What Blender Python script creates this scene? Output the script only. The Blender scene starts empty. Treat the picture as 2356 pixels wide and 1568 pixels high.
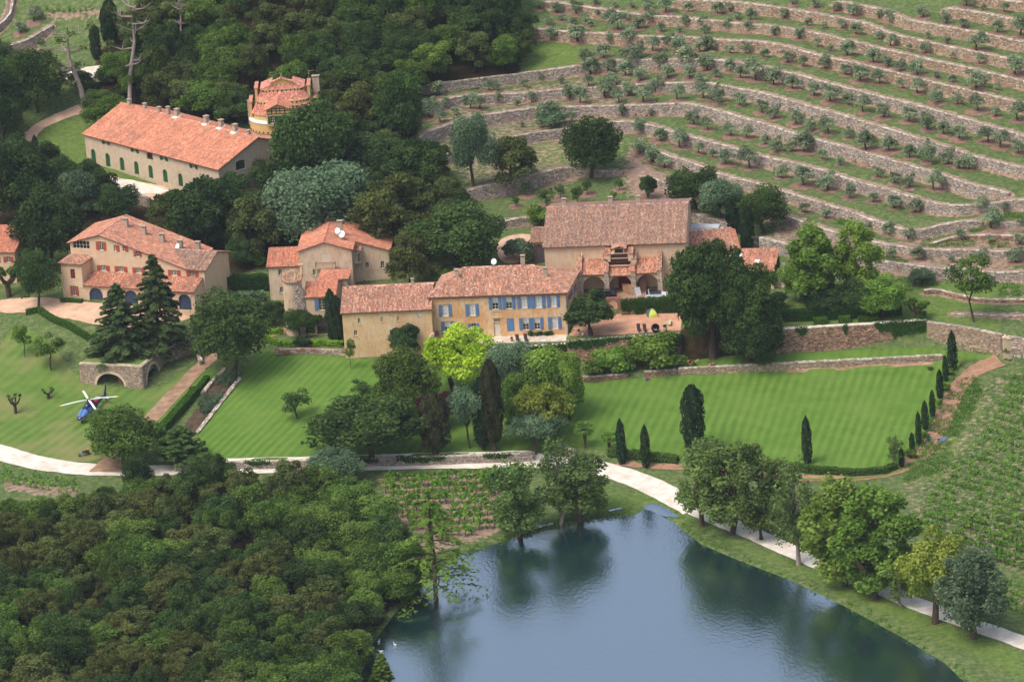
import bpy, bmesh, math, random
import numpy as np
from mathutils import Vector, Matrix
from mathutils.geometry import delaunay_2d_cdt
random.seed(7)
RNG = np.random.default_rng(7)
SC = bpy.context.scene
COL = SC.collection
R = math.radians
# ------------------------------------------------------------------ camera
PITCH, ROLL, FOC, DIST = R(19.0), R(3.7), 4800.0, 885.0
CAM = np.array([0.0, -DIST * math.cos(PITCH), DIST * math.sin(PITCH)])
_f = np.array([0, math.cos(PITCH), -math.sin(PITCH)])
_r0 = np.array([1.0, 0, 0])
_u0 = np.array([0, math.sin(PITCH), math.cos(PITCH)])
_u = _u0 * math.cos(ROLL) + _r0 * math.sin(ROLL)
_r = _r0 * math.cos(ROLL) - _u0 * math.sin(ROLL)
cd = bpy.data.cameras.new('camera')
cd.sensor_width = 36.0
cd.sensor_fit = 'HORIZONTAL'
cd.lens = FOC * 36.0 / 1024.0
cd.clip_start = 10.0
cd.clip_end = 9000.0
cam = bpy.data.objects.new('camera', cd)
COL.objects.link(cam)
cam.matrix_world = Matrix(((_r[0], _u[0], -_f[0], CAM[0]), (_r[1], _u[1], -_f[1], CAM[1]), (_r[2], _u[2], -_f[2], CAM[2]), (0, 0, 0, 1)))
SC.camera = cam
# ------------------------------------------------------------------ sky and sun (hazy overcast)
SUN_EL, SUN_AZ = R(58.0), R(-126.0)        # azimuth measured from +Y towards +X
w = bpy.data.worlds.new('World')
SC.world = w
w.use_nodes = True
nt = w.node_tree
bg = nt.nodes['Background']
sky = nt.nodes.new('ShaderNodeTexSky')
sky.sky_type = 'NISHITA'
sky.sun_disc = False
sky.sun_elevation = SUN_EL
sky.sun_rotation = SUN_AZ
sky.altitude = 250.0
sky.air_density = 1.2
sky.dust_density = 6.0
sky.ozone_density = 1.5
hs = nt.nodes.new('ShaderNodeHueSaturation')
hs.inputs['Saturation'].default_value = 0.86
nt.links.new(sky.outputs[0], hs.inputs['Color'])
nt.links.new(hs.outputs[0], bg.inputs[0])
bg.inputs[1].default_value = 0.15
sd = bpy.data.lights.new('sun', 'SUN')
sd.energy = 1.1
sd.angle = R(25.0)
sd.color = (1.0, 0.95, 0.86)
sun = bpy.data.objects.new('sun', sd)
COL.objects.link(sun)
_sdir = Vector((math.sin(SUN_AZ) * math.cos(SUN_EL), math.cos(SUN_AZ) * math.cos(SUN_EL), math.sin(SUN_EL)))
sun.rotation_euler = _sdir.to_track_quat('Z', 'Y').to_euler()
SC.view_settings.view_transform = 'Standard'
SC.view_settings.look = 'None'
SC.view_settings.exposure = 0.46
SC.view_settings.gamma = 1.0
SC.view_settings.use_curve_mapping = False
SC.cycles.max_bounces = 5
SC.cycles.diffuse_bounces = 2
SC.cycles.glossy_bounces = 2
SC.cycles.transmission_bounces = 2
SC.cycles.transparent_max_bounces = 4
SC.cycles.volume_bounces = 0
SC.cycles.use_denoising = True
# ------------------------------------------------------------------ picture <-> place
def F(x, y):                      # coordinates read off the photograph at 2356 px width
 return (x * 1024.0 / 2356.0, y * 1024.0 / 2356.0)
def T(c, r, x, y):                # coordinates read off tile (column, row) of the photograph
 return (256.0 * c + x * 0.108751, 170.5 * r + y * 0.108751)
def ray(p):
 d = _f * FOC + _r * (p[0] - 512.0) - _u * (p[1] - 340.5)
 return d / np.linalg.norm(d)
def onz(p, z):
 d = ray(p)
 return CAM + d * ((z - CAM[2]) / d[2])
def proj(P):
 v = np.asarray(P, float) - CAM
 k = FOC / v.dot(_f)
 return (512.0 + v.dot(_r) * k, 340.5 - v.dot(_u) * k)
def pxm(P):
 return FOC / (np.asarray(P, float) - CAM).dot(_f)
# ------------------------------------------------------------------ scene objects
def link(o, parent=None):
 COL.objects.link(o)
 if parent is not None:
  o.parent = parent
 return o
def tag(o, label=None, cat=None, group=None, kind=None):
 if label: o['label'] = label
 if cat: o['category'] = cat
 if group: o['group'] = group
 if kind: o['kind'] = kind
 elif cat: o['kind'] = 'thing'
 return o
def thing(name, label, cat, loc=(0, 0, 0), rz=0.0, group=None):
 o = bpy.data.objects.new(name, None)
 o.empty_display_size = 0.5
 link(o)
 o.location = loc
 o.rotation_euler = (0, 0, rz)
 return tag(o, label, cat, group)
def copy_tree(o, parent=None):
 c = o.copy()
 COL.objects.link(c)
 c.parent = parent
 for ch in list(o.children):
  copy_tree(ch, c)
 return c
class MB:
 """collects faces of one mesh; face colours go to the attribute Col"""
 def __init__(s):
  s.v, s.f, s.c, s.m = [], [], [], []
  s.col = None
  s.mi = 0
 def add(s, vs, fs, col=None):
  b = len(s.v)
  s.v.extend(tuple(map(float, p)) for p in vs)
  c = col if col is not None else s.col
  for f in fs:
   s.f.append(tuple(i + b for i in f))
   s.c.append(c)
   s.m.append(s.mi)
 def quad(s, a, b, c, d, col=None):
  s.add((a, b, c, d), ((0, 1, 2, 3),), col)
 def hexa(s, p, col=None):          # 8 corners: bottom ring 0-3, top ring 4-7
  s.add(p, ((3, 2, 1, 0), (4, 5, 6, 7), (0, 1, 5, 4), (1, 2, 6, 5), (2, 3, 7, 6), (3, 0, 4, 7)), col)
 def box(s, x0, x1, y0, y1, z0, z1, col=None):
  s.hexa(((x0, y0, z0), (x1, y0, z0), (x1, y1, z0), (x0, y1, z0), (x0, y0, z1), (x1, y0, z1), (x1, y1, z1), (x0, y1, z1)), col)
 def tube(s, pts, rad, n=6, cap=True, col=None):
  pts = [Vector(p) for p in pts]
  rings = []
  vs = []
  for i, p in enumerate(pts):
   t = (pts[min(i + 1, len(pts) - 1)] - pts[max(i - 1, 0)]).normalized()
   a = t.cross(Vector((0, 0, 1)))
   if a.length < 1e-3: a = Vector((1, 0, 0))
   a.normalize()
   b = t.cross(a)
   r = rad[i] if hasattr(rad, '__len__') else rad
   for k in range(n):
    an = 2 * math.pi * k / n
    vs.append(p + (a * math.cos(an) + b * math.sin(an)) * r)
  fs = []
  for i in range(len(pts) - 1):
   for k in range(n):
    k2 = (k + 1) % n
    fs.append((i * n + k, i * n + k2, (i + 1) * n + k2, (i + 1) * n + k))
  if cap:
   fs.append(tuple(range(n)))
   fs.append(tuple(reversed(range((len(pts) - 1) * n, len(pts) * n))))
  s.add(vs, fs, col)
 def lathe(s, prof, n=16, c=(0, 0, 0), col=None):
  vs, fs = [], []
  for r, z in prof:
   for k in range(n):
    a = 2 * math.pi * k / n
    vs.append((c[0] + r * math.cos(a), c[1] + r * math.sin(a), c[2] + z))
  for i in range(len(prof) - 1):
   for k in range(n):
    k2 = (k + 1) % n
    fs.append((i * n + k, i * n + k2, (i + 1) * n + k2, (i + 1) * n + k))
  fs.append(tuple(reversed(range(n))))
  fs.append(tuple(range((len(prof) - 1) * n, len(prof) * n)))
  s.add(vs, fs, col)
 def loft(s, rings, cap=True, col=None):     # rings: lists of the same number of points
  n = len(rings[0])
  vs = [p for r in rings for p in r]
  fs = []
  for i in range(len(rings) - 1):
   for k in range(n):
    k2 = (k + 1) % n
    fs.append((i * n + k, i * n + k2, (i + 1) * n + k2, (i + 1) * n + k))
  if cap:
   fs.append(tuple(reversed(range(n))))
   fs.append(tuple(range((len(rings) - 1) * n, len(rings) * n)))
  s.add(vs, fs, col)
 def build(s, name, mat, parent=None, smooth=False):
  me = bpy.data.meshes.new(name)
  me.from_pydata(s.v, [], s.f)
  for m in (mat if isinstance(mat, (list, tuple)) else [mat]):
   me.materials.append(m)
  if any(s.m):
   me.polygons.foreach_set('material_index', s.m)
  if any(c is not None for c in s.c):
   a = me.attributes.new('Col', 'FLOAT_COLOR', 'FACE')
   arr = np.ones((len(s.f), 4), np.float32)
   for i, c in enumerate(s.c):
    if c is not None: arr[i, :3] = c
   a.data.foreach_set('color', arr.ravel())
  if smooth:
   me.polygons.foreach_set('use_smooth', [True] * len(s.f))
  me.update()
  return link(bpy.data.objects.new(name, me), parent)
def quads_obj(name, V, C, mat, parent=None):
 """V: (n,4,3) quads, C: (n,3) colours; one mesh made quickly"""
 n = len(V)
 me = bpy.data.meshes.new(name)
 me.vertices.add(n * 4)
 me.vertices.foreach_set('co', V.astype(np.float32).ravel())
 me.loops.add(n * 4)
 me.loops.foreach_set('vertex_index', np.arange(n * 4, dtype=np.int32))
 me.polygons.add(n)
 me.polygons.foreach_set('loop_start', np.arange(0, n * 4, 4, dtype=np.int32))
 if C is not None:
  a = me.attributes.new('Col', 'FLOAT_COLOR', 'FACE')
  arr = np.ones((n, 4), np.float32)
  arr[:, :3] = C
  a.data.foreach_set('color', arr.ravel())
 me.materials.append(mat)
 me.update(calc_edges=True)
 return link(bpy.data.objects.new(name, me), parent)
# ------------------------------------------------------------------ materials
def lin(r, g, b):
 f = lambda c: (c / 255.0 / 12.92) if c <= 10 else ((c / 255.0 + 0.055) / 1.055) ** 2.4
 return (f(r), f(g), f(b))
def _nodes(name):
 m = bpy.data.materials.new(name)
 m.use_nodes = True
 t = m.node_tree
 return m, t, t.nodes, t.links, t.nodes['Principled BSDF']
def ramp(nodes, stops):
 n = nodes.new('ShaderNodeValToRGB')
 e = n.color_ramp.elements
 while len(e) < len(stops): e.new(0.5)
 for k, (p, c) in enumerate(stops):
  e[k].position = p
  e[k].color = (*c, 1) if hasattr(c, '__len__') else (c, c, c, 1)
 return n
def mixc(nodes, links, a, b, fac, mode='MIX'):
 n = nodes.new('ShaderNodeMix')
 n.data_type = 'RGBA'
 n.blend_type = mode
 for sock, v in ((n.inputs[0], fac), (n.inputs[6], a), (n.inputs[7], b)):
  if hasattr(v, 'links') or hasattr(v, 'is_linked'): links.new(v, sock)
  elif hasattr(v, '__len__'): sock.default_value = (*v[:3], 1)
  else: sock.default_value = v
 return n.outputs[2]
def noise(nodes, links, co, scale, detail=4, rough=0.55, dist=0.0):
 n = nodes.new('ShaderNodeTexNoise')
 n.inputs['Scale'].default_value = scale
 n.inputs['Detail'].default_value = detail
 n.inputs['Roughness'].default_value = rough
 n.inputs['Distortion'].default_value = dist
 if co is not None: links.new(co, n.inputs['Vector'])
 return n.outputs[0]
def wpos(nodes):
 return nodes.new('ShaderNodeNewGeometry').outputs['Position']
MATS = {}
def mat_plain(name, base, var=0.25, scale=1.5, scale2=9.0, rough=0.9, tint=None, bump=0.0, attr=False, spec=0.2, metal=0.0):
 """base colour broken up by two sizes of noise in world space"""
 if name in MATS: return MATS[name]
 m, t, N, L, B = _nodes(name)
 co = wpos(N)
 n1 = noise(N, L, co, scale, 5)
 n2 = noise(N, L, co, scale2, 3)
 b = tuple(base)
 hi = tuple(min(1, c * (1 + var)) for c in b)
 lo = tuple(c * (1 - var) for c in b)
 if tint: lo = tuple(tint)
 r1 = ramp(N, ((0.3, lo), (0.7, hi)))
 L.new(n1, r1.inputs[0])
 r2 = ramp(N, ((0.3, 1 - var * 0.6), (0.7, 1 + var * 0.4)))
 L.new(n2, r2.inputs[0])
 c = mixc(N, L, r1.outputs[0], r2.outputs[0], 1.0, 'MULTIPLY')
 if attr:
  a = N.new('ShaderNodeAttribute')
  a.attribute_name = 'Col'
  c = mixc(N, L, c, a.outputs['Color'], 1.0, 'MULTIPLY')
 L.new(c, B.inputs['Base Color'])
 B.inputs['Roughness'].default_value = rough
 B.inputs['Specular IOR Level'].default_value = spec
 B.inputs['Metallic'].default_value = metal
 if bump:
  bn = N.new('ShaderNodeBump')
  bn.inputs['Strength'].default_value = 0.6
  bn.inputs['Distance'].default_value = bump
  L.new(n2, bn.inputs['Height'])
  L.new(bn.outputs[0], B.inputs['Normal'])
 MATS[name] = m
 return m
def mat_attr(name, var=0.2, scale=6.0, rough=0.9, lichen=None, lichen_amt=0.5):
 """colour from the faces (Col), weathered by noise"""
 if name in MATS: return MATS[name]
 m, t, N, L, B = _nodes(name)
 co = wpos(N)
 a = N.new('ShaderNodeAttribute')
 a.attribute_name = 'Col'
 n1 = noise(N, L, co, scale, 4)
 r1 = ramp(N, ((0.3, 1 - var), (0.7, 1 + var)))
 L.new(n1, r1.inputs[0])
 c = mixc(N, L, a.outputs['Color'], r1.outputs[0], 1.0, 'MULTIPLY')
 if lichen:
  n2 = noise(N, L, co, 0.35, 6, 0.65)
  r2 = ramp(N, ((0.48, 0.0), (0.68, lichen_amt)))
  L.new(n2, r2.inputs[0])
  c = mixc(N, L, c, lichen, r2.outputs[0])
 L.new(c, B.inputs['Base Color'])
 B.inputs['Roughness'].default_value = rough
 B.inputs['Specular IOR Level'].default_value = 0.15
 MATS[name] = m
 return m
def mat_leaf(name, a, b, rand=0.2, hue=0.01, trans=0.38):
 """foliage: per-leaf Col (a grey value) mixes the two greens, each tree gets a small shift of its own"""
 if name in MATS: return MATS[name]
 a, b = [tuple(min(1, c * 1.15) for c in q) for q in (a, b)]
 m, t, N, L, B = _nodes(name)
 N.remove(B)
 at = N.new('ShaderNodeAttribute')
 at.attribute_name = 'Col'
 sep = N.new('ShaderNodeSeparateColor')
 L.new(at.outputs['Color'], sep.inputs[0])
 c = mixc(N, L, a, b, sep.outputs[0])
 oi = N.new('ShaderNodeObjectInfo')
 mr = N.new('ShaderNodeMapRange')
 L.new(oi.outputs['Random'], mr.inputs[0])
 mr.inputs[3].default_value = 1 - rand
 mr.inputs[4].default_value = 1 + rand
 hsv = N.new('ShaderNodeHueSaturation')
 L.new(c, hsv.inputs['Color'])
 L.new(mr.outputs[0], hsv.inputs['Value'])
 mh = N.new('ShaderNodeMath')
 mh.operation = 'MULTIPLY_ADD'
 fr = N.new('ShaderNodeMath')
 fr.operation = 'FRACT'
 m7 = N.new('ShaderNodeMath')
 m7.operation = 'MULTIPLY'
 m7.inputs[1].default_value = 7.31
 L.new(oi.outputs['Random'], m7.inputs[0])
 L.new(m7.outputs[0], fr.inputs[0])
 L.new(fr.outputs[0], mh.inputs[0])
 mh.inputs[1].default_value = 2 * hue
 mh.inputs[2].default_value = 0.5 - hue
 L.new(mh.outputs[0], hsv.inputs['Hue'])
 d = N.new('ShaderNodeBsdfDiffuse')
 tr = N.new('ShaderNodeBsdfTranslucent')
 mx = N.new('ShaderNodeMixShader')
 mx.inputs[0].default_value = trans
 L.new(hsv.outputs[0], d.inputs[0])
 L.new(hsv.outputs[0], tr.inputs[0])
 L.new(d.outputs[0], mx.inputs[1])
 L.new(tr.outputs[0], mx.inputs[2])
 L.new(mx.outputs[0], N['Material Output'].inputs[0])
 MATS[name] = m
 return m
# ------------------------------------------------------------------ terrain: smooth land, level pieces, terrace steps
CTRL = [  # (x, y, z) read off the photograph at 2356 px width, z in metres above the middle of the lawn
 (0,1568,-6),(300,1568,-6.2),(600,1568,-6.6),(0,1350,-5.6),(300,1350,-5.9),(600,1300,-6),(800,1350,-6.6),(100,1180,-5.3),(500,1180,-5.3),
 (0,1050,-4.6),(130,1075,-4.7),(260,1090,-4.8),(420,1080,-4.8),(660,1077,-4.9),(900,1070,-5),(1200,1062,-5.2),(1400,1085,-5.7),(1500,1115,-6.1),(1570,1145,-6.3),
 (900,1130,-5.4),(1100,1130,-5.6),(1100,1210,-6.4),(1250,1130,-5.8),(1300,1190,-6.8),(1450,1150,-6.7),
 (1700,1140,-5.6),(1650,1210,-6.7),(1800,1300,-6.7),(1950,1370,-6.7),(2150,1460,-6.7),(2300,1540,-6.6),(2356,1600,-6.6),(2300,1440,-6.2),(2000,1290,-6.2),(1800,1215,-6.2),
 (1600,1080,-4.9),(1800,1098,-4.9),(2000,1105,-4.8),(2080,1085,-4.6),(2130,1020,-3.8),(2180,940,-2.7),(2210,880,-1.8),(2290,830,0.0),(2356,810,0.6),
 (2356,900,-1.2),(2300,1000,-2.7),(2200,1080,-4.0),(2356,1150,-4.2),(2100,1180,-5.2),(2250,1270,-5.5),(2356,1380,-5.9),
 (0,960,-3.2),(0,860,-0.2),(0,760,3.6),(0,700,5.6),(100,780,3.0),(100,880,-0.9),(200,900,-1.4),(260,900,-1.35),(370,895,-1.2),(200,970,-2.8),(100,1040,-4.3),(220,1040,-4.1),(330,1000,-3.3),(300,960,-2.7),
 (345,965,-2.7),(375,870,-.7),(400,846,-.1),(425,818,.6),(450,797,1.1),(415,890,-1.1),(470,830,0.4),(430,960,-2.5),(500,880,-0.6),(560,790,1.5),(530,760,2.4),
 (90,700,6),(200,720,5.9),(300,720,5.8),(440,715,5.2),(520,690,4.6),(160,750,5.2),(560,700,4.4),(620,730,3.2),(640,700,3.6),(700,760,2.4),(770,775,2.0),
 (600,790,1.1),(800,825,.9),(1000,842,.2),
 (880,670,5.0),(640,640,5.2),(950,640,5.6),(560,630,6.0),(1160,600,7.6),(1190,560,8.6),(1100,480,11.5),(1240,590,7.4),
 (1240,610,6.6),(1330,690,6.2),(1530,690,6.2),(1420,660,6.4),(1600,660,6.2),(1700,700,5.8),(1850,700,5.6),(2000,700,5.8),(2200,690,6.4),(2300,640,7.8),(2356,700,6.3),
 (0,600,7),(0,500,9.5),(150,500,9.5),(300,490,10),(540,560,8.4),(400,460,10.6),(600,480,10.2),(800,520,9.4),(950,540,9),
 (330,425,12),(200,390,12.6),(100,350,13.2),(60,290,14.8),(200,370,13),(450,440,11.4),(610,450,11.2),(680,440,11.4),(180,240,17.5),(0,240,17),(0,150,22),(120,190,20.5),(0,60,28),(150,60,28),(300,90,26),(250,0,33),(450,150,23),(600,100,27),(600,0,34),
 (850,150,24.5),(1000,200,22.5),(1050,60,33),(1190,0,39),(900,0,36),(850,350,15),(980,320,17.5),(1020,430,13),
 (1250,130,29.5),(1400,100,33),(1250,40,36.5),(1600,50,39),(1800,100,38),(2000,60,43.5),(2356,0,52),(1500,0,41.5),
 (1200,280,19.8),(1400,260,22.4),(1600,250,25),(1800,250,27.6),(2000,250,30.2),(2200,250,32.6),(2356,250,34),
 (1400,340,17.6),(1300,450,12.6),(1450,430,13.4),(1180,490,11),(1560,430,13.6),(1700,430,15.2),(1800,400,18),(2000,400,20.6),(2200,400,22.6),(2356,400,24),
 (1720,500,11.2),(1800,540,10.4),(2000,520,13.4),(2200,500,16.6),(2356,500,17.6),(2000,610,8.2),(2200,590,11),(2356,590,11.8),(1640,520,10.2),(1680,560,8.6),
]
WATER_Z = -7.2
POND = [(560,2000),(640,1780),(760,1640),(815,1568),(850,1480),(905,1405),(965,1350),(1040,1278),(1090,1263),(1180,1233),(1300,1202),(1400,1187),(1455,1182),(1490,1164),(1520,1176),(1560,1202),(1620,1250),(1700,1284),(1830,1334),(1950,1392),(2080,1462),(2180,1522),(2235,1575),(2330,1680),(2330,2000)]
ZONES = {   # level ground: outline with heights, and the width over which it dies into the land around
 'lawn': ([(553,862,-0.3),(600,800,0.8),(640,806,0.8),(800,822,0.9),(890,826,0.8),(1000,842,0.2),(1200,860,-0.6),(1345,872,-1.2),(1560,862,-1.3),(1800,850,-1.2),(2000,838,-0.9),(2170,828,-0.6),(2215,830,-0.6),(2190,880,-1.5),(2150,960,-2.7),(2110,1020,-3.5),(2060,1082,-4.3),(1950,1088,-4.4),(1800,1076,-4.4),(1560,1060,-4.3),(1440,1045,-4.1),(1330,1030,-4.0),(1228,1036,-3.8),(1000,1046,-3.7),(700,1055,-3.6),(475,1060,-3.6),(440,1005,-3.0)], 0.6),
 'bed': ([(990,840,0.5),(1208,824,0.4),(1245,823,0.4),(1327,819,0.4),(1417,815,0.4),(1560,806,0.6),(1700,814,0.6),(1790,808,0.7),(2000,799,0.8),(2130,795,0.9),(2300,810,0.6),(2280,826,0.2),(2215,824,0.1),(2170,820,0.1),(2000,829,0.0),(1800,840,-0.2),(1560,852,-0.3),(1345,862,-0.4),(1200,858,-0.1),(1000,848,0.2)], 0.9),
 'garden': ([(1760,758,5.0),(1790,755,5.1),(2135,734,5.3),(2310,767,4.6),(2420,785,4.4),(2420,650,7.2),(2200,650,6.6),(2000,660,6.0),(1830,670,5.8),(1760,690,5.6),(1620,700,5.6),(1570,730,4.6),(1560,760,4.2)], 0.25),
 'terrace': ([(985,802,3),(1100,797,3),(1208,793,3),(1304,787,3),(1312,770,3),(1330,715,3),(1180,700,3),(985,770,3)], 0.25),
 'court': ([(1304,781,4),(1416,772,4),(1546,764,4),(1568,762,4),(1572,716,4),(1500,718,4),(1420,720,4),(1330,726,4),(1312,760,4)], 0.25),
 'yard': ([(1325,695,6.2),(1420,690,6.2),(1545,684,6.2),(1640,680,6.2),(1640,640,6.2),(1300,640,6.2),(1240,600,6.4)], 0.25),
 'cedar': ([(186,821,2.8),(312,822,2.8),(374,788,3.0),(450,750,3.6),(440,728,5.0),(240,752,5.0),(180,800,3.8)], 0.25),
}
WALLS = []   # (key, top line at 2356 px width, height, fade at the start, fade at the end, reach up, reach down)
def t2f(c, r, pts):
 return [(589.04 * c + x * 0.25021, 392.28 * r + y * 0.25021) for x, y in pts]
def W(key, pts, hw, fs=0, fe=0, up=7.0, dn=5.0):
 WALLS.append((key, pts, hw, fs, fe, up, dn))
W('a', t2f(2,0,[(290,0),(440,20),(700,65),(860,90),(1020,115),(1150,133),(1350,150),(1600,166),(1700,182),(1900,197),(2354,237)]) + t2f(3,0,[(200,262),(450,305),(700,365),(900,405),(1200,470),(1500,540),(1900,630),(2354,742),(2600,800)]), 1.7, 4, 0)
W('b', t2f(2,0,[(50,250),(300,270),(520,290),(700,305),(1000,318),(1300,335),(1600,350),(1900,362),(2354,392)]) + t2f(3,0,[(250,447),(500,520),(800,577),(1050,632),(1300,692),(1550,762),(1900,842),(2354,947),(2600,1005)]), 1.9, 3, 0)
W('c', t2f(1,0,[(1465,795),(1700,760),(2000,720),(2354,682)]) + t2f(2,0,[(300,640),(600,605),(850,570),(1000,552),(1300,546),(1600,544),(1900,546),(2100,576),(2354,622)]) + t2f(3,0,[(300,692),(600,772),(900,852),(1200,922),(1500,1002),(1900,1112),(2354,1250),(2600,1330)]), 2.0, 2, 0)
W('d', t2f(1,0,[(1530,985),(1700,925),(1800,888),(2000,870),(2354,855)]) + t2f(2,0,[(400,826),(750,801),(1000,786),(1250,767),(1600,758),(1800,760),(2000,798),(2354,866)]) + t2f(3,0,[(350,962),(700,1062),(1100,1182),(1500,1302),(1900,1432),(2354,1545),(2600,1600)]), 1.9, 3, 0)
W('e', t2f(1,0,[(1480,1245),(1540,1215),(1800,1130),(2050,1050),(2354,1015)]) + t2f(2,0,[(200,982),(700,972),(1200,966),(1600,940),(1750,970),(2000,1040),(2354,1142)]) + t2f(3,0,[(300,1240),(700,1340),(1000,1430),(1300,1512)]) + t2f(3,1,[(1500,0),(1680,60),(1880,130),(2230,200)]), 2.4, 1, 4)
W('f', t2f(1,0,[(1640,1455),(1800,1390),(2100,1330)]) + t2f(2,0,[(60,1240),(300,1200),(500,1175),(870,1122),(1080,1112),(1300,1150),(1500,1220),(1800,1292),(2100,1370),(2354,1445)]) + t2f(3,0,[(300,1512)]) + t2f(3,1,[(530,0),(720,65),(950,130),(1200,200),(1400,260),(1600,312),(1750,335),(1900,322),(2050,282),(2200,262),(2354,262),(2600,262)]), 2.0, 1, 0)
W('g', t2f(2,0,[(1240,1335),(1450,1430),(1750,1522)]) + t2f(2,1,[(1830,0),(2050,70),(2354,140)]) + t2f(3,1,[(200,203),(450,286),(700,352),(900,432),(1150,512),(1300,552),(1400,552),(1550,510),(1700,462),(1980,440)]), 1.8, 3, 1)
W('h', t2f(2,1,[(1180,25),(1350,82),(1540,152)]) + t2f(3,1,[(150,402),(400,490),(600,562),(980,642),(1150,682),(1350,722),(1700,727),(2050,742),(2354,747),(2600,750)]), 1.6, 2, 0)
W('i', t2f(2,1,[(2240,580)]) + t2f(3,1,[(0,612),(220,682),(600,760),(980,815),(1350,862),(1540,897),(1800,897),(2354,922),(2600,930)]), 2.0, 2, 0)
W('j', t2f(3,1,[(1430,1065),(1540,1045),(1700,1090),(1960,1150),(2354,1145),(2600,1150)]), 1.3, 1, 0, 4, 3)
W('k', t2f(3,1,[(1680,1322),(1900,1325),(2100,1355),(2354,1377),(2600,1390)]), 1.1, 1, 0, 4, 3)
W('l', t2f(3,1,[(1490,655),(1700,582),(2050,592),(2354,602),(2600,605)]), 1.0, 2, 0, 3, 3)
W('m', t2f(3,1,[(2140,470),(2354,482),(2600,490)]), 0.9, 1, 0, 3, 3)
W('n', t2f(3,0,[(600,0),(900,65),(1100,110),(1300,185),(1600,242),(1900,295),(2354,387),(2600,430)]), 1.9, 3, 0)
W('o', t2f(2,0,[(1480,0),(1900,12),(2100,27),(2354,55)]) + t2f(3,0,[(250,97),(500,127),(750,167),(950,212),(1180,330),(1400,376),(1700,440),(2000,497),(2354,572),(2600,620)]), 1.8, 3, 0)
W('p', t2f(3,0,[(1600,60),(1900,100),(2200,165),(2354,192),(2600,230)]), 2.0, 2, 0)
W('q', t2f(3,0,[(1900,-14),(2354,20),(2600,40)]), 1.8, 2, 0)
W('r', [(1067,434),(1115,424),(1178,415),(1240,394),(1300,382),(1332,380)], 2.9, 1, 1, 6, 5)
W('s', [(1330,393),(1380,391),(1436,390)], 1.2, 1, 2, 4, 3)
W('t', [(1148,506),(1200,499),(1275,494),(1400,482),(1528,464),(1583,484),(1640,500),(1685,512)], 1.7, 1, 2, 5, 4)
W('u', t2f(0,0,[(-200,330),(0,215),(70,140),(100,0),(110,-120)]), 1.6, 0, 0, 4, 4)
W('v', t2f(0,0,[(-200,500),(0,440),(200,390),(350,300),(480,205)]), 2.0, 0, 3, 5, 5)
W('x', t2f(0,0,[(230,480),(390,425)]), 1.0, 1, 1, 3, 3)
W('y', t2f(0,0,[(-100,580),(50,545)]), 1.2, 0, 2, 3, 3)
FREE_WALLS = []
GX0, GX1, GY0, GY1, GS = -140.0, 150.0, -220.0, 260.0, 0.7
gx = np.arange(GX0, GX1 + 0.01, GS)
gy = np.arange(GY0, GY1 + 0.01, GS)
def tps_fit(P, z, lam=0.0):
 n = len(P)
 d = np.linalg.norm(P[:, None] - P[None], axis=2)
 K = np.where(d > 0, d * d * np.log(d + 1e-9), 0.0) + lam * np.eye(n)
 Q = np.hstack([np.ones((n, 1)), P])
 A = np.block([[K, Q], [Q.T, np.zeros((3, 3))]])
 return np.linalg.solve(A, np.concatenate([z, np.zeros(3)])), P
def tps_eval(fit, X):
 wv, P = fit
 out = np.empty(len(X))
 for i in range(0, len(X), 20000):
  x = X[i:i + 20000]
  d2 = ((x[:, None] - P[None]) ** 2).sum(2)
  out[i:i + 20000] = (0.5 * d2 * np.log(d2 + 1e-12)) @ wv[:-3] + wv[-3] + x @ wv[-2:]
 return out
def hill_z(x, y, z):                        # the hillside rises gently, more so behind the winery
 if z <= 6 or y > 660: return z
 return 6 + (z - 6) * float(np.interp(x, [700, 1250], [0.86, 0.56]))
CTRL = [(x, y, hill_z(x, y, z)) for x, y, z in CTRL]
_cw = np.array([onz(F(x, y), z) for x, y, z in CTRL])
_edge = []
for yy in (-260, -330):                    # land in front of and beside the picture
 for xx in (-200, 0, 200): _edge.append((xx, yy, -6.5))
_edge += [(-200, -60, -2), (-200, 60, 10), (-200, 180, 40), (230, -60, -4), (230, 60, 22), (230, 180, 48), (0, 330, 72), (-200, 330, 66), (230, 330, 76)]
_pts = np.vstack([_cw, np.array(_edge, float)])
BASE = tps_fit(_pts[:, :2] / 50.0, _pts[:, 2], 0.004)
def base_at(X):
 return tps_eval(BASE, np.atleast_2d(X)[:, :2] / 50.0)
def sd_poly(X, poly):
 """signed distance, negative inside"""
 inside = np.zeros(len(X), bool)
 best = np.full(len(X), 1e9)
 n = len(poly)
 for i in range(n):
  a, b = poly[i], poly[(i + 1) % n]
  ab = b - a
  t = np.clip(((X - a) @ ab) / (ab @ ab + 1e-12), 0, 1)
  best = np.minimum(best, np.linalg.norm(X - (a + t[:, None] * ab), axis=1))
  c = (a[1] > X[:, 1]) != (b[1] > X[:, 1])
  with np.errstate(divide='ignore', invalid='ignore'):
   xi = (b[0] - a[0]) * (X[:, 1] - a[1]) / (b[1] - a[1]) + a[0]
  inside ^= c & (X[:, 0] < xi)
 return np.where(inside, -best, best)
def march(p, hfun, t0=500.0, t1=1500.0, n=900):
 d = ray(p)
 t = np.linspace(t0, t1, n)
 P = CAM + t[:, None] * d
 g = P[:, 2] - hfun(P)
 k = np.argmax(g < 0)
 if g[k] >= 0: k = n - 1
 a = t[k - 1] + (t[k] - t[k - 1]) * g[k - 1] / max(1e-9, g[k - 1] - g[k])
 return CAM + a * d
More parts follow.
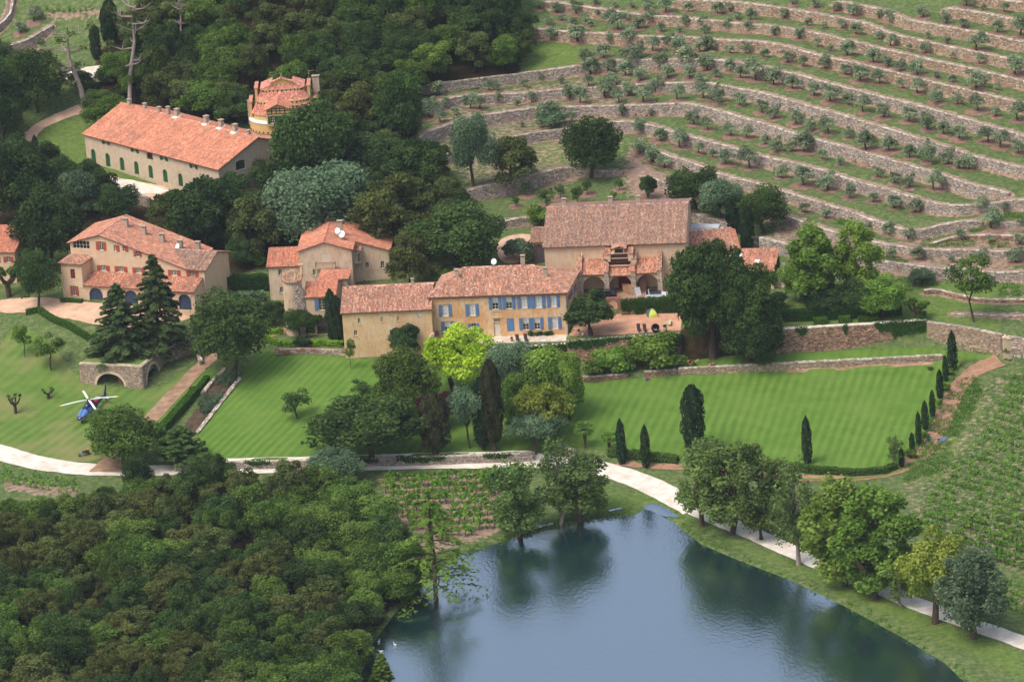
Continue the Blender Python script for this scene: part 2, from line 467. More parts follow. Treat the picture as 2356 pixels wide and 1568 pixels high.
def resample(pts, step):
 pts = np.asarray(pts, float)
 s = np.concatenate([[0], np.cumsum(np.linalg.norm(np.diff(pts[:, :2], axis=0), axis=1))])
 n = max(2, int(round(s[-1] / step)) + 1)
 u = np.linspace(0, s[-1], n)
 return np.stack([np.interp(u, s, pts[:, k]) for k in range(pts.shape[1])], 1), u, s[-1]
def smooth_line(pts, it=2):
 pts = np.asarray(pts, float)
 for _ in range(it):
  q = pts.copy()
  q[1:-1] = 0.25 * pts[:-2] + 0.5 * pts[1:-1] + 0.25 * pts[2:]
  pts = q
 return pts
XX, YY = np.meshgrid(gx, gy)
GP = np.stack([XX.ravel(), YY.ravel()], 1)
HG = tps_eval(BASE, GP / 50.0)
# terrace steps
WALL_LINES = {}
SOIL = np.zeros(len(GP))                   # bare earth along the terrace walls
_bg = HG.reshape(XX.shape)
def bil(grid, P):
 u = np.clip((P[:, 0] - GX0) / GS, 0, len(gx) - 1.001)
 v = np.clip((P[:, 1] - GY0) / GS, 0, len(gy) - 1.001)
 i, j = u.astype(int), v.astype(int)
 fu, fv = u - i, v - j
 return (grid[j, i] * (1 - fu) + grid[j, i + 1] * fu) * (1 - fv) + (grid[j + 1, i] * (1 - fu) + grid[j + 1, i + 1] * fu) * fv
HG2 = HG.copy()
for key, pts, hw, fs, fe, up, dn in WALLS:
 top = [march(F(*p), lambda P: bil(_bg, P) + hw * 0.5) for p in pts]
 line, s, Ltot = resample(top, 1.2)
 line = smooth_line(line, 2)
 h = np.full(len(line), hw)
 if fs: h *= np.clip(0.25 + s / (fs * 1.5), 0, 1)
 if fe: h *= np.clip(0.25 + (Ltot - s) / (fe * 1.5), 0, 1)
 WALL_LINES[key] = (line, h, s)
 lo = line[:, :2].min(0) - 12
 hi = line[:, :2].max(0) + 12
 m = np.where((GP[:, 0] > lo[0]) & (GP[:, 0] < hi[0]) & (GP[:, 1] > lo[1]) & (GP[:, 1] < hi[1]))[0]
 X = GP[m]
 bd = np.full(len(m), 1e9); bs = np.zeros(len(m)); bh = np.zeros(len(m)); bend = np.zeros(len(m), bool)
 for i in range(len(line) - 1):
  a, b = line[i, :2], line[i + 1, :2]
  ab = b - a
  L2 = ab @ ab
  tt = ((X - a) @ ab) / L2
  t = np.clip(tt, 0, 1)
  q = X - (a + t[:, None] * ab)
  d = np.linalg.norm(q, axis=1)
  upd = d < bd
  cr = ab[0] * (X[:, 1] - a[1]) - ab[1] * (X[:, 0] - a[0])
  bs = np.where(upd, np.sign(cr), bs)
  bh = np.where(upd, h[i] * (1 - t) + h[i + 1] * t, bh)
  bend = np.where(upd, ((i == 0) & (tt < 0)) | ((i == len(line) - 2) & (tt > 1)), bend)
  bd = np.where(upd, d, bd)
 sd = bd * bs
 off = np.where(sd >= -0.15, np.clip(1 - (sd + 0.15) / up, 0, 1), -np.clip(1 + (sd + 0.15) / dn, 0, 1)) * bh * 0.5
 off *= np.where(bend, np.clip(1 - bd / 2.5, 0, 1), 1.0)
 HG2[m] += off
 soil = np.where(sd > 0, np.clip(1.15 - sd / 1.5, 0, 1), np.clip(1.0 + sd / 2.2, 0, 1)) * 0.9
 SOIL[m] = np.maximum(SOIL[m], soil * np.where(bend, np.clip(1 - bd / 2.0, 0, 1), 1))
# level pieces
ZONE_XY = {}
for key, (poly, feather) in ZONES.items():
 P3 = np.array([onz(F(x, y), z) for x, y, z in poly])
 ZONE_XY[key] = P3
 fit = tps_fit(P3[:, :2] / 50.0, P3[:, 2], 0.01)
 lo = P3[:, :2].min(0) - feather - 1
 hi = P3[:, :2].max(0) + feather + 1
 m = np.where((GP[:, 0] > lo[0]) & (GP[:, 0] < hi[0]) & (GP[:, 1] > lo[1]) & (GP[:, 1] < hi[1]))[0]
 sdv = sd_poly(GP[m], P3[:, :2])
 wgt = np.clip(1 - sdv / feather, 0, 1)
 wgt = wgt * wgt * (3 - 2 * wgt)
 zz = tps_eval(fit, GP[m] / 50.0)
 HG2[m] = HG2[m] * (1 - wgt) + zz * wgt
# pond bed
PONDW = np.array([onz(F(*p), WATER_Z) for p in POND])
sdv = sd_poly(GP, PONDW[:, :2])
HG2 = np.where(sdv < 6, np.minimum(HG2, WATER_Z + 0.25 + np.clip(sdv, -8, 6) * np.where(sdv > 0, 0.16, 0.5)), HG2)
HG2 = np.where((sdv >= 0) & (sdv < 40), np.maximum(HG2, WATER_Z + 0.12 + np.clip(sdv, 0, 3) * 0.08), HG2)
SD_POND = sdv
# small unevenness of the rough land
def vnoise(X, s, seed):
 r = np.random.default_rng(seed).random((64, 64))
 u = X[:, 0] / s % 64; v = X[:, 1] / s % 64
 i = u.astype(int) % 64; j = v.astype(int) % 64
 fu = u - np.floor(u); fv = v - np.floor(v)
 fu = fu * fu * (3 - 2 * fu); fv = fv * fv * (3 - 2 * fv)
 i2, j2 = (i + 1) % 64, (j + 1) % 64
 return (r[i, j] * (1 - fu) + r[i2, j] * fu) * (1 - fv) + (r[i, j2] * (1 - fu) + r[i2, j2] * fu) * fv
_slp = np.clip((HG2 - 6.0) / 4.0, 0, 1)
HG2 = HG2 + (vnoise(GP, 3.1, 3) - 0.5) * 0.22 * _slp
HGRID = HG2.reshape(XX.shape)
def hz(P):
 return bil(HGRID, P)
def zat(x, y):
 return float(bil(HGRID, np.array([[x, y]]))[0])
def G(p):                                   # point of the ground seen at a pixel (1024 px width)
 return march(p, hz)
def GF(x, y):
 return G(F(x, y))
# ------------------------------------------------------------------ ground sheet
def polyF(pts):
 return np.array([GF(x, y) for x, y in pts])
def cover(pts, feather=3.0):
 P = polyF(pts)[:, :2]
 d = sd_poly(GP, P)
 return np.clip(0.5 - d / feather, 0, 1)
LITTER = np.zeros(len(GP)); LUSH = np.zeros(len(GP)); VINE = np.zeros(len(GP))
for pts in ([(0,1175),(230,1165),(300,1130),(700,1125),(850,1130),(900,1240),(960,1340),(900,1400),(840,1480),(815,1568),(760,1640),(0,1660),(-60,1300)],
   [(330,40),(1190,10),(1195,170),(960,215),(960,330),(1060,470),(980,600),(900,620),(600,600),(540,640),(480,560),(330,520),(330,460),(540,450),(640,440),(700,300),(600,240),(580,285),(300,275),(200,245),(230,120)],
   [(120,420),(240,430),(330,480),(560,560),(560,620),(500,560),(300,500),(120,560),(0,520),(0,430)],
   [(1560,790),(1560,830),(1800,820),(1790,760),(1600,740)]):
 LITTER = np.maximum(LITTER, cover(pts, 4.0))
for pts in ([(860,1095),(1190,1085),(1210,1150),(1160,1225),(960,1290),(900,1200)],
   [(2160,960),(2230,880),(2356,840),(2420,900),(2420,1330),(2356,1330),(2100,1220),(2060,1120)],
   [(2170,1260),(2356,1340),(2420,1420),(2356,1420),(2220,1330)],
   [(100,20),(250,10),(250,45),(100,48)], [(2290,655),(2420,640),(2420,690),(2290,690)], [(2290,705),(2420,705),(2420,750),(2250,735)],
   [(0,1100),(200,1118),(180,1150),(0,1130)]):
 VINE = np.maximum(VINE, cover(pts, 2.5))
for pts in ([(1190,80),(1340,90),(1345,145),(1200,165)], [(1240,330),(1330,300),(1420,310),(1420,380),(1300,375),(1240,380)],
   [(60,300),(190,270),(200,360),(380,430),(330,440),(180,385),(80,345)], [(1790,760),(2140,742),(2300,760),(2300,640),(2000,660),(1790,700)],
   [(1340,1110),(1570,1150),(1640,1230),(1500,1170),(1380,1180)], [(1640,1230),(1800,1300),(2356,1560),(2356,1500),(2000,1350)],
   [(2120,1000),(2200,900),(2240,880),(2260,950),(2160,1100),(2080,1110)], [(420,690),(640,690),(640,760),(480,830)]):
 LUSH = np.maximum(LUSH, cover(pts, 3.0))
BARE = np.maximum(np.minimum(1, SOIL * 1.15), np.maximum(np.where(GP[:, 0] > 50, VINE * 0.36, VINE * 0.52), cover([(960,215),(1350,150),(1500,230),(1450,330),(1300,460),(1060,440),(960,330)], 8) * 0.42))
BARE = np.maximum(BARE, cover([(1450,320),(1600,440),(1560,470),(1430,450),(1420,370)], 6) * 0.6)
BARE = np.maximum(BARE, cover([(1760,480),(2000,560),(2356,500),(2356,640),(2000,640),(1760,560)], 6) * 0.5)
def ground_mesh():
 ny, nx = XX.shape
 me = bpy.data.meshes.new('ground')
 co = np.stack([GP[:, 0], GP[:, 1], HG2], 1)
 # a skirt of far land so that the sheet runs on beyond the picture
 idx = np.arange(ny * nx).reshape(ny, nx)
 q = np.stack([idx[:-1, :-1], idx[:-1, 1:], idx[1:, 1:], idx[1:, :-1]], 2).reshape(-1, 4)
 far = []
 ring = [(idx[0, 0], idx[0, -1]), (idx[0, -1], idx[-1, -1]), (idx[-1, -1], idx[-1, 0]), (idx[-1, 0], idx[0, 0])]
 n0 = len(co)
 farp = np.array([[-1400, -1400, -20], [1400, -1400, -20], [1400, 1400, 190], [-1400, 1400, 190]], float)
 edges = [idx[0, :], idx[:, -1], idx[-1, ::-1], idx[::-1, 0]]
 tris = []
 for k, e in enumerate(edges):
  a, b = n0 + k, n0 + (k + 1) % 4
  for i in range(len(e) - 1):
   tris.append((e[i + 1], e[i], a if i < len(e) // 2 else b))
  tris.append((a, b, e[len(e) // 2]))
 co = np.vstack([co, farp])
 faces = [tuple(map(int, f)) for f in q] + [tuple(map(int, t)) for t in tris]
 me.from_pydata([tuple(c) for c in co], [], faces)
 a = me.attributes.new('cover', 'FLOAT_COLOR', 'POINT')
 arr = np.zeros((len(co), 4), np.float32)
 arr[:n0, 0] = BARE; arr[:n0, 1] = LITTER; arr[:n0, 2] = LUSH; arr[:, 3] = 1
 a.data.foreach_set('color', arr.ravel())
 me.polygons.foreach_set('use_smooth', [True] * len(faces))
 me.update()
 return me
def mat_ground():
 m, t, N, L, B = _nodes('rough_ground')
 co = wpos(N)
 at = N.new('ShaderNodeAttribute'); at.attribute_name = 'cover'
 sep = N.new('ShaderNodeSeparateColor'); L.new(at.outputs['Color'], sep.inputs[0])
 nb = noise(N, L, co, 0.22, 6, 0.62)
 nm = noise(N, L, co, 1.1, 5, 0.6)
 nf = noise(N, L, co, 6.0, 3)
 g1 = ramp(N, ((0.32, lin(74,94,54)), (0.5, lin(96,114,66)), (0.68, lin(126,130,88))))
 L.new(nm, g1.inputs[0])
 g2 = ramp(N, ((0.3, lin(82,110,50)), (0.7, lin(120,136,72))))
 L.new(nm, g2.inputs[0])
 grass = mixc(N, L, g1.outputs[0], g2.outputs[0], sep.outputs[2])
 s1 = ramp(N, ((0.25, lin(126,102,88)), (0.5, lin(156,130,113)), (0.75, lin(182,158,140))))
 L.new(nm, s1.inputs[0])
 # earth shows where the cover mask beats the noise
 def thr(mask, n, lo, hi):
  ad = N.new('ShaderNodeMath'); ad.operation = 'MULTIPLY_ADD'
  L.new(n, ad.inputs[0]); ad.inputs[1].default_value = 0.9
  L.new(mask, ad.inputs[2])
  r = ramp(N, ((lo, 0.0), (hi, 1.0)))
  L.new(ad.outputs[0], r.inputs[0])
  return r.outputs[0]
 c = mixc(N, L, grass, s1.outputs[0], thr(sep.outputs[0], nm, 0.80, 0.98))
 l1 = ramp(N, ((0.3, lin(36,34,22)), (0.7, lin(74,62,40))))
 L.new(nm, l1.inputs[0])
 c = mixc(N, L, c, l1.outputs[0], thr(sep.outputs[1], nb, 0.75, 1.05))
 fv = ramp(N, ((0.3, 0.78), (0.7, 1.18)))
 L.new(nf, fv.inputs[0])
 c = mixc(N, L, c, fv.outputs[0], 1.0, 'MULTIPLY')
 L.new(c, B.inputs['Base Color'])
 B.inputs['Roughness'].default_value = 1.0
 B.inputs['Specular IOR Level'].default_value = 0.05
 bn = N.new('ShaderNodeBump'); bn.inputs['Strength'].default_value = 0.7; bn.inputs['Distance'].default_value = 0.25
 L.new(nf, bn.inputs['Height']); L.new(bn.outputs[0], B.inputs['Normal'])
 return m
gmat = mat_ground()
_gm = ground_mesh()
_gm.materials.append(gmat)
tag(link(bpy.data.objects.new('ground', _gm)), kind='structure')
def densify(P, step):
 out = []
 n = len(P)
 for i in range(n):
  a, b = P[i], P[(i + 1) % n]
  k = max(1, int(np.linalg.norm(b[:2] - a[:2]) / step))
  for j in range(k): out.append(a + (b - a) * j / k)
 return np.array(out)
def rounded(pts, it=2):                     # round the corners of an outline
 P = [tuple(p) for p in pts]
 for _ in range(it):
  Q = []
  for i in range(len(P)):
   a, b = P[i], P[(i + 1) % len(P)]
   Q += [(a[0] * .75 + b[0] * .25, a[1] * .75 + b[1] * .25), (a[0] * .25 + b[0] * .75, a[1] * .25 + b[1] * .75)]
  P = Q
 return P
def drape_xy(name, xy, mat, off=0.06, res=1.4, rag=0.0, attr=None, zfun=None):
 xy = densify(np.asarray(xy, float), max(0.8, res * 0.8))
 if rag:
  xy = xy + RNG.normal(0, rag, xy.shape)
 lo, hi = xy.min(0), xy.max(0)
 st = GS * max(1, round(res / GS))
 ax = GX0 + GS * np.arange(math.ceil((lo[0] - GX0) / GS), (hi[0] - GX0) / GS, round(st / GS))
 ay = GY0 + GS * np.arange(math.ceil((lo[1] - GY0) / GS), (hi[1] - GY0) / GS, round(st / GS))
 A, Bm = np.meshgrid(ax, ay)
 I = np.stack([A.ravel(), Bm.ravel()], 1)
 if len(I):
  I = I[sd_poly(I, xy) < -0.3 * res]
 n = len(xy)
 V = [Vector(p) for p in np.vstack([xy, I])] if len(I) else [Vector(p) for p in xy]
 E = [(i, (i + 1) % n) for i in range(n)]
 vo, eo, fo, *_ = delaunay_2d_cdt(V, E, [], 0, 1e-5)
 vo = np.array([(v.x, v.y) for v in vo])
 fo = [tuple(f) for f in fo]
 cen = np.array([vo[list(f)].mean(0) for f in fo])
 keep = sd_poly(cen, xy) < 0
 fo = [f for f, k in zip(fo, keep) if k]
 fo = [f if (vo[f[1]][0] - vo[f[0]][0]) * (vo[f[2]][1] - vo[f[0]][1]) - (vo[f[1]][1] - vo[f[0]][1]) * (vo[f[2]][0] - vo[f[0]][0]) > 0 else tuple(reversed(f)) for f in fo]
 z = (hz(vo) if zfun is None else zfun(vo)) + off
 me = bpy.data.meshes.new(name)
 me.from_pydata([(p[0], p[1], zz) for p, zz in zip(vo, z)], [], fo)
 if attr is not None:
  a = me.attributes.new('stripe', 'FLOAT', 'POINT')
  a.data.foreach_set('value', attr(vo).astype(np.float32))
 me.materials.append(mat)
 me.polygons.foreach_set('use_smooth', [True] * len(fo))
 me.update()
 return tag(link(bpy.data.objects.new(name, me)), kind='structure')
def drape(name, ptsF, mat, off=0.06, res=1.4, rag=0.0, rnd=0, attr=None):
 if rnd: ptsF = rounded(ptsF, rnd)
 return drape_xy(name, polyF(ptsF)[:, :2], mat, off, res, rag, attr)
def ribbon(pts, width):                     # road outline from a middle line (F px) and a width in metres
 P, _, _ = resample(polyF(pts), 3.0)
 P = smooth_line(P, 3)
 t = np.gradient(P[:, :2], axis=0)
 t /= np.linalg.norm(t, axis=1)[:, None]
 nrm = np.stack([-t[:, 1], t[:, 0]], 1)
 wv = np.interp(np.linspace(0, 1, len(P)), np.linspace(0, 1, len(width)), width) if hasattr(width, '__len__') else np.full(len(P), width)
 wv = wv[:, None]
 return np.vstack([P[:, :2] + nrm * wv / 2, (P[:, :2] - nrm * wv / 2)[::-1]])
def mat_lawn(name, lo, hi, patch, pa=0.55):
 m, t, N, L, B = _nodes(name)
 co = wpos(N)
 at = N.new('ShaderNodeAttribute'); at.attribute_name = 'stripe'
 nd = noise(N, L, co, 0.12, 3)
 ad = N.new('ShaderNodeMath'); ad.operation = 'MULTIPLY_ADD'
 L.new(nd, ad.inputs[0]); ad.inputs[1].default_value = 0.8
 L.new(at.outputs['Fac'], ad.inputs[2])
 sn = N.new('ShaderNodeMath'); sn.operation = 'MULTIPLY'; sn.inputs[1].default_value = 2 * math.pi / 1.75
 L.new(ad.outputs[0], sn.inputs[0])
 si = N.new('ShaderNodeMath'); si.operation = 'SINE'; L.new(sn.outputs[0], si.inputs[0])
 nm0 = noise(N, L, co, 0.35, 3, 0.5)
 nm1 = N.new('ShaderNodeMath'); nm1.operation = 'MULTIPLY_ADD'; nm1.inputs[1].default_value = 0.45; nm1.inputs[2].default_value = 0.275
 L.new(nm0, nm1.inputs[0]); nm = nm1.outputs[0]
 nf = noise(N, L, co, 9.0, 3)
 a2 = N.new('ShaderNodeMath'); a2.operation = 'MULTIPLY_ADD'
 na = noise(N, L, co, 0.06, 3)
 ra = ramp(N, ((0.35, 0.03), (0.65, 0.14))); L.new(na, ra.inputs[0])
 L.new(si.outputs[0], a2.inputs[0]); L.new(ra.outputs[0], a2.inputs[1])
 L.new(nm, a2.inputs[2])
 r = ramp(N, ((0.28, lo), (0.72, hi)))
 L.new(a2.outputs[0], r.inputs[0])
 nb = noise(N, L, co, 0.09, 5, 0.6)
 rp = ramp(N, ((0.46, 0.0), (0.72, pa)))
 L.new(nb, rp.inputs[0])
 c = mixc(N, L, r.outputs[0], patch, rp.outputs[0])
 fv = ramp(N, ((0.3, 0.85), (0.7, 1.13)))
 L.new(nf, fv.inputs[0])
 c = mixc(N, L, c, fv.outputs[0], 1.0, 'MULTIPLY')
 L.new(c, B.inputs['Base Color'])
 B.inputs['Roughness'].default_value = 1.0
 B.inputs['Specular IOR Level'].default_value = 0.05
 bn = N.new('ShaderNodeBump'); bn.inputs['Strength'].default_value = 0.4; bn.inputs['Distance'].default_value = 0.08
 L.new(nf, bn.inputs['Height']); L.new(bn.outputs[0], B.inputs['Normal'])
 return m
m_lawn = mat_lawn('mown_grass', lin(76,110,44), lin(108,138,58), lin(110,134,64))
m_meadow = mat_lawn('mown_grass_slope', lin(80,108,48), lin(112,136,66), lin(142,132,92), 0.85)
def stripe_lawn(P):
 X0 = P[:, 0].copy()
 for _ in range(6):
  a = np.interp(X0, [-60, 10, 40, 90], [0.50, 0.34, 0.22, 0.30])
  X0 = P[:, 0] - a * (P[:, 1] + 30)
 return X0
def stripe_heli(P):
 return (P[:, 0] * 0.82 - P[:, 1] * 0.57) * 0.8
LAWN_F = [(556,862),(600,802),(640,808),(800,824),(890,828),(1000,846),(1200,862),(1345,874),(1560,864),(1800,852),(2000,840),(2170,830),(2212,834),(2188,880),(2148,960),(2108,1020),(2070,1060),(2050,1078),(1950,1084),(1800,1072),(1560,1056),(1440,1042),(1330,1027),(1228,1033),(1000,1043),(700,1052),(478,1057),(446,1005)]
drape('lawn', LAWN_F, m_lawn, 0.06, 1.4, attr=stripe_lawn)
drape('grass_strip', [(1560,832),(1700,815),(1800,811),(2000,801),(2130,797),(2290,812),(2262,826),(2225,830),(2170,818),(2000,827),(1800,838),(1560,848)], m_lawn, 0.07, 1.4, attr=stripe_lawn)
drape('meadow', rounded([(-60,1005),(-40,880),(0,790),(40,740),(120,790),(185,880),(330,900),(385,885),(430,850),(450,850),(330,975),(330,985),(262,1040),(240,1052),(200,1064),(120,1058),(50,1042),(0,1022)], 1), m_meadow, 0.06, 1.4, attr=stripe_heli)
drape('grass_verge', [(352,968),(470,850),(500,850),(540,868),(450,905),(360,1010),(340,1020),(320,1010)], m_lawn, 0.06, 1.0, attr=stripe_heli)
m_road = mat_plain('white_gravel', lin(226,219,208), 0.10, 0.5, 5.0, 0.95, tint=lin(204,190,172), bump=0.03)
m_pink = mat_plain('pink_gravel', lin(214,180,152), 0.10, 0.6, 6.0, 0.95, tint=lin(196,158,130), bump=0.03)
m_ochre = mat_plain('ochre_gravel', lin(204,160,130), 0.10, 0.6, 6.0, 0.95, tint=lin(186,132,104), bump=0.03)
m_path = mat_plain('grey_gravel', lin(168,138,112), 0.16, 0.7, 6.0, 0.95, tint=lin(132,104,82), bump=0.03)
m_track = mat_plain('red_earth', lin(168,132,106), 0.15, 0.7, 5.0, 1.0, tint=lin(142,108,86), bump=0.04)
drape_xy('road', ribbon([(-160,1000),(-60,1020),(0,1040),(60,1060),(130,1074),(200,1080),(260,1084),(350,1082),(500,1080),(700,1076),(900,1070),(1100,1066),(1240,1062),(1330,1064),(1410,1082),(1480,1108),(1540,1136),(1600,1172)], [5.2,5.2,4.6,4.0,3.8,3.8,4.4,4.8,4.8]), m_road, 0.10, 1.4, 0.08)
drape_xy('road', ribbon([(1600,1172),(1680,1205),(1760,1240),(1860,1285),(1980,1335),(2100,1385),(2220,1430),(2356,1478),(2500,1530)], 3.8), m_road, 0.10, 1.4, 0.08)
drape_xy('path', ribbon([(246,1086),(262,1058),(300,1015),(345,965),(415,892),(470,832),(505,808),(560,780),(620,768),(660,758)], [6.5,3.6,3.2,3.2,3.0,2.6,2.2]), m_path, 0.13, 0.7, 0.05)
drape('yard_gravel', rounded([(-50,700),(0,690),(90,682),(150,690),(300,705),(450,712),(440,735),(300,755),(232,748),(160,735),(110,722),(60,718),(0,722)], 1), m_pink, 0.10, 1.4, 0.08)
drape_xy('road', ribbon([(205,246),(160,258),(100,282),(62,305),(60,335),(100,362),(160,388),(220,412),(300,430),(375,446)], [3.6,3.2,3.2,3.6,4.4,6.0]), m_pink, 0.12, 0.7, 0.10)
drape('driveway', [(232,408),(300,414),(390,440),(368,446),(300,446),(236,424)], m_road, 0.16, 0.7, 0.04)
drape('courtyard', [(1308,779),(1416,771),(1546,763),(1566,760),(1570,718),(1500,720),(1420,722),(1330,728)], m_ochre, 0.06, 0.7)
drape('yard_gravel', [(1322,702),(1420,696),(1545,690),(1600,690),(1600,650),(1340,655)], m_path, 0.06, 0.7)
drape('yard_gravel', rounded([(1150,545),(1225,535),(1232,560),(1210,600),(1160,610),(1140,580)], 2), m_pink, 0.10, 0.7)
drape_xy('track', ribbon([(2300,828),(2262,838),(2232,850),(2205,880),(2185,930),(2160,990),(2130,1040),(2095,1075),(2040,1094),(1960,1101),(1860,1101),(1760,1094),(1640,1082),(1560,1074),(1480,1072),(1420,1064)], [3.6,3.0,3.2,3.2,3.0,2.6,2.2,1.8,1.6,1.4]), m_track, 0.10, 0.7, 0.10)
# the strip of grass left between the wheel tracks
drape_xy('grass_verge', ribbon([(2150,1010),(2128,1042),(2094,1077),(2040,1096),(1960,1103),(1860,1103),(1760,1096)], [0.3,0.8,0.8,0.8,0.3]), m_meadow, 0.14, 0.7, 0.12, stripe_heli)
m_mud = mat_plain('canal_mud', lin(92,74,58), 0.3, 1.0, 7.0, 0.8, tint=lin(58,50,38), bump=0.05)
drape('canal_bed', [(470,905),(500,875),(545,868),(452,990),(440,1005),(420,1020),(400,1040),(380,1030),(420,985),(455,935)], m_mud, 0.09, 0.7)
m_apron = mat_plain('earth_apron', lin(120,86,66), 0.2, 0.8, 6.0, 1.0)
# ------------------------------------------------------------------ pond
def mat_water():
 m, t, N, L, B = _nodes('pond_water')
 co = wpos(N)
 mp = N.new('ShaderNodeMapping'); mp.inputs['Scale'].default_value = (1.0, 0.55, 1.0); mp.inputs['Rotation'].default_value = (0, 0, R(18))
 L.new(co, mp.inputs[0])
 n1 = noise(N, L, mp.outputs[0], 1.9, 3, 0.55, 0.4)
 n2 = noise(N, L, mp.outputs[0], 6.5, 2, 0.5)
 mx = N.new('ShaderNodeMath'); mx.operation = 'MULTIPLY_ADD'
 L.new(n2, mx.inputs[0]); mx.inputs[1].default_value = 0.35
 L.new(n1, mx.inputs[2])
 bn = N.new('ShaderNodeBump'); bn.inputs['Strength'].default_value = 1.0; bn.inputs['Distance'].default_value = 0.04
 L.new(mx.outputs[0], bn.inputs['Height']); L.new(bn.outputs[0], B.inputs['Normal'])
 B.inputs['Base Color'].default_value = (*lin(16,50,60), 1)
 B.inputs['Roughness'].default_value = 0.07
 B.inputs['IOR'].default_value = 8.0
 return m
m_water = mat_water()
def water_sheet(name, P, z):
 me = bpy.data.meshes.new(name)
 me.from_pydata([(p[0], p[1], z) for p in P], [], [tuple(range(len(P)))])
 me.materials.append(m_water)
 o = link(bpy.data.objects.new(name, me))
 if o.data.polygons[0].normal.z < 0: o.data.flip_normals()
 return tag(o, kind='structure')
_pw = densify(PONDW[:, :2], 4.0)
_c = _pw.mean(0)
_pd = _pw + (_pw - _c) / np.linalg.norm(_pw - _c, axis=1)[:, None] * 1.6
water_sheet('pond', _pd, WATER_Z)
# ------------------------------------------------------------------ dry stone walls
m_core = mat_plain('wall_core', lin(128,114,102), 0.25, 1.2, 8.0, 1.0)
m_stone = mat_attr('dry_stone', 0.16, 5.0)
PAL_GREY = [lin(174,162,154), lin(190,178,166), lin(158,146,142), lin(202,190,174), lin(178,158,140), lin(146,134,130), lin(186,168,146)]
PAL_WARM = [lin(192,170,146), lin(178,154,130), lin(204,184,160), lin(166,140,118), lin(188,162,134), lin(170,152,136), lin(158,132,112)]
PAL_RED = [lin(158,120,100), lin(180,144,116), lin(142,104,88), lin(190,160,130), lin(166,130,110), lin(130,98,84), lin(176,150,128)]
PAL_CAP = [lin(204,192,174), lin(188,174,158), lin(170,156,142), lin(214,204,188), lin(160,142,126)]
def wall_frame(line):
 t = np.gradient(line[:, :2], axis=0)
 t /= np.linalg.norm(t, axis=1)[:, None] + 1e-9
 return np.stack([t[:, 1], -t[:, 0]], 1)          # to the right of travel: downhill
def stone_boxes(line, h, s, face, pal, size=(0.50, 0.28), depth=0.14, cap=None, capw=0.6, z_extra=0.15, seed=0, holes=None, other=False):
 """stones laid in rough courses on one face of a wall; line: top edge; face: offset of the face from the line"""
 rg = np.random.default_rng(seed)
 nrm = wall_frame(line)
 Lt = s[-1]
 def pos(ss, d, dz):
  x = np.interp(ss, s, line[:, 0]); y = np.interp(ss, s, line[:, 1]); z = np.interp(ss, s, line[:, 2])
  nx = np.interp(ss, s, nrm[:, 0]); ny = np.interp(ss, s, nrm[:, 1])
  return np.stack([x + nx * d, y + ny * d, z - dz], -1)
 Vs, Cs = [], []
 hmax = h.max() + z_extra
 z = 0.0
 pal = np.array(pal)
 while z < hmax:
  rh = size[1] * rg.uniform(0.72, 1.25)
  ln = size[0] * rg.uniform(0.55, 1.45, int(Lt / size[0] * 1.9) + 4)
  e = np.concatenate([[0], np.cumsum(ln)])
  e = e[e < Lt]
  a, b = e[:-1], e[1:]
  if len(a) == 0: break
  hm = np.interp((a + b) / 2, s, h) + z_extra
  k = (z + rh * 0.4) < hm
  if holes is not None:
   k &= ~holes((a + b) / 2, z + rh / 2)
  a, b = a[k], b[k]
  n = len(a)
  if n:
   g = 0.022
   zt = z + g + rg.uniform(-0.05, 0.04, n) * (z > 0) * (rh / 0.28)
   zb = z + rh - g + rg.uniform(-0.04, 0.05, n) * (rh / 0.28)
   pr = face + depth * rg.uniform(0.3, 1.0, n)
   bk = np.full(n, face - 0.05)
   i = 0.12
   ai, bi = a + (b - a) * i * rg.uniform(.3, 1.4, n), b - (b - a) * i * rg.uniform(.3, 1.4, n)
   zti, zbi = zt + (zb - zt) * i * 1.5, zb - (zb - zt) * i
   f = [pos(ai, pr, zti), pos(bi, pr, zti), pos(bi, pr, zbi), pos(ai, pr, zbi)]
   r = [pos(a + g, bk, zt), pos(b - g, bk, zt), pos(b - g, bk, zb), pos(a + g, bk, zb)]
   c = pal[rg.integers(0, len(pal), n)] * rg.uniform(0.82, 1.15, (n, 1))
   for q in ((f[3], f[2], f[1], f[0]), (f[0], f[1], r[1], r[0]), (f[1], f[2], r[2], r[1]), (f[2], f[3], r[3], r[2]), (f[3], f[0], r[0], r[3])):
    Vs.append(np.stack(q, 1)); Cs.append(c)
  z += rh
 if cap is not None:
  cp = np.array(cap)
  for d0, d1 in ((face - capw, face - capw * 0.45), (face - capw * 0.45, face + depth * 0.8)):
   ln = size[0] * 1.2 * rg.uniform(0.6, 1.5, int(Lt / size[0] * 1.6) + 4)
   e = np.concatenate([[0], np.cumsum(ln)]); e = e[e < Lt]
   a, b = e[:-1] + 0.02, e[1:] - 0.02
   n = len(a)
   if n == 0: continue
   if holes is not None:
    k = ~holes((a + b) / 2, 0.0)
    a, b = a[k], b[k]; n = len(a)
   zt = -0.06 - rg.uniform(0, 0.10, n)
   zb = np.full(n, 0.08)
   j = rg.uniform(-0.05, 0.05, n)
   t4 = [pos(a, d0 + j, zt), pos(b, d0 + j, zt), pos(b, d1 + j, zt), pos(a, d1 + j, zt)]
   b4 = [pos(a, d0 + j, zb), pos(b, d0 + j, zb), pos(b, d1 + j, zb), pos(a, d1 + j, zb)]
   c = cp[rg.integers(0, len(cp), n)] * rg.uniform(0.8, 1.1, (n, 1))
   for q in ((t4[0], t4[3], t4[2], t4[1]), (t4[3], b4[3], b4[2], t4[2]), (t4[0], b4[0], b4[3], t4[3]), (t4[2], b4[2], b4[1], t4[1]), (t4[1], b4[1], b4[0], t4[0])):
    Vs.append(np.stack(q, 1)); Cs.append(c)
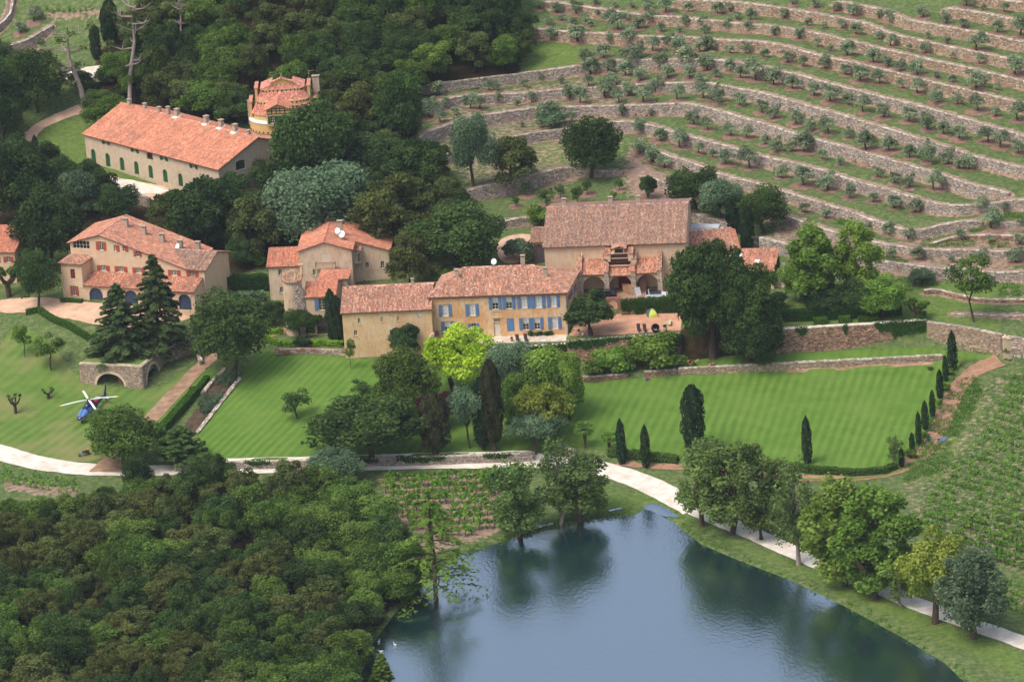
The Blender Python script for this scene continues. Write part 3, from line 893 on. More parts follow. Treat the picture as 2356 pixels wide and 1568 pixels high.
 return np.concatenate(Vs), np.concatenate(Cs)
def wall_core(name, line, h, front, back, mat=None, deep=0.8, parent=None):
 nrm = wall_frame(line)
 n = len(line)
 f = line[:, :2] + nrm * front
 b = line[:, :2] - nrm * back
 zt = line[:, 2] - 0.02
 zb = line[:, 2] - h - deep
 rings = []
 for i in range(n):
  rings.append([(f[i, 0], f[i, 1], zt[i]), (b[i, 0], b[i, 1], zt[i]), (b[i, 0], b[i, 1], zb[i]), (f[i, 0], f[i, 1], zb[i])])
 mb = MB()
 mb.loft(rings)
 return mb.build(name, mat or m_core, parent)
def stone_wall(name, label, line, h, s, pal, front=0.35, back=0.30, size=(0.50, 0.28), cap=PAL_CAP, seed=0, capw=0.62, both=False, cat='stone wall', group=None, holes=None, deep=0.8, core=True):
 o = wall_core(name, line, h, front, back, deep=deep)
 tag(o, label, cat, group)
 V, C = stone_boxes(line, h, s, front, pal, size, cap=cap, capw=capw, seed=seed, holes=holes)
 if both:
  l2 = line[::-1].copy(); s2 = s[-1] - s[::-1]; h2 = h[::-1].copy()
  V2, C2 = stone_boxes(l2, h2, s2, back, pal, size, cap=None, seed=seed + 1)
  V = np.concatenate([V, V2]); C = np.concatenate([C, C2])
 q = quads_obj('stone', V, C, m_stone, o)
 tag(q, kind='stuff')
 return o
TW = {
 'a': 'long dry stone terrace wall, third from the top of the olive hillside', 'b': 'long dry stone terrace wall above the yellowish meadow patch on the hillside',
 'c': 'long grey terrace wall that starts behind the forest edge and bends right', 'd': 'dry stone terrace wall in the middle of the olive hillside',
 'e': 'tall grey terrace wall behind the big round dark tree', 'f': 'dry stone terrace wall bending just above the big round dark tree',
 'g': 'dry stone terrace wall with an orange earth path running along its top', 'h': 'dry stone terrace wall above the tall poplars at the garden',
 'i': 'lowest dry stone terrace wall behind the tall poplars', 'j': 'low pale stone bank beside the small vine plot',
 'k': 'lowest short stone wall at the foot of the lone young tree', 'l': 'low broken terrace wall among tall green weeds',
 'm': 'short stretch of low terrace wall at the right edge, above the broken wall', 'n': 'brown dry stone terrace wall near the top right corner with a kink',
 'o': 'brown dry stone terrace wall, second from the top right corner', 'p': 'brown stone wall of the highest terrace but one at the top right',
 'q': 'topmost stone wall cut by the upper right corner of the view', 'r': 'tall curved retaining wall of pale stone above the orchard',
 's': 'short low stone wall under the big round dark tree', 't': 'pale rubble wall running behind the long tiled barn',
 'u': 'pale stone wall climbing along a red path in the upper left corner', 'v': 'pale curved stone wall below the red path in the upper left corner',
 'x': 'short low stone wall under the curved one, upper left', 'y': 'stub of pale stone wall at the left edge beside dark trees'}
for i, (key, (line, h, s)) in enumerate(WALL_LINES.items()):
 pal = PAL_WARM if key in 'anopqb' else PAL_GREY
 if key in 'jkl': pal = PAL_RED
 lt = line.copy()
 lt[:, 2] = np.array([max(zat(x, y), z - 0.6) for x, y, z in (line + np.c_[-wall_frame(line) * 0.9, np.zeros(len(line))])]) + 0.05
 lt[:, 2] = smooth_line(lt[:, 2:3], 3)[:, 0]
 stone_wall('terrace_wall', TW[key], lt, h + 0.15, s, pal, front=0.55, back=0.25, size=(0.46, 0.27), seed=i, capw=0.42, cat='terrace wall', group='dry stone terrace walls of the hillside')
def line_from(pts, z, step=1.0, sm=0):
 zz = z if hasattr(z, '__len__') else [z] * len(pts)
 P = np.array([onz(F(*p), k) for p, k in zip(pts, zz)])
 line, s, Lt = resample(P, step)
 if sm: line = smooth_line(line, sm)
 return line, s
def plain_wall(name, label, pts, ztop, h, pal, seed, sm=0, **k):
 line, s = line_from(pts, ztop, 1.0, sm)
 hh = np.interp(np.linspace(0, 1, len(line)), np.linspace(0, 1, len(h)), h) if hasattr(h, '__len__') else np.full(len(line), float(h))
 return stone_wall(name, label, line, hh, s, pal, seed=seed, **k), line, s, hh
# wall between the lawn and the white road, with two gaps at its end
o_front, fl, fs_, fh = plain_wall('lawn_wall', 'long low stone wall between the striped lawn and the white road', [(400,1066),(475,1062),(700,1057),(1000,1049),(1228,1040)], [-3.4,-3.4,-3.4,-3.5,-3.6], 1.25, PAL_GREY, 101, front=0.3, back=0.3, size=(0.42,0.22))
plain_wall('lawn_wall', 'short slanting stone wall end beside the palm trees', [(1288,1022),(1325,1036)], [-3.4,-3.7], 1.0, PAL_GREY, 102, front=0.3, back=0.3)
# the great retaining wall under the garden
o_great, gl, gs_, gh = plain_wall('retaining_wall', 'tall long retaining wall of reddish stone below the clipped hedges', [(1770,756),(1790,754),(1960,744),(2134,733)], [5.15,5.15,5.25,5.35], [4.6,4.6,4.7,4.7], PAL_RED, 103, front=0.75, back=0.4, size=(0.5,0.24), cap=[lin(236,226,208), lin(224,212,192)], capw=0.8)
o_great2, gl2, gs2, gh2 = plain_wall('retaining_wall', 'warm brown retaining wall running down to the field gate', [(2136,738),(2200,746),(2260,757),(2312,768)], [5.2,5.0,4.8,4.5], [4.5,4.2,3.9,3.6], PAL_WARM, 104, front=0.75, back=0.4, size=(0.5,0.26))
plain_wall('field_wall', 'plastered stub of wall at the right edge beyond the field gate', [(2320,772),(2356,778),(2440,790)], [4.4,4.2,4.0], 3.4, [lin(188,168,154), lin(170,150,138)], 105, front=0.4, back=0.4, size=(0.9,0.5))
# low wall along the top of the right lawn
plain_wall('lawn_wall', 'low stone wall with pillars along the top of the striped lawn', [(1560,846),(1640,842),(1800,834),(2000,824),(2170,815)], [0.25,0.3,0.4,0.5,0.6], 1.5, PAL_WARM, 106, front=0.3, back=0.3, size=(0.42,0.2))
plain_wall('lawn_wall', 'low brick coloured wall at the lawn edge by the lime green shrubs', [(1340,866),(1400,862),(1445,858)], [-0.3,-0.3,-0.3], 0.9, PAL_RED, 107, front=0.3, back=0.3, size=(0.4,0.18))
plain_wall('lawn_wall', 'low stone wall under the rose bushes right of the garden steps', [(1482,854),(1520,851),(1560,848)], [-0.1,-0.05,0.0], 1.1, PAL_RED, 108, front=0.3, back=0.3, size=(0.4,0.18))
# terrace and courtyard retaining walls
o_ter, tl, ts_, th = plain_wall('retaining_wall', 'plastered retaining wall with ivy under the paved terrace of the manor', [(985,804),(1100,799),(1208,794),(1304,788)], [3.05]*4, 2.8, [lin(196,160,132), lin(182,144,118), lin(206,172,144)], 109, front=0.75, back=0.3, size=(0.5,0.3), cap=[lin(224,216,206), lin(206,198,190)])
o_court, cl_, cs_, ch_ = plain_wall('retaining_wall', 'ivy hung retaining wall of rough stone under the orange gravel court', [(1304,782),(1416,773),(1546,765),(1566,763)], [4.15]*4, 3.8, [lin(198,158,128), lin(182,140,112), lin(206,172,140), lin(150,118,98)], 110, front=0.75, back=0.35, size=(0.42,0.26), cap=PAL_CAP)
o_ivyw, il, is_, ih = plain_wall('court_wall', 'ivy covered wall with arched doorway between the gravel court and the cars', [(1322,697),(1370,694),(1396,692.5)], [6.75]*3, 3.0, PAL_RED, 111, front=0.25, back=0.25, size=(0.4,0.24), cap=None)
o_ivyw2, il2, is2, ih2 = plain_wall('court_wall', 'ivy covered court wall right of the arched doorway', [(1428,691),(1480,688),(1568,684)], [6.75]*3, 3.0, PAL_RED, 112, front=0.25, back=0.25, size=(0.4,0.24), cap=None)
# low kerb wall of the canal and of the lawn
plain_wall('kerb_wall', 'narrow pale stone kerb along the canal beside the striped lawn', [(448,1000),(500,934),(553,866)], [-2.7,-1.5,-0.1], 0.7, PAL_GREY, 113, front=0.28, back=0.28, size=(0.5,0.25), cap=PAL_CAP, capw=0.6)
plain_wall('kerb_wall', 'short pale stone kerb on the far side of the canal', [(466,903),(490,873),(520,845)], [-0.8,-0.3,0.3], 0.5, PAL_GREY, 114, front=0.25, back=0.25, size=(0.5,0.22))
plain_wall('kerb_wall', 'narrow pale stone bank at the foot of the tower path', [(440,772),(455,800),(462,830)], [3.6,2.2,1.0], [1.6,1.2,0.5], PAL_GREY, 115, front=0.25, back=0.25)
plain_wall('yard_wall', 'rough stone wall holding the road behind the red shuttered house', [(225,428),(300,444),(345,455)], [12.0,11.8,11.6], 3.2, PAL_GREY, 116, front=0.3, back=0.3)
plain_wall('garden_wall', 'rough rubble wall beside the stone stairs right of the barn', [(1748,545),(1790,556),(1830,566)], [9.6,9.2,8.8], 2.4, PAL_GREY, 117, front=0.3, back=0.3)
# ------------------------------------------------------------------ plants
def leaf_quads(rg, P, Nn, size, el=1.5):
 n = len(P)
 Nn = Nn / (np.linalg.norm(Nn, axis=1)[:, None] + 1e-9)
 a = np.cross(Nn, rg.normal(0, 1, (n, 3)))
 a /= np.linalg.norm(a, axis=1)[:, None] + 1e-9
 b = np.cross(Nn, a)
 s = (np.asarray(size) * rg.uniform(0.6, 1.3, n))[:, None] * 0.5
 k = rg.uniform(-0.3, 0.3, (n, 1))
 return np.stack([P - a * s * el, P - b * s + Nn * s * k, P + a * s * el, P + b * s + Nn * s * k], 1)
def clumps(rg, C, Rd, n, size, up=0.35, rnd=0.75, low=-0.55, inner=0.72, el=1.4, cv=0.26, fl=0.27):
 """leaves spread through the outer part of every clump; clumps differ in tone"""
 C = np.asarray(C, float); Rd = np.asarray(Rd, float)
 if Rd.ndim == 1: Rd = np.stack([Rd, Rd, Rd * 0.85], 1)
 wt = (Rd[:, 0] * Rd[:, 1] + 1e-6)
 k = rg.choice(len(C), n, p=wt / wt.sum())
 d = rg.normal(0, 1, (int(n), 3))
 d /= np.linalg.norm(d, axis=1)[:, None]
 bad = d[:, 2] < low
 d[bad, 2] *= -1
 r = (rg.uniform(min(inner, .55), 1.06, n) ** 0.8 * np.where(rg.random(n) < .07, rg.uniform(1.05, 1.35, n), 1))[:, None]
 P = C[k] + d * Rd[k] * r
 Nn = d * 0.7 + np.array([0, 0, up]) + rg.normal(0, rnd * 0.75, (n, 3))
 tone = rg.normal(0, cv, len(C))
 v = np.clip(0.5 + tone[k] + rg.normal(0, fl, n), 0, 1)
 return leaf_quads(rg, P, Nn, size, el), np.stack([v, v, v], 1)
m_bark = mat_plain('bark', lin(82,68,56), 0.25, 2.0, 12.0, 1.0)
m_palebark = mat_plain('pale_bark', lin(150,136,128), 0.2, 2.0, 12.0, 1.0)
LEAF = {
 'oak': mat_leaf('leaf_oak', lin(48,70,36), lin(94,118,62)),
 'chestnut': mat_leaf('leaf_chestnut', lin(44,68,34), lin(92,118,58)),
 'green': mat_leaf('leaf_green', lin(60,84,36), lin(112,138,64)),
 'dark': mat_leaf('leaf_dark', lin(40,60,34), lin(80,102,56)),
 'holm': mat_leaf('leaf_holm', lin(58,70,36), lin(110,122,70)),
 'brown': mat_leaf('leaf_brown', lin(66,74,38), lin(112,120,66)),
 'olive': mat_leaf('leaf_olive', lin(98,116,86), lin(160,172,138)),
 'lime': mat_leaf('leaf_lime', lin(126,160,26), lin(190,214,74), 0.05, 0.005),
 'fresh': mat_leaf('leaf_fresh', lin(78,108,38), lin(132,160,72)),
 'yellow': mat_leaf('leaf_yellow', lin(104,122,38), lin(158,164,76)),
 'cypress': mat_leaf('leaf_cypress', lin(26,46,30), lin(58,80,50)),
 'rust': mat_leaf('leaf_rust', lin(46,52,32), lin(84,86,54)),
 'cedar': mat_leaf('leaf_cedar', lin(44,66,42), lin(108,128,76)),
 'grey': mat_leaf('leaf_grey', lin(72,96,68), lin(120,142,108)),
 'plum': mat_leaf('leaf_plum', lin(50,20,34), lin(96,40,54)),
 'poplar': mat_leaf('leaf_poplar', lin(64,86,42), lin(116,138,76)),
 'vine': mat_leaf('leaf_vine', lin(74,118,34), lin(132,170,70), 0.12),
 'box': mat_leaf('leaf_box', lin(48,84,26), lin(96,134,48), 0.08, 0.005),
 'boxlime': mat_leaf('leaf_boxlime', lin(92,142,22), lin(158,196,60), 0.06, 0.005),
 'ivy': mat_leaf('leaf_ivy', lin(30,62,24), lin(72,106,44), 0.1),
 'weed': mat_leaf('leaf_weed', lin(58,98,34), lin(118,150,72), 0.1),
 'rose': mat_leaf('leaf_rose', lin(214,120,110), lin(240,180,165), 0.05),
 'dry': mat_leaf('leaf_dry', lin(120,100,76), lin(170,150,118), 0.1),
 'flower': mat_leaf('leaf_flower', lin(225,170,30), lin(245,215,70), 0.05),
}
PROTO = {}
def hull_clumps(rg, w, h, z0, m, squash=1.0, top=0.5, lo=0.42, hi=0.86, rr=(0.15, 0.27)):
 """clump centres inside a crown w wide from z0 to h; top<0.5 puts the widest part lower"""
 hc = h - z0
 C, Rd = [], []
 lobes = rg.normal(0, 1, (6, 3)); lobes /= np.linalg.norm(lobes, axis=1)[:, None]
 while len(C) < m:
  d = rg.normal(0, 1, 3)
  d /= np.linalg.norm(d)
  if d[2] < -0.75: continue
  q = rg.uniform(lo, hi) * (0.80 + 0.34 * float(np.max(np.clip(lobes @ d, 0, 1) ** 3)))
  zc = d[2] * q
  wid = 1.0
  rad = rg.uniform(*rr) * w * squash
  C.append((d[0] * q * w * 0.5, d[1] * q * w * 0.5, z0 + hc * (top + zc * (1 - top if zc > 0 else top))))
  Rd.append(rad)
 return np.array(C), np.array(Rd)
def trunk_mesh(rg, h, r, targets, lean=0.0, limb=0.45, n=8):
 mb = MB()
 zt = h
 pts = [(0, 0, -0.5)]
 x = y = 0.0
 for k in range(1, 5):
  x += rg.normal(0, 0.05) * h + lean * h * 0.05
  y += rg.normal(0, 0.03) * h
  pts.append((x, y, zt * k / 4))
 mb.tube(pts, [r * 1.25, r, r * 0.85, r * 0.7, r * 0.5], n)
 for t in targets:
  s = Vector(pts[rg.integers(2, 4)])
  e = Vector(t)
  mid = s.lerp(e, 0.5) + Vector((rg.normal(0, .2), rg.normal(0, .2), 0.25))
  mb.tube([s, mid, e], [r * limb, r * limb * 0.7, r * limb * 0.25], 5, cap=False)
 return mb
def mk_proto(key, seed, w, h, z0, leaf, nleaf, size, m=34, trunk_r=0.28, top=0.5, bark=None, limbs=7, squash=1.0, rr=(0.15, 0.27), up=0.35, inner=0.72, low=-0.55, el=1.4, cv=0.26, hi=0.86):
 rg = np.random.default_rng(seed)
 big = w > 4.5
 m = int(m * (1.7 if big else 1.2)); rr = (rr[0] * (.72 if big else .9), rr[1] * (.72 if big else .9)); nleaf = int(nleaf * (1.7 if big else 1.5)); size *= .66; nleaf = int(nleaf * 1.25)
 C, Rd = hull_clumps(rg, w, h, z0, m, squash, top, rr=rr, hi=.92)
 V, Cc = clumps(rg, C, Rd, nleaf, size, up=up, inner=inner, low=low, el=el, cv=cv)
 tm = trunk_mesh(rg, z0 + (h - z0) * 0.55, trunk_r, [C[i] for i in rg.choice(len(C), min(limbs, len(C)), False)])
 store_proto(key, w, h, tm, V, Cc, leaf, bark or m_bark)
def store_proto(key, w, h, tm, V, Cc, leaf, bark):
 to = tm.build('trunk', bark, None, True) if tm is not None else None
 co = quads_obj('crown', V, Cc, LEAF[leaf], None) if V is not None else None
 d = PROTO.setdefault(key, [])
 d.append((w, h, to.data if to else None, co.data if co else None))
 for o in (to, co):
  if o: bpy.data.objects.remove(o)
def plant(name, key, loc, W_, H_, label, cat='tree', group=None, rz=None, var=None, lean=None):
 ps = PROTO[key]
 w, h, tm, cm = ps[var if var is not None else random.randrange(len(ps))]
 e = thing(name, label, cat, loc, random.uniform(0, 6.28) if rz is None else rz, group)
 e.scale = (W_ / w, W_ / w, H_ / h)
 if lean: e.rotation_euler = (lean[0], lean[1], e.rotation_euler[2])
 if tm: link(bpy.data.objects.new('trunk', tm), e)
 if cm: link(bpy.data.objects.new('crown', cm), e)
 return e
for i in range(3):
 mk_proto('oak', 10 + i, 10, 10, 1.6, 'oak', 8500, 0.42, m=40, low=-0.8)
 mk_proto('wood_oak', 20 + i, 8, 8.5, 1.0, 'oak', 5200, 0.40, m=26, trunk_r=0.2)
 mk_proto('wood_green', 30 + i, 8, 8.5, 1.0, 'green', 5200, 0.40, m=26, trunk_r=0.2)
 mk_proto('wood_holm', 40 + i, 7.5, 8, 0.8, 'holm', 5200, 0.36, m=30, trunk_r=0.2, rr=(0.12, 0.22))
 mk_proto('wood_brown', 50 + i, 7.5, 8, 0.8, 'brown', 5200, 0.36, m=30, trunk_r=0.2, rr=(0.12, 0.22))
 mk_proto('wood_dark', 60 + i, 8, 8.5, 1.0, 'dark', 5200, 0.40, m=26, trunk_r=0.2)
for i in range(4):
 mk_proto('olive', 70 + i, 3.0, 3.0, 0.35, 'olive', 760, 0.28, m=13, trunk_r=0.13, rr=(0.16, 0.27), limbs=5, low=-0.7, inner=0.45)
mk_proto('dark', 80, 9, 10, 0.8, 'dark', 9000, 0.40, m=46, low=-0.9)
mk_proto('dark', 81, 9, 10, 0.8, 'dark', 9000, 0.40, m=46, low=-0.9)
mk_proto('chestnut', 82, 13, 16, 0.8, 'chestnut', 13000, 0.50, m=60, trunk_r=0.6, low=-0.9, rr=(0.12, 0.2))
mk_proto('chestnut', 83, 13, 16, 0.8, 'chestnut', 13000, 0.50, m=60, trunk_r=0.6, low=-0.9, rr=(0.12, 0.2))
mk_proto('grey', 84, 12, 11, 1.6, 'grey', 11000, 0.42, m=46, trunk_r=0.4, low=-0.7)
mk_proto('grey', 85, 9, 10, 1.2, 'grey', 8000, 0.40, m=36, low=-0.8)
mk_proto('green', 86, 10, 10, 1.6, 'green', 9500, 0.42, m=44, low=-0.85)
mk_proto('green', 87, 10, 10, 1.6, 'green', 9500, 0.42, m=44, low=-0.85)
mk_proto('fresh', 88, 8, 9, 1.2, 'fresh', 7500, 0.38, m=34, low=-0.8)
mk_proto('fresh', 89, 8, 9, 1.2, 'fresh', 7500, 0.38, m=34, low=-0.8)
mk_proto('lime', 90, 8, 9, 1.6, 'lime', 6500, 0.36, m=34, rr=(0.12, 0.22), low=-0.6)
mk_proto('yellow', 91, 8, 8, 1.2, 'yellow', 5200, 0.36, m=30, rr=(0.12, 0.22), low=-0.7)
mk_proto('round', 92, 6, 7, 1.2, 'dark', 6500, 0.36, m=36, rr=(0.14, 0.22), low=-0.9)
mk_proto('shrub', 93, 3, 2.4, 0.1, 'green', 1500, 0.26, m=14, trunk_r=0.08, limbs=3)
mk_proto('shrub_grey', 94, 3, 2.4, 0.1, 'grey', 1500, 0.26, m=14, trunk_r=0.08, limbs=3)
mk_proto('shrub_lime', 95, 3, 2.0, 0.1, 'fresh', 1700, 0.26, m=14, trunk_r=0.08, limbs=3)
mk_proto('shrub_dark', 96, 3, 2.4, 0.1, 'dark', 1500, 0.26, m=14, trunk_r=0.08, limbs=3)
mk_proto('plum', 97, 5, 5, 1.0, 'plum', 2600, 0.30, m=18, low=-0.7)
mk_proto('young', 98, 4, 6, 1.6, 'fresh', 1100, 0.28, m=16, trunk_r=0.09, rr=(0.14, 0.24), inner=0.3)
mk_proto('young', 99, 4, 6, 1.4, 'green', 1300, 0.28, m=16, trunk_r=0.09, rr=(0.14, 0.24), inner=0.3)
mk_proto('fruit', 100, 4, 4, 1.0, 'oak', 900, 0.28, m=14, trunk_r=0.11, rr=(0.14, 0.24), inner=0.3)
mk_proto('umbrella', 101, 8, 6, 2.6, 'grey', 4200, 0.34, m=26, trunk_r=0.18, rr=(0.12, 0.2))
# bank trees: tall loose crowns of upright sprays
def mk_poplar(key, seed, w, h, z0, leaf, nleaf, size, m=34, tr=0.26, bark=None):
 rg = np.random.default_rng(seed)
 C, Rd = [], []
 m = int(m * 1.8); nleaf = int(nleaf * 1.2); size *= .74
 for k in range(m):
  q = rg.uniform(0, 1)
  z = z0 + (h - z0) * (0.08 + 0.86 * q)
  rad = w * 0.5 * math.sqrt(max(0.05, 1 - (1.75 * q - 0.85) ** 2)) * rg.uniform(0.2, 0.88)
  an = rg.uniform(0, 6.28)
  C.append((rad * math.cos(an), rad * math.sin(an), z))
  rr = w * rg.uniform(0.08, 0.14)
  Rd.append((rr, rr, rr * rg.uniform(1.1, 1.7)))
 C = np.array(C)
 V, Cc = clumps(rg, C, np.array(Rd), nleaf, size, up=0.5, low=-0.95, inner=0.4, cv=0.22)
 tm = trunk_mesh(rg, h * 0.8, tr, [C[i] for i in rg.choice(m, 12, False)], limb=0.35)
 store_proto(key, w, h, tm, V, Cc, leaf, bark or m_bark)
for i in range(3):
 mk_poplar('poplar', 110 + i, 7, 12, 1.6, 'poplar', 6500, 0.36, 36)
mk_poplar('tall_poplar', 114, 7, 13, 0.8, 'green', 10500, 0.38, 40)
mk_poplar('tall_poplar', 115, 7, 13, 0.8, 'fresh', 10500, 0.38, 40)
mk_poplar('wispy', 116, 6, 10, 1.5, 'poplar', 2600, 0.30, 30, 0.2, m_palebark)
mk_poplar('silver', 117, 9, 11, 1.4, 'grey', 8500, 0.38, 44, 0.35)
# cypress: a closed spindle of upward pointing sprays
def mk_cypress(key, seed, w, h, leaf, nleaf, size, z0=0.3, fat=0.5):
 rg = np.random.default_rng(seed)
 q = rg.uniform(0, 1, nleaf) ** 0.85
 prof = np.interp(q, [0, 0.06, 0.25 + 0.1 * fat, 0.6 + 0.2 * fat, 0.9, 1.0], [0.45, 0.8, 1.0, 0.82 + 0.12 * fat, 0.32 + 0.42 * fat, 0.02 + .2 * (fat > .6)])
 an = rg.uniform(0, 6.28, nleaf)
 bump = 1 + 0.13 * np.sin(an * 5 + q * 9 + seed) + 0.10 * np.sin(an * 3 - q * 17)
 r = prof * w * 0.5 * bump * rg.uniform(0.78, 1.02, nleaf)
 P = np.stack([r * np.cos(an), r * np.sin(an), z0 + q * (h - z0)], 1)
 Nn = np.stack([np.cos(an), np.sin(an), np.full(nleaf, 0.35)], 1) + rg.normal(0, 0.45, (nleaf, 3))
 n = nleaf
 Nn /= np.linalg.norm(Nn, axis=1)[:, None]
 up = np.array([0, 0, 1.0]) + rg.normal(0, 0.25, (n, 3))
 a = up - Nn * (up * Nn).sum(1)[:, None]
 a /= np.linalg.norm(a, axis=1)[:, None]
 b = np.cross(Nn, a)
 s = (size * rg.uniform(0.6, 1.3, n))[:, None] * 0.5
 V = np.stack([P - a * s * 1.6, P - b * s * 0.8, P + a * s * 2.0, P + b * s * 0.8], 1)
 v = np.clip(0.5 + 0.22 * np.sin(an * 5 + q * 9 + seed) + rg.normal(0, 0.2, n), 0, 1)
 mb = MB()
 mb.tube([(0, 0, -0.4), (0, 0, h * 0.5), (0, 0, h * 0.9)], [w * 0.11, w * 0.1, w * 0.03], 7)
 store_proto(key, w, h, mb, V, np.stack([v, v, v], 1), leaf, m_bark)
mk_cypress('cypress', 120, 1.6, 8, 'cypress', 1700, 0.24)
mk_cypress('cypress', 121, 1.6, 8, 'cypress', 1700, 0.24)
mk_cypress('cypress_fat', 122, 3.4, 11, 'cypress', 4500, 0.28, fat=1.0)
mk_cypress('cypress_rust', 123, 4.8, 10, 'rust', 5000, 0.30, z0=1.2, fat=0.7)
mk_cypress('cypress_tall', 124, 3, 14, 'cypress', 4500, 0.28, z0=1.0, fat=0.8)
# cedar: flat drooping sprays in tiers
def mk_cedar(key, seed, w, h, leaf, nb=90, per=95, droop=0.22, size=0.34, z0=0.6, up=0.1):
 rg = np.random.default_rng(seed)
 mb = MB()
 mb.tube([(0, 0, -0.5), (0, 0, h * 0.4), (0.1, 0, h * 0.75), (0, 0, h * 0.98)], [w * .035, w * .028, w * .016, 0.03], 8)
 Ps, Ns, Vv = [], [], []
 for k in range(nb):
  q = (k + 0.5) / nb
  z = z0 + (h - z0) * q
  L = w * 0.5 * (1 - q) ** 0.75 * rg.uniform(0.75, 1.12) + 0.25
  an = k * 2.39996 + rg.normal(0, 0.25)
  d = np.array([math.cos(an), math.sin(an), 0])
  sd_ = np.array([-d[1], d[0], 0])
  t = rg.uniform(0.15, 1, per) ** 0.7
  wd = L * 0.26 * (1 - 0.55 * t)
  lat = rg.uniform(-1, 1, per)
  zz = z + up * L * t - droop * L * t * t - np.abs(lat) * wd * 0.45 + rg.normal(0, 0.06, per)
  P = d * (t * L)[:, None] + sd_ * (lat * wd)[:, None]
  P[:, 2] = zz
  Ps.append(P)
  Ns.append(np.array([0, 0, 1.0]) + d * 0.3 + rg.normal(0, 0.35, (per, 3)))
  Vv.append(np.clip(rg.normal(0.5, 0.15) + 0.25 * (t - 0.5) + rg.normal(0, 0.15, per), 0, 1))
  if k % 3 == 0:
   e = d * L * 0.9
   mb.tube([(0, 0, z), (e[0] * .5, e[1] * .5, z + up * L * .5 - droop * L * .25), (e[0], e[1], z + up * L * .9 - droop * L * .8)], [w * .008, w * .006, 0.01], 4, False)
 P = np.concatenate(Ps); Nn = np.concatenate(Ns); v = np.concatenate(Vv)
 V = leaf_quads(rg, P, Nn, size, 2.0)
 store_proto(key, w, h, mb, V, np.stack([v, v, v], 1), leaf, m_bark)
mk_cedar('cedar', 130, 11, 14, 'cedar', 120, 170, size=.28)
mk_cedar('cedar', 131, 11, 14, 'cedar', 120, 170, size=.28)
mk_cedar('pine', 132, 9, 8, 'oak', 80, 110, droop=0.05, up=0.25, z0=1.5, size=0.36)
mk_cedar('bald_cypress', 133, 14, 19, 'fresh', 56, 66, droop=0.30, up=0.12, z0=3.5, size=0.30)
mk_cedar('spire', 134, 5, 8, 'fresh', 80, 60, droop=0.1, up=0.1, z0=0.2, size=0.28)
# half bare stone pine: naked forked trunk, thin tufts at the branch ends
def mk_pine(key, seed, w, h, tufts=14, leaf='holm', dens=60):
 rg = np.random.default_rng(seed)
 mb = MB()
 bend = rg.normal(0, 0.06 * h, 2)
 pts = [Vector((0, 0, -0.5)), Vector((bend[0] * .3, bend[1] * .3, h * 0.3)), Vector((bend[0], bend[1], h * 0.62)), Vector((bend[0] * .8, bend[1], h * 0.96))]
 mb.tube(pts, [0.42, 0.36, 0.26, 0.08], 7)
 C = []
 for k in range(tufts):
  z = h * rg.uniform(0.38, 0.95)
  s = pts[1].lerp(pts[2], (z / h - 0.3) / 0.32) if z < h * 0.62 else pts[2].lerp(pts[3], (z / h - 0.62) / 0.34)
  an = rg.uniform(0, 6.28)
  L = w * 0.5 * rg.uniform(0.5, 1.0)
  e = s + Vector((math.cos(an) * L, math.sin(an) * L, L * rg.uniform(0.0, 0.5)))
  m_ = s.lerp(e, 0.5) + Vector((0, 0, -0.12 * L))
  mb.tube([s, m_, e], [0.15, 0.10, 0.05], 5, False)
  for j in range(2):
   e2 = m_ + Vector((rg.normal(0, .25) * L, rg.normal(0, .25) * L, rg.uniform(0, .4) * L))
   mb.tube([m_, e2], [0.08, 0.04], 4, False)
  if rg.random() < (0.8 if dens else 0): C.append(tuple(e))
 V = Cc = None
 if dens and C:
  V, Cc = clumps(rg, C, np.full(len(C), w * 0.11), dens * len(C), 0.30, inner=0.2)
 store_proto(key, w, h, mb, V, Cc, leaf, m_palebark)
mk_pine('bare_pine', 140, 9, 16, 16, 'holm', 70)
mk_pine('bare_pine', 141, 8, 16, 14, 'holm', 45)
mk_pine('dead_tree', 142, 6, 12, 16, 'holm', 0)
# palm
def mk_palm():
 rg = np.random.default_rng(150)
 mb = MB()
 mb.tube([(0, 0, -0.3), (0, 0, 1.5), (0.05, 0, 3.2)], [0.22, 0.2, 0.24], 8)
 Q, Cv = [], []
 for k in range(34):
  an = k * 2.4
  el = rg.uniform(-0.9, 1.2)
  d = np.array([math.cos(an) * math.cos(el), math.sin(an) * math.cos(el), math.sin(el)])
  s = np.cross(d, [0, 0, 1.0]); s /= np.linalg.norm(s)
  u = np.cross(s, d)
  o = np.array([0.05, 0, 3.3]) + d * 0.7
  for j in range(9):
   f = (j - 4) / 4.0
   t = d * math.cos(f * 1.3) + s * math.sin(f * 1.3)
   L = 0.75 * rg.uniform(0.85, 1.1)
   e = o + t * L - np.array([0, 0, 0.12])
   p = np.cross(t, u) * 0.06
   Q.append((o - p * .4, o + t * L * .5 - p, e, o + t * L * .5 + p))
   Cv.append(np.clip(rg.normal(0.55, 0.15), 0, 1))
 v = np.array(Cv)
 store_proto('palm', 3.0, 4.4, mb, np.array(Q), np.stack([v, v, v], 1), 'weed', m_bark)
mk_palm()
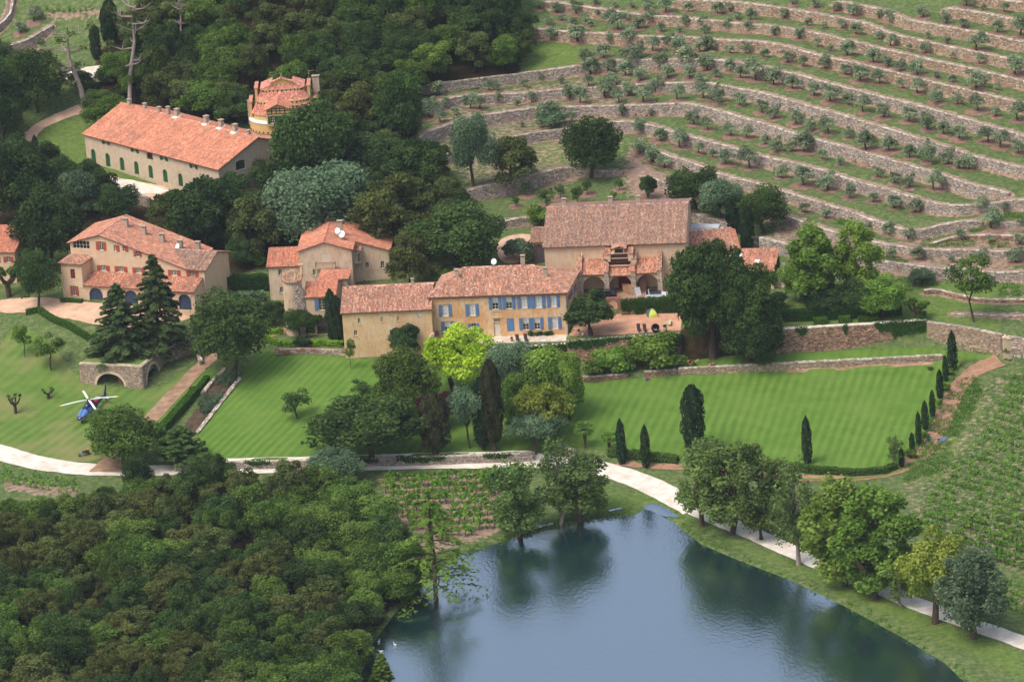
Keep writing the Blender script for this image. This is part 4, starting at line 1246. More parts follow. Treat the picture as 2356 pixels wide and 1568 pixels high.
# pollarded stumps with tufts
def mk_pollard(key, seed, leafy):
 rg = np.random.default_rng(seed)
 mb = MB()
 mb.tube([(0, 0, -0.3), (0.05, 0, 0.8), (0, 0, 1.5)], [0.3, 0.26, 0.3], 8)
 C = []
 for k in range(4):
  an = k * 1.57 + rg.normal(0, .3)
  e = (math.cos(an) * 0.9, math.sin(an) * 0.9, 2.1 + rg.uniform(-.2, .4))
  mb.tube([(0, 0, 1.3), (e[0] * .6, e[1] * .6, 1.6), e], [0.2, 0.16, 0.14], 6)
  C.append((e[0], e[1], e[2] + 0.25))
 V, Cc = clumps(rg, C, np.full(4, 0.5 if leafy else 0.3), 900 if leafy else 120, 0.22, inner=0.3)
 store_proto(key, 2.6, 3.0, mb, V, Cc, 'green', m_bark)
mk_pollard('pollard', 151, False)
mk_pollard('topiary_tree', 152, True)
# grapevine
for i in range(4):
 rg = np.random.default_rng(160 + i)
 mb = MB()
 mb.tube([(0, 0, -0.2), (rg.normal(0, .06), rg.normal(0, .06), 0.35), (rg.normal(0, .1), rg.normal(0, .1), 0.65)], [0.06, 0.05, 0.04], 5)
 C = np.stack([rg.normal(0, .25, 5), rg.normal(0, .18, 5), rg.uniform(0.65, 1.05, 5)], 1)
 V, Cc = clumps(rg, C, np.full(5, 0.26), 90, 0.22, inner=0.2)
 store_proto('vine', 1.1, 1.25, mb, V, Cc, 'vine', m_bark)
# ---- single trees read off the photograph: (kind, base x, base y, top y, width) at 2356 px width
def put(name, key, bx, by, ty, wd, label, cat='tree', group=None, var=None, dz=0.0, lean=None, rz=None):
 P = GF(bx, by)
 k = pxm(P)
 Hh = (by - ty) * 1024 / 2356 / (k * math.cos(PITCH))
 Ww = wd * 1024 / 2356 / k
 Hh = max(0.5, Hh - 0.2 * Ww * math.sin(PITCH)) * 1.04
 Ww *= 1.14
 return plant(name, key, (P[0], P[1], P[2] + dz - 0.05), Ww, Hh, label, cat, group, var=var, lean=lean, rz=rz)
SINGLE = [
 ('lime_tree','lime',1050,908,752,150,'bright lime green tree in front of the manor terrace'),
 ('walnut_tree','green',935,950,806,128,'rounded mid green tree left of the bright lime green tree'),
 ('walnut_tree','oak',855,1052,900,228,'large spreading dark green tree on the striped lawn by the road wall'),
 ('fruit_tree','fruit',686,962,898,76,'small crooked tree standing alone on the striped lawn'),
 ('fruit_tree','fruit',830,925,874,60,'small dark tree showing behind the large spreading lawn tree'),
 ('young_tree','young',807,848,780,28,'slim young staked tree on the lawn below the long wing'),
 ('bay_tree','round',932,824,746,64,'small conical green tree against the wall of the long wing'),
 ('rust_cypress','cypress_rust',1003,1043,902,64,'stout brownish cypress standing alone by the road wall'),
 ('plum_tree','plum',1008,985,896,82,'dark purple leaved tree behind the stout brownish cypress'),
 ('tall_cypress','cypress_tall',1113,1034,872,38,'tall dark green cypress of the pair by the road wall'),
 ('tall_cypress','cypress_rust',1138,1036,833,44,'tall brownish cypress of the pair by the road wall'),
 ('acacia_tree','umbrella',1082,1030,896,92,'thin grey green tree left of the tall cypress pair'),
 ('ash_tree','grey',1178,938,784,120,'grey green tree right of the bright lime green tree'),
 ('maple_tree','fresh',1262,955,806,132,'fresh green tree below the ivy hung terrace wall'),
 ('maple_tree','yellow',1252,1005,868,132,'yellowish green tree at the right end of the grove on the lawn'),
 ('maple_tree','fresh',1312,965,812,66,'narrow fresh green tree at the edge of the right lawn'),
 ('elm_tree','green',1212,985,850,110,'mid green tree in the heart of the grove on the lawn'),
 ('umbrella_tree','umbrella',1232,1045,952,128,'low flat topped grey green tree at the end of the road wall'),
 ('chestnut_tree','chestnut',1640,824,545,166,'giant dark green tree in front of the long tiled barn'),
 ('chestnut_tree','chestnut',1722,830,598,138,'giant dark green tree right beside the other giant, above the grass strip'),
 ('chestnut_tree','dark',1735,838,712,112,'lower dark tree at the right foot of the giant trees'),
 ('court_tree','round',1360,770,672,100,'round dark green tree in the orange gravel court'),
 ('bay_tree','oak',535,862,674,172,'big leafy tree beside the path below the round tower'),
 ('cedar_tree','cedar',281,822,650,150,'left of the two cedars on the plateau above the stone arch'),
 ('cedar_tree','cedar',368,804,586,146,'taller right cedar on the plateau above the stone arch'),
 ('road_tree','green',284,1068,940,152,'broad green tree at the fork of the white road and the path'),
 ('pine_tree','pine',420,1074,975,126,'dark spreading pine beside the fork of the white road'),
 ('bank_tree','poplar',1195,1242,1058,138,'loose green tree at the near left corner of the pond head'),
 ('bank_tree','wispy',1288,1206,1012,107,'thin half bare tree standing at the water of the pond head'),
 ('bank_tree','poplar',1335,1195,1044,143,'leafy tree standing at the water right of the half bare one'),
 ('bank_tree','poplar',1616,1208,1000,122,'first leafy tree on the right bank beside the white road'),
 ('bank_tree','poplar',1682,1228,1012,143,'second leafy tree on the right bank, behind the first'),
 ('bank_tree','poplar',1752,1240,1026,133,'third leafy tree on the right bank'),
 ('bank_tree','wispy',1838,1300,1060,128,'brownish half bare tree between leafy ones on the right bank'),
 ('bank_tree','tall_poplar',1942,1346,1098,163,'tall green tree on the right bank with a straight dark trunk'),
 ('bank_tree','tall_poplar',2018,1374,1112,181,'tall broad green tree on the right bank with a stout trunk'),
 ('bank_tree','yellow',2150,1432,1226,186,'yellowish green tree on the right bank with a forked trunk'),
 ('bank_tree','wispy',2075,1392,1280,102,'small thin tree between the stout tree and the yellowish one'),
 ('silver_poplar','silver',2242,1468,1268,170,'silvery grey green tree at the lower right beside the white road'),
 ('bald_cypress','bald_cypress',1005,1402,1120,215,'tall sparse tree standing in the dark water at the wood edge'),
 ('bald_cypress','spire',882,1592,1500,64,'bright green young conifer at the bottom edge in the dark water'),
 ('garden_poplar','tall_poplar',1872,708,515,128,'tall bright green tree in the hedged garden, left of two'),
 ('garden_poplar','tall_poplar',1974,705,508,102,'tall slender green tree in the hedged garden, right of two'),
 ('garden_tree','fresh',1845,690,600,92,'yellow green tree at the left of the hedged garden'),
 ('garden_tree','dark',1905,722,655,100,'low dark tree under the tall garden trees'),
 ('garden_tree','fresh',2035,730,640,112,'spreading green tree at the right end of the clipped hedges'),
 ('garden_tree','dark',1990,722,640,96,'dark shady tree between the tall slender tree and the spreading one'),
 ('lone_tree','young',2243,740,588,104,'lone young tree above the warm brown retaining wall'),
 ('topiary_tree','topiary_tree',2110,734,688,52,'small pruned tree with leafy knobs beside the garden hedge'),
 ('barn_tree','dark',1604,480,382,108,'dark tree behind the right end of the long tiled barn'),
 ('barn_tree','grey',1660,500,404,92,'grey green tree right of the dark one behind the barn'),
 ('barn_tree','oak',1760,534,428,104,'tree beside the two cypresses right of the barn'),
 ('barn_cypress','cypress_fat',1690,535,455,32,'cypress behind the white lorry'),
 ('barn_cypress','cypress_fat',1720,568,476,30,'cypress at the end of the barn annexe'),
 ('round_oak','dark',1358,408,266,120,'big round dark tree standing alone on the terraces'),
 ('hill_tree','grey',1090,428,262,96,'grey green conifer like tree left of the brownish one on the terraces'),
 ('hill_tree','wood_holm',1180,436,306,118,'brownish green tree above the curved orchard wall'),
 ('giant_oak','oak',726,455,228,172,'giant oak hiding the yellow turret house'),
 ('forest_oak','wood_oak',545,288,205,100,'green tree behind the winery ridge next to the turret house'),
 ('forest_oak','wood_green',472,272,192,104,'light green tree behind the middle of the winery ridge'),
 ('holm_oak','wood_brown',835,330,190,140,'brown tinged tree above the giant oak'),
 ('forest_oak','wood_oak',925,345,168,104,'green tree at the forest corner beside the first terraces'),
 ('forest_oak','wood_oak',960,440,318,130,'dark green tree at the lower forest corner'),
 ('forest_oak','wood_dark',860,430,300,150,'dark tree right of the giant oak'),
 ('forest_oak','wood_holm',990,420,330,90,'olive brown tree at the forest edge below the terraces'),
 ('spreading_oak','grey',728,575,384,228,'large round grey green tree behind the round tower house'),
 ('holm_oak','wood_brown',905,590,402,170,'brown tinged tree right of the round grey green one'),
 ('holm_oak','wood_holm',985,560,408,130,'olive brown tree at the end of the upper lane'),
 ('spreading_oak','oak',1060,625,474,196,'wide green tree behind the manor roof'),
 ('holm_oak','wood_brown',948,668,536,118,'dark brown green tree between the villa and the manor'),
 ('holm_oak','wood_holm',405,560,430,128,'brown green tree behind the red shuttered house'),
 ('holm_oak','wood_dark',470,575,412,140,'dark tree behind the right end of the red shuttered house'),
 ('holm_oak','wood_holm',585,600,440,120,'olive green tree left of the round grey green one'),
 ('holm_oak','wood_dark',520,560,420,100,'shady dark tree below the winery wall'),
 ('spreading_oak','dark',128,620,440,146,'huge dark green tree behind the left end of the red shuttered house'),
 ('spreading_oak','oak',88,705,575,84,'dark leafy tree at the left corner of the red shuttered house'),
 ('edge_tree','dark',50,520,330,150,'dark tree at the left edge below the bend of the lane'),
 ('edge_tree','dark',-15,540,300,110,'dark tree cut by the left edge'),
 ('edge_tree','grey',180,500,382,96,'blue green conifer like tree below the lane'),
 ('lane_tree','oak',88,258,110,120,'dark tree with a clear trunk inside the bend of the lane'),
 ('lane_tree','dark',5,330,150,110,'dark tree at the left edge beside the lane'),
 ('lane_tree','green',262,292,222,110,'light green bushy tree behind the corner of the winery'),
 ('lane_tree','oak',232,262,205,80,'low tree at the feet of the two half bare pines'),
 ('stone_pine','bare_pine',200,262,62,120,'half bare pine with a forked pale trunk behind the winery'),
 ('stone_pine','bare_pine',298,250,14,110,'tall half bare pine with grey dead branches behind the winery'),
 ('dead_tree','dead_tree',418,110,0,44,'dead grey tree standing in the upper wood'),
 ('forest_cypress','cypress_fat',222,135,60,22,'small cypress beside the half bare pine'),
 ('forest_cypress','cypress_tall',258,100,0,30,'tall dark cypress at the top edge above the pines'),
 ('forest_cypress','cypress_fat',245,95,20,20,'narrow cypress left of the tall one at the top edge'),
 ('winery_cypress','cypress',84,370,312,16,'slender cypress inside the bend of the lane'),
 ('winery_cypress','cypress',420,425,378,20,'slender cypress in front of the winery doors'),
 ('house_cypress','cypress_fat',766,782,668,22,'left of the twin cypresses beside the arched gatehouse'),
 ('house_cypress','cypress_fat',780,784,682,20,'right of the twin cypresses beside the arched gatehouse'),
 ('winery_tree','round',535,440,385,72,'dark bush at the corner of the winery gable'),
 ('slope_tree','young',58,822,748,50,'upper of two young trees on the rough slope'),
 ('slope_tree','young',118,850,766,68,'lower of two young trees on the rough slope'),
 ('pollard_tree','pollard',36,950,902,34,'left pollarded stump on the lawn by the helicopter'),
 ('pollard_tree','pollard',112,916,888,34,'right pollarded stump on the lawn by the helicopter'),
 ('pollard_tree','topiary_tree',20,682,612,56,'pollarded tree in front of the house at the left edge'),
 ('palm_tree','palm',1347,1030,966,52,'palm tree with a brown skirt on the lawn edge'),
 ('palm_tree','palm',1402,1034,990,50,'smaller palm tree beside the slender cypress'),
 ('lawn_cypress','cypress',1431,1067,964,20,'left of two slender cypresses in front of the right lawn'),
 ('lawn_cypress','cypress',1487,1075,978,20,'right of two slender cypresses in front of the right lawn'),
 ('lawn_cypress','cypress_fat',1598,1040,888,46,'stout tall cypress in the middle of the right lawn'),
 ('lawn_cypress','cypress',1858,1066,958,21,'single slender cypress at the near edge of the right lawn'),
 ('row_cypress','cypress',2192,852,762,20,'first and tallest cypress of the row along the red track, at the wall end'),
 ('row_cypress','cypress',2176,877,818,13,'second cypress from the far end of the row along the red track'),
 ('row_cypress','cypress',2163,918,850,15,'third cypress from the far end of the row along the red track'),
 ('row_cypress','cypress',2146,958,897,13,'fourth cypress from the far end of the row along the red track'),
 ('row_cypress','cypress',2129,988,921,15,'fifth cypress from the far end of the row along the red track'),
 ('row_cypress','cypress',2114,1021,947,13,'sixth cypress from the far end of the row along the red track'),
 ('row_cypress','cypress',2099,1035,994,12,'seventh and smallest cypress of the row along the red track'),
 ('row_cypress','cypress',2075,1074,1030,12,'last cypress of the row, behind the feathery shrub'),
 ('tamarisk','wispy',2062,1070,1000,46,'feathery light green shrub tree in the near corner of the right lawn'),
 ('tower_tree','oak',690,775,705,66,'dense leafy tree in front of the round tower'),
 ('tower_tree','round',628,745,690,60,'dark shrub tree left of the round tower foot'),
 ('road_oak','grey',775,1120,1022,112,'grey green tree rising over the road wall from the wood'),
]
for nm, key, bx, by, ty, wd, lab in SINGLE:
 put(nm, key, bx, by, ty, wd, lab)
# ---- woods: trees set closely at random, then thinned by distance
def scatter(poly, dmin, seed, tries=6000):
 P = polyF(poly)[:, :2]
 rg = np.random.default_rng(seed)
 lo, hi = P.min(0), P.max(0)
 X = rg.uniform(lo, hi, (tries, 2))
 X = X[sd_poly(X, P) < 0]
 out = []
 for x in X:
  if all((x[0] - o[0]) ** 2 + (x[1] - o[1]) ** 2 > dmin * dmin for o in out): out.append(x)
 return out
WOODN = {'wood_oak': 'green oak', 'wood_green': 'light green oak', 'wood_holm': 'olive green holm oak', 'wood_brown': 'brownish holm oak', 'wood_dark': 'dark green oak'}
_O = ['first','second','third','fourth','fifth','sixth','seventh','eighth','ninth']
ORD = _O + ['tenth','eleventh','twelfth','thirteenth','fourteenth','fifteenth','sixteenth','seventeenth','eighteenth','nineteenth']
for t_, p_ in (('twentieth','twenty'),('thirtieth','thirty'),('fortieth','forty'),('fiftieth','fifty'),('sixtieth','sixty'),('seventieth','seventy')):
 ORD += [t_] + [p_ + ' ' + o for o in _O]
def wood(pts, mix, hrange, wrange, where, grp, seed):
 rg = np.random.default_rng(seed)
 ks = list(mix)
 pr = np.array([mix[k] for k in ks], float); pr /= pr.sum()
 vis = [x for x in pts if -40 < proj((x[0], x[1], zat(*x) + 4))[0] < 1064 and -30 < proj((x[0], x[1], zat(*x) + 4))[1] < 740]
 vis.sort(key=lambda x: proj((x[0], x[1], zat(*x)))[1])
 nr = 14 if len(vis) > 40 else 6
 place = {}
 for r_ in range(0, len(vis), nr):
  for c_, x in enumerate(sorted(vis[r_:r_ + nr], key=lambda x: proj((x[0], x[1], zat(*x)))[0])): place[id(x)] = (c_, r_ // nr)
 for x in vis:
  # kinds grow in patches
  nz = vnoise(np.array([x]), 13.0, seed)[0] + rg.normal(0, 0.18)
  k = ks[min(len(ks) - 1, int(np.searchsorted(np.cumsum(pr), min(0.999, max(0, (nz - 0.2) / 0.6)))))]
  c_, r_ = place[id(x)]
  plant('holm_oak' if k in ('wood_holm', 'wood_brown') else 'oak_tree', k, (x[0], x[1], zat(*x) - 0.1), rg.uniform(*wrange), rg.uniform(*hrange), f'{WOODN[k]} {where}, {ORD[c_]} from left in {ORD[r_]} rank down', 'tree', grp + ', ' + WOODN[k])
WOOD1 = [(-60,1222),(100,1212),(230,1190),(300,1150),(420,1142),(560,1148),(700,1146),(790,1156),(850,1200),(925,1250),(965,1335),(915,1396),(862,1468),(826,1548),(770,1640),(600,1700),(0,1720),(-80,1500)]
wood(scatter(WOOD1, 4.6, 5), {'wood_green': 3, 'wood_oak': 3, 'wood_dark': 1.5, 'wood_holm': 3.0, 'wood_brown': 0.5}, (5.0, 9.0), (4.6, 9.6), 'in the pond wood', 'trees of the wood beside the pond', 11)
WOOD2 = [(330,60),(480,-60),(780,-80),(1180,-60),(1200,20),(1195,165),(1080,185),(970,200),(930,300),(900,360),(800,330),(700,250),(560,200),(560,262),(470,270),(300,256),(250,230),(320,120)]
wood(scatter(WOOD2, 5.2, 6), {'wood_dark': 1.5, 'wood_oak': 4, 'wood_green': 2.6, 'wood_holm': 1.0}, (7.0, 10.5), (6.5, 10), 'behind the winery', 'trees of the wood behind the winery', 12)
WOOD3 = [(640,440),(700,400),(880,380),(1030,440),(1060,500),(1000,600),(930,620),(860,560),(620,570),(560,620),(500,570),(420,540),(430,500),(560,475)]
wood(scatter(WOOD3, 5.2, 8), {'wood_dark': 3, 'wood_oak': 2, 'wood_holm': 2}, (5.5, 8), (6, 9), 'among the houses', 'trees among the houses', 13)
WOOD4 = [(-80,400),(120,400),(220,460),(300,520),(170,500),(60,470),(-60,470)]
wood(scatter(WOOD4, 6.5, 9), {'wood_dark': 4, 'wood_oak': 2}, (6, 9), (6, 9), 'below the lane', 'trees below the lane', 14)
WOOD5 = [(-60,60),(40,230),(30,260),(-20,330),(-120,330),(-120,100)]
wood(scatter(WOOD5, 5.5, 10), {'wood_dark': 4, 'wood_oak': 3}, (6, 9), (6, 9), 'above the lane', 'trees above the lane', 15)
wood(scatter([(180,205),(330,150),(330,215),(250,235),(200,240)], 4.5, 21), {'wood_dark': 2, 'wood_oak': 4}, (3, 5), (4, 6), 'under the half bare pines', 'trees under the half bare pines', 16)
# ---- olive trees of the terraces
OL3 = [(250,80,70),(415,120,110),(590,130,100),(680,205,90),(770,45,60),(800,140,60),(950,70,60),(1100,75,60),(1240,95,90),(1410,115,140),(1620,110,90),(150,215,80),(340,230,80),(455,190,80),(560,230,90),(720,250,70),(900,210,130),(970,275,150),(1075,190,100),(1165,265,140),(1270,205,100),(1370,290,90),(1605,235,100),(1545,300,70),(1755,220,80),(1770,310,80),(1980,280,100),(2180,290,80),(2200,190,90),(2065,180,80),(1890,130,110),(2010,100,80),(200,340,110),(365,360,100),(600,380,150),(1090,390,130),(900,390,90),(1295,470,120),(1450,400,80),(1545,480,130),(1730,480,100),(1800,470,110),(2010,490,110),(2150,490,100),(2320,530,110),(680,580,140),(845,535,130),(1065,490,70),(1130,590,150),(885,665,110),(720,690,140),(1045,700,140),(1185,740,140),(1380,600,140),(1440,720,140),(1600,600,160),(1640,720,160),(1800,650,140),(1880,715,80),(2005,660,120),(2110,720,110),(2240,740,150),(2345,745,80),(270,730,60),(115,800,80),(455,765,60),(700,790,110),(930,775,100),(1325,845,120),(1745,790,110),(530,900,110),(630,950,140),(865,905,140),(985,950,120),(1070,885,120),(1210,945,150),(1520,920,120),(1765,905,120),(1885,940,130),(2095,970,120),(2300,1040,120),(180,930,80),(50,975,80),(350,1145,230),(550,1115,90),(95,1170,50),(1020,1060,90),(1285,1070,60),(1190,1215,150),(1680,1145,120),(1800,1195,110),(2010,1250,130),(2165,1270,130),(2335,1330,110),(1360,1300,120),(1550,1360,140),(1715,1410,110),(1850,1450,100),(1970,1510,120),(2180,1550,150),(1180,1405,130),(1300,1490,120),(1400,1545,110)]
OL4 = [(230,45,70),(430,75,80),(630,100,80),(790,150,130),(1030,175,90),(1120,195,120),(1430,160,110),(1640,215,110),(1820,55,110),(1800,260,100),(1980,90,60),(2170,110,80),(2105,300,100),(2320,330,150),(155,170,90),(370,240,80),(520,260,60),(685,265,80),(810,320,120),(1025,365,90),(1135,425,110),(1470,355,70),(1650,405,70),(1450,490,110),(1300,465,60),(1690,540,70),(1925,470,140),(1950,590,100),(2270,685,160),(65,330,80),(290,360,90),(460,430,80),(570,470,80),(730,515,150),(975,580,160),(1105,610,80),(1220,650,90),(1380,690,120),(1550,720,70),(1690,760,90),(1910,820,150),(2110,830,70),(180,575,130),(320,610,110),(520,630,120),(715,690,120),(850,750,160),(1020,770,140),(1235,815,90),(1380,860,120),(1550,940,130),(1740,960,100),(1930,1020,140),(2100,1070,120),(2300,1110,130),(60,785,140),(230,820,120),(430,880,110),(570,935,130),(740,970,110),(880,1030,140),(1060,1080,140),(1300,1120,140),(1470,1190,150),(1620,1240,110),(1760,1280,130),(2015,1310,150),(2140,1360,140),(2300,1410,120),(65,1090,110),(255,1140,120),(390,1200,110),(550,1230,130),(750,1270,120),(905,1380,150),(1120,1390,150),(1310,1450,120),(1470,1490,160),(1660,1510,120),(1760,1550,110),(1850,1555,110),(80,1390,110),(220,1390,120),(330,1400,150),(500,1465,80),(670,1520,80)]
OL8 = [(130,70,100),(330,140,150),(550,180,130),(750,250,110),(965,290,100),(1160,350,110),(1350,385,110),(1165,120,120),(1300,155,130),(1530,180,130),(1010,60,80),(340,385,100),(535,440,100),(915,540,80),(1110,590,110),(1290,630,120),(1970,380,110),(2170,370,70),(2060,530,150),(2340,520,80),(1780,640,80),(2050,660,60),(2310,680,100),(1140,800,110),(1370,820,110),(1700,840,60),(1970,830,90),(2280,850,130)]
OL1 = [(185,305,120),(320,200,140),(370,405,60)]
OL2 = [(1665,885,110),(1740,975,90),(1980,1000,110),(2055,1000,100),(1700,1130,110),(1600,1080,140),(2140,830,100),(2240,930,80),(1830,1060,90),(2210,830,80)]
WSHORT = {'a': 'the third terrace wall from the top', 'b': 'the terrace wall above the meadow patch', 'c': 'the long bent grey terrace wall', 'd': 'the middle terrace wall', 'e': 'the tallest grey terrace wall', 'f': 'the wall bending above the round dark tree', 'g': 'the wall with the orange earth path', 'h': 'the terrace wall above the garden poplars', 'i': 'the lowest terrace wall', 'n': 'the kinked upper right wall', 'o': 'the second wall from the upper right corner', 'p': 'the highest but one upper right wall', 'q': 'the topmost wall', 'r': 'the curved orchard wall', 't': 'the rubble wall behind the barn', 'u': 'the wall along the red path', 'v': 'the curved wall at the upper left', 'm': 'the short low wall at the right edge', 'l': 'the broken wall among weeds'}
OL = [(t2f(2, 0, [(x, y)])[0], w_) for x, y, w_ in OL3] + [(t2f(3, 0, [(x, y)])[0], w_) for x, y, w_ in OL4] + [(t2f(3, 1, [(x, y)])[0], w_) for x, y, w_ in OL8] + [(t2f(0, 0, [(x, y)])[0], w_) for x, y, w_ in OL1] + [(t2f(1, 0, [(x, y)])[0], w_) for x, y, w_ in OL2]
_rows = {}
for (fx, fy), w_ in OL:
 best, bk = 1e9, None
 for key, pts, *_ in WALLS:
  if key not in WSHORT: continue
  xs = [p[0] for p in pts]
  if not (min(xs) - 30 <= fx <= max(xs) + 30): continue
  o_ = np.argsort(xs)
  wy = np.interp(fx, np.array(xs)[o_], np.array([p[1] for p in pts])[o_])
  if 0 < fy - wy < best: best, bk = fy - wy, key
 _rows.setdefault(bk, []).append((fx, fy, w_))
SOILQ = []
for bk, items in _rows.items():
 items.sort()
 for i, (fx, fy, w_) in enumerate(items):
  P = GF(fx, fy)
  k = pxm(P)
  Ww = min(w_, 190) * 0.10875 / k * 1.24 * random.uniform(.82, 1.2)
  Hh = Ww * random.uniform(0.84, 1.02)
  lab = f'{ORD[i]} olive tree from the left, below {WSHORT[bk]}' if bk else f'{ORD[i]} olive tree from the left, above every terrace wall'
  plant('olive_tree', 'olive', (P[0], P[1], P[2] - 0.05), Ww, Hh, lab, 'olive tree', 'olive trees of the terraced hillside')
  SOILQ.append((P[0], P[1], Ww * random.uniform(.4, .68)))
# orchard trees and their dug circles
for i, (x, y, w_, key, nm) in enumerate([(320,335,165,'fruit','left'),(610,310,150,'fruit','second'),(440,258,120,'fruit','back left'),(700,220,120,'fruit','back middle'),(935,284,90,'young','slim upright'),(985,180,100,'fruit','back right'),(130,235,120,'fruit','far left back'),(30,335,90,'fruit','far left front')]):
 fx, fy = t2f(2, 1, [(x, y)])[0]
 P = GF(fx, fy)
 Ww = w_ * 0.10875 / pxm(P)
 plant('fruit_tree', key, (P[0], P[1], P[2] - .05), Ww, Ww * 1.15, f'{nm} fruit tree of the small orchard behind the barn', 'fruit tree', 'fruit trees of the orchard')
 SOILQ.append((P[0], P[1], Ww * 0.72))
P = GF(*t2f(2, 1, [(1250, 252)])[0])
plant('orchard_tree', 'round', tuple(P), 3.9, 4.6, 'dark dense round tree at the right end of the orchard', 'tree')
SOILQ.append((P[0], P[1], 2.2))
# dug earth under the trees: one patch each, all of it bare soil
m_soil = mat_plain('dug_soil', lin(142,114,98), 0.22, 1.2, 7.0, 1.0, tint=lin(112,88,74), bump=0.05)
mb = MB()
for x, y, r in SOILQ:
 n = 16
 vs = [(x, y, zat(x, y) + 0.14)]
 for q in (0.55, 1.0):
  for k in range(n):
   a = 2 * math.pi * k / n
   rr = r * q * random.uniform(0.88, 1.12)
   px, py = x + rr * math.cos(a), y + rr * math.sin(a)
   vs.append((px, py, min(zat(px, py) + (0.10 if q < 1 else 0.05), vs[0][2] + 0.1)))
 fs = [(0, 1 + k, 1 + (k + 1) % n) for k in range(n)] + [(1 + k, 1 + n + k, 1 + n + (k + 1) % n, 1 + (k + 1) % n) for k in range(n)]
 mb.add(vs, fs)
tag(mb.build('dug_soil', m_soil), kind='stuff', label='reddish dug earth in rings under the olive and fruit trees')
# ---- vines
def vine_field(poly, dirF, rs, vs, seed, where, grp, limit, miss=0.12, hs=1.0):
 P = polyF(poly)[:, :2]
 a = GF(*dirF[0])[:2]; b = GF(*dirF[1])[:2]
 u = (b - a) / np.linalg.norm(b - a); v = np.array([-u[1], u[0]])
 rg = np.random.default_rng(seed)
 c = P.mean(0)
 pts = []
 for i in range(-60, 61):
  for j in range(-90, 91):
   q = c + v * i * rs + u * (j * vs) + rg.normal(0, 0.09, 2)
   pts.append((q[0], q[1], i))
 X = np.array(pts)
 X = X[sd_poly(X[:, :2], P) < 0]
 X = X[rg.random(len(X)) > miss]
 pj = np.array([proj((x[0], x[1], zat(x[0], x[1])))[1] for x in X])
 X = X[np.argsort(-pj)]
 rows_ = sorted(set(X[:limit, 2]))
 for k, x in enumerate(X[:limit]):
  rr_ = sorted(q[0] for q in X[:limit] if q[2] == x[2])
  lab_ = f'{where}, {ORD[rr_.index(x[0])]} from left in {ORD[rows_.index(x[2])]} row from the near edge'
  x = x[:2]
  s = rg.uniform(0.8, 1.25) * hs
  plant('grapevine', 'vine', (x[0], x[1], zat(*x)), 1.1 * s, 1.25 * s, lab_, 'grapevine', grp)
 return X[limit:, :2]
rest = [vine_field([(870,1098),(1000,1090),(1190,1088),(1205,1130),(1160,1215),(1060,1240),(960,1230),(905,1180)], ((880,1120),(1180,1108)), 2.7, 1.2, 31, 'grapevine by the pond', 'grapevines of the plot by the pond', 170, .08, 1.45),
  vine_field([(2140,1130),(2250,1020),(2330,860),(2440,850),(2440,1345),(2356,1322),(2240,1270),(2120,1215)], ((2150,1150),(2330,1200)), 2.5, 0.95, 32, 'grapevine in right field', 'grapevines of the wide right field', 130, .18, 1.05),
  vine_field([(2165,1262),(2250,1292),(2356,1345),(2440,1420),(2400,1440),(2300,1400),(2230,1330)], ((2180,1280),(2340,1350)), 2.0, 1.2, 33, 'bushy grapevine in the strip beside the silvery tree', 'grapevines beside the silvery tree', 0),
  vine_field([(100,12),(240,8),(240,38),(105,44)], ((100,30),(240,30)), 2.3, 1.3, 34, 'grapevine', 'v', 0),
  vine_field([(0,1078),(60,1090),(180,1112),(190,1140),(90,1130),(0,1115)], ((0,1090),(180,1125)), 2.0, 1.3, 35, 'grapevine', 'v', 0, hs=1.2),
  vine_field([(2300,662),(2420,655),(2420,682),(2300,684)], ((2300,670),(2420,668)), 1.6, 0.9, 36, 'grapevine', 'v', 0)]
def mass(name, label, X, kind, size, per, h, wd, seed, smin=0.8, smax=1.25):
 rg = np.random.default_rng(seed)
 Vs, Cs = [], []
 for x in X:
  s = rg.uniform(smin, smax)
  z = zat(*x)
  n = per
  P = np.stack([x[0] + rg.normal(0, wd, n) * s, x[1] + rg.normal(0, wd, n) * s, z + rg.uniform(0.15, 1.0, n) * h * s], 1)
  Nn = rg.normal(0, 1, (n, 3)) + np.array([0, 0, 0.8])
  Vs.append(leaf_quads(rg, P, Nn, size, 1.5))
  v = np.clip(rg.normal(0.5, 0.18) + rg.normal(0, 0.16, n), 0, 1)
  Cs.append(np.stack([v, v, v], 1))
 o = quads_obj(name, np.concatenate(Vs), np.concatenate(Cs), LEAF[kind])
 return tag(o, label, kind='stuff')
mass('vineyard_rows', 'far rows of green grapevines', np.concatenate([r for r in rest if len(r)]), 'vine', 0.24, 34, 1.05, 0.22, 41)
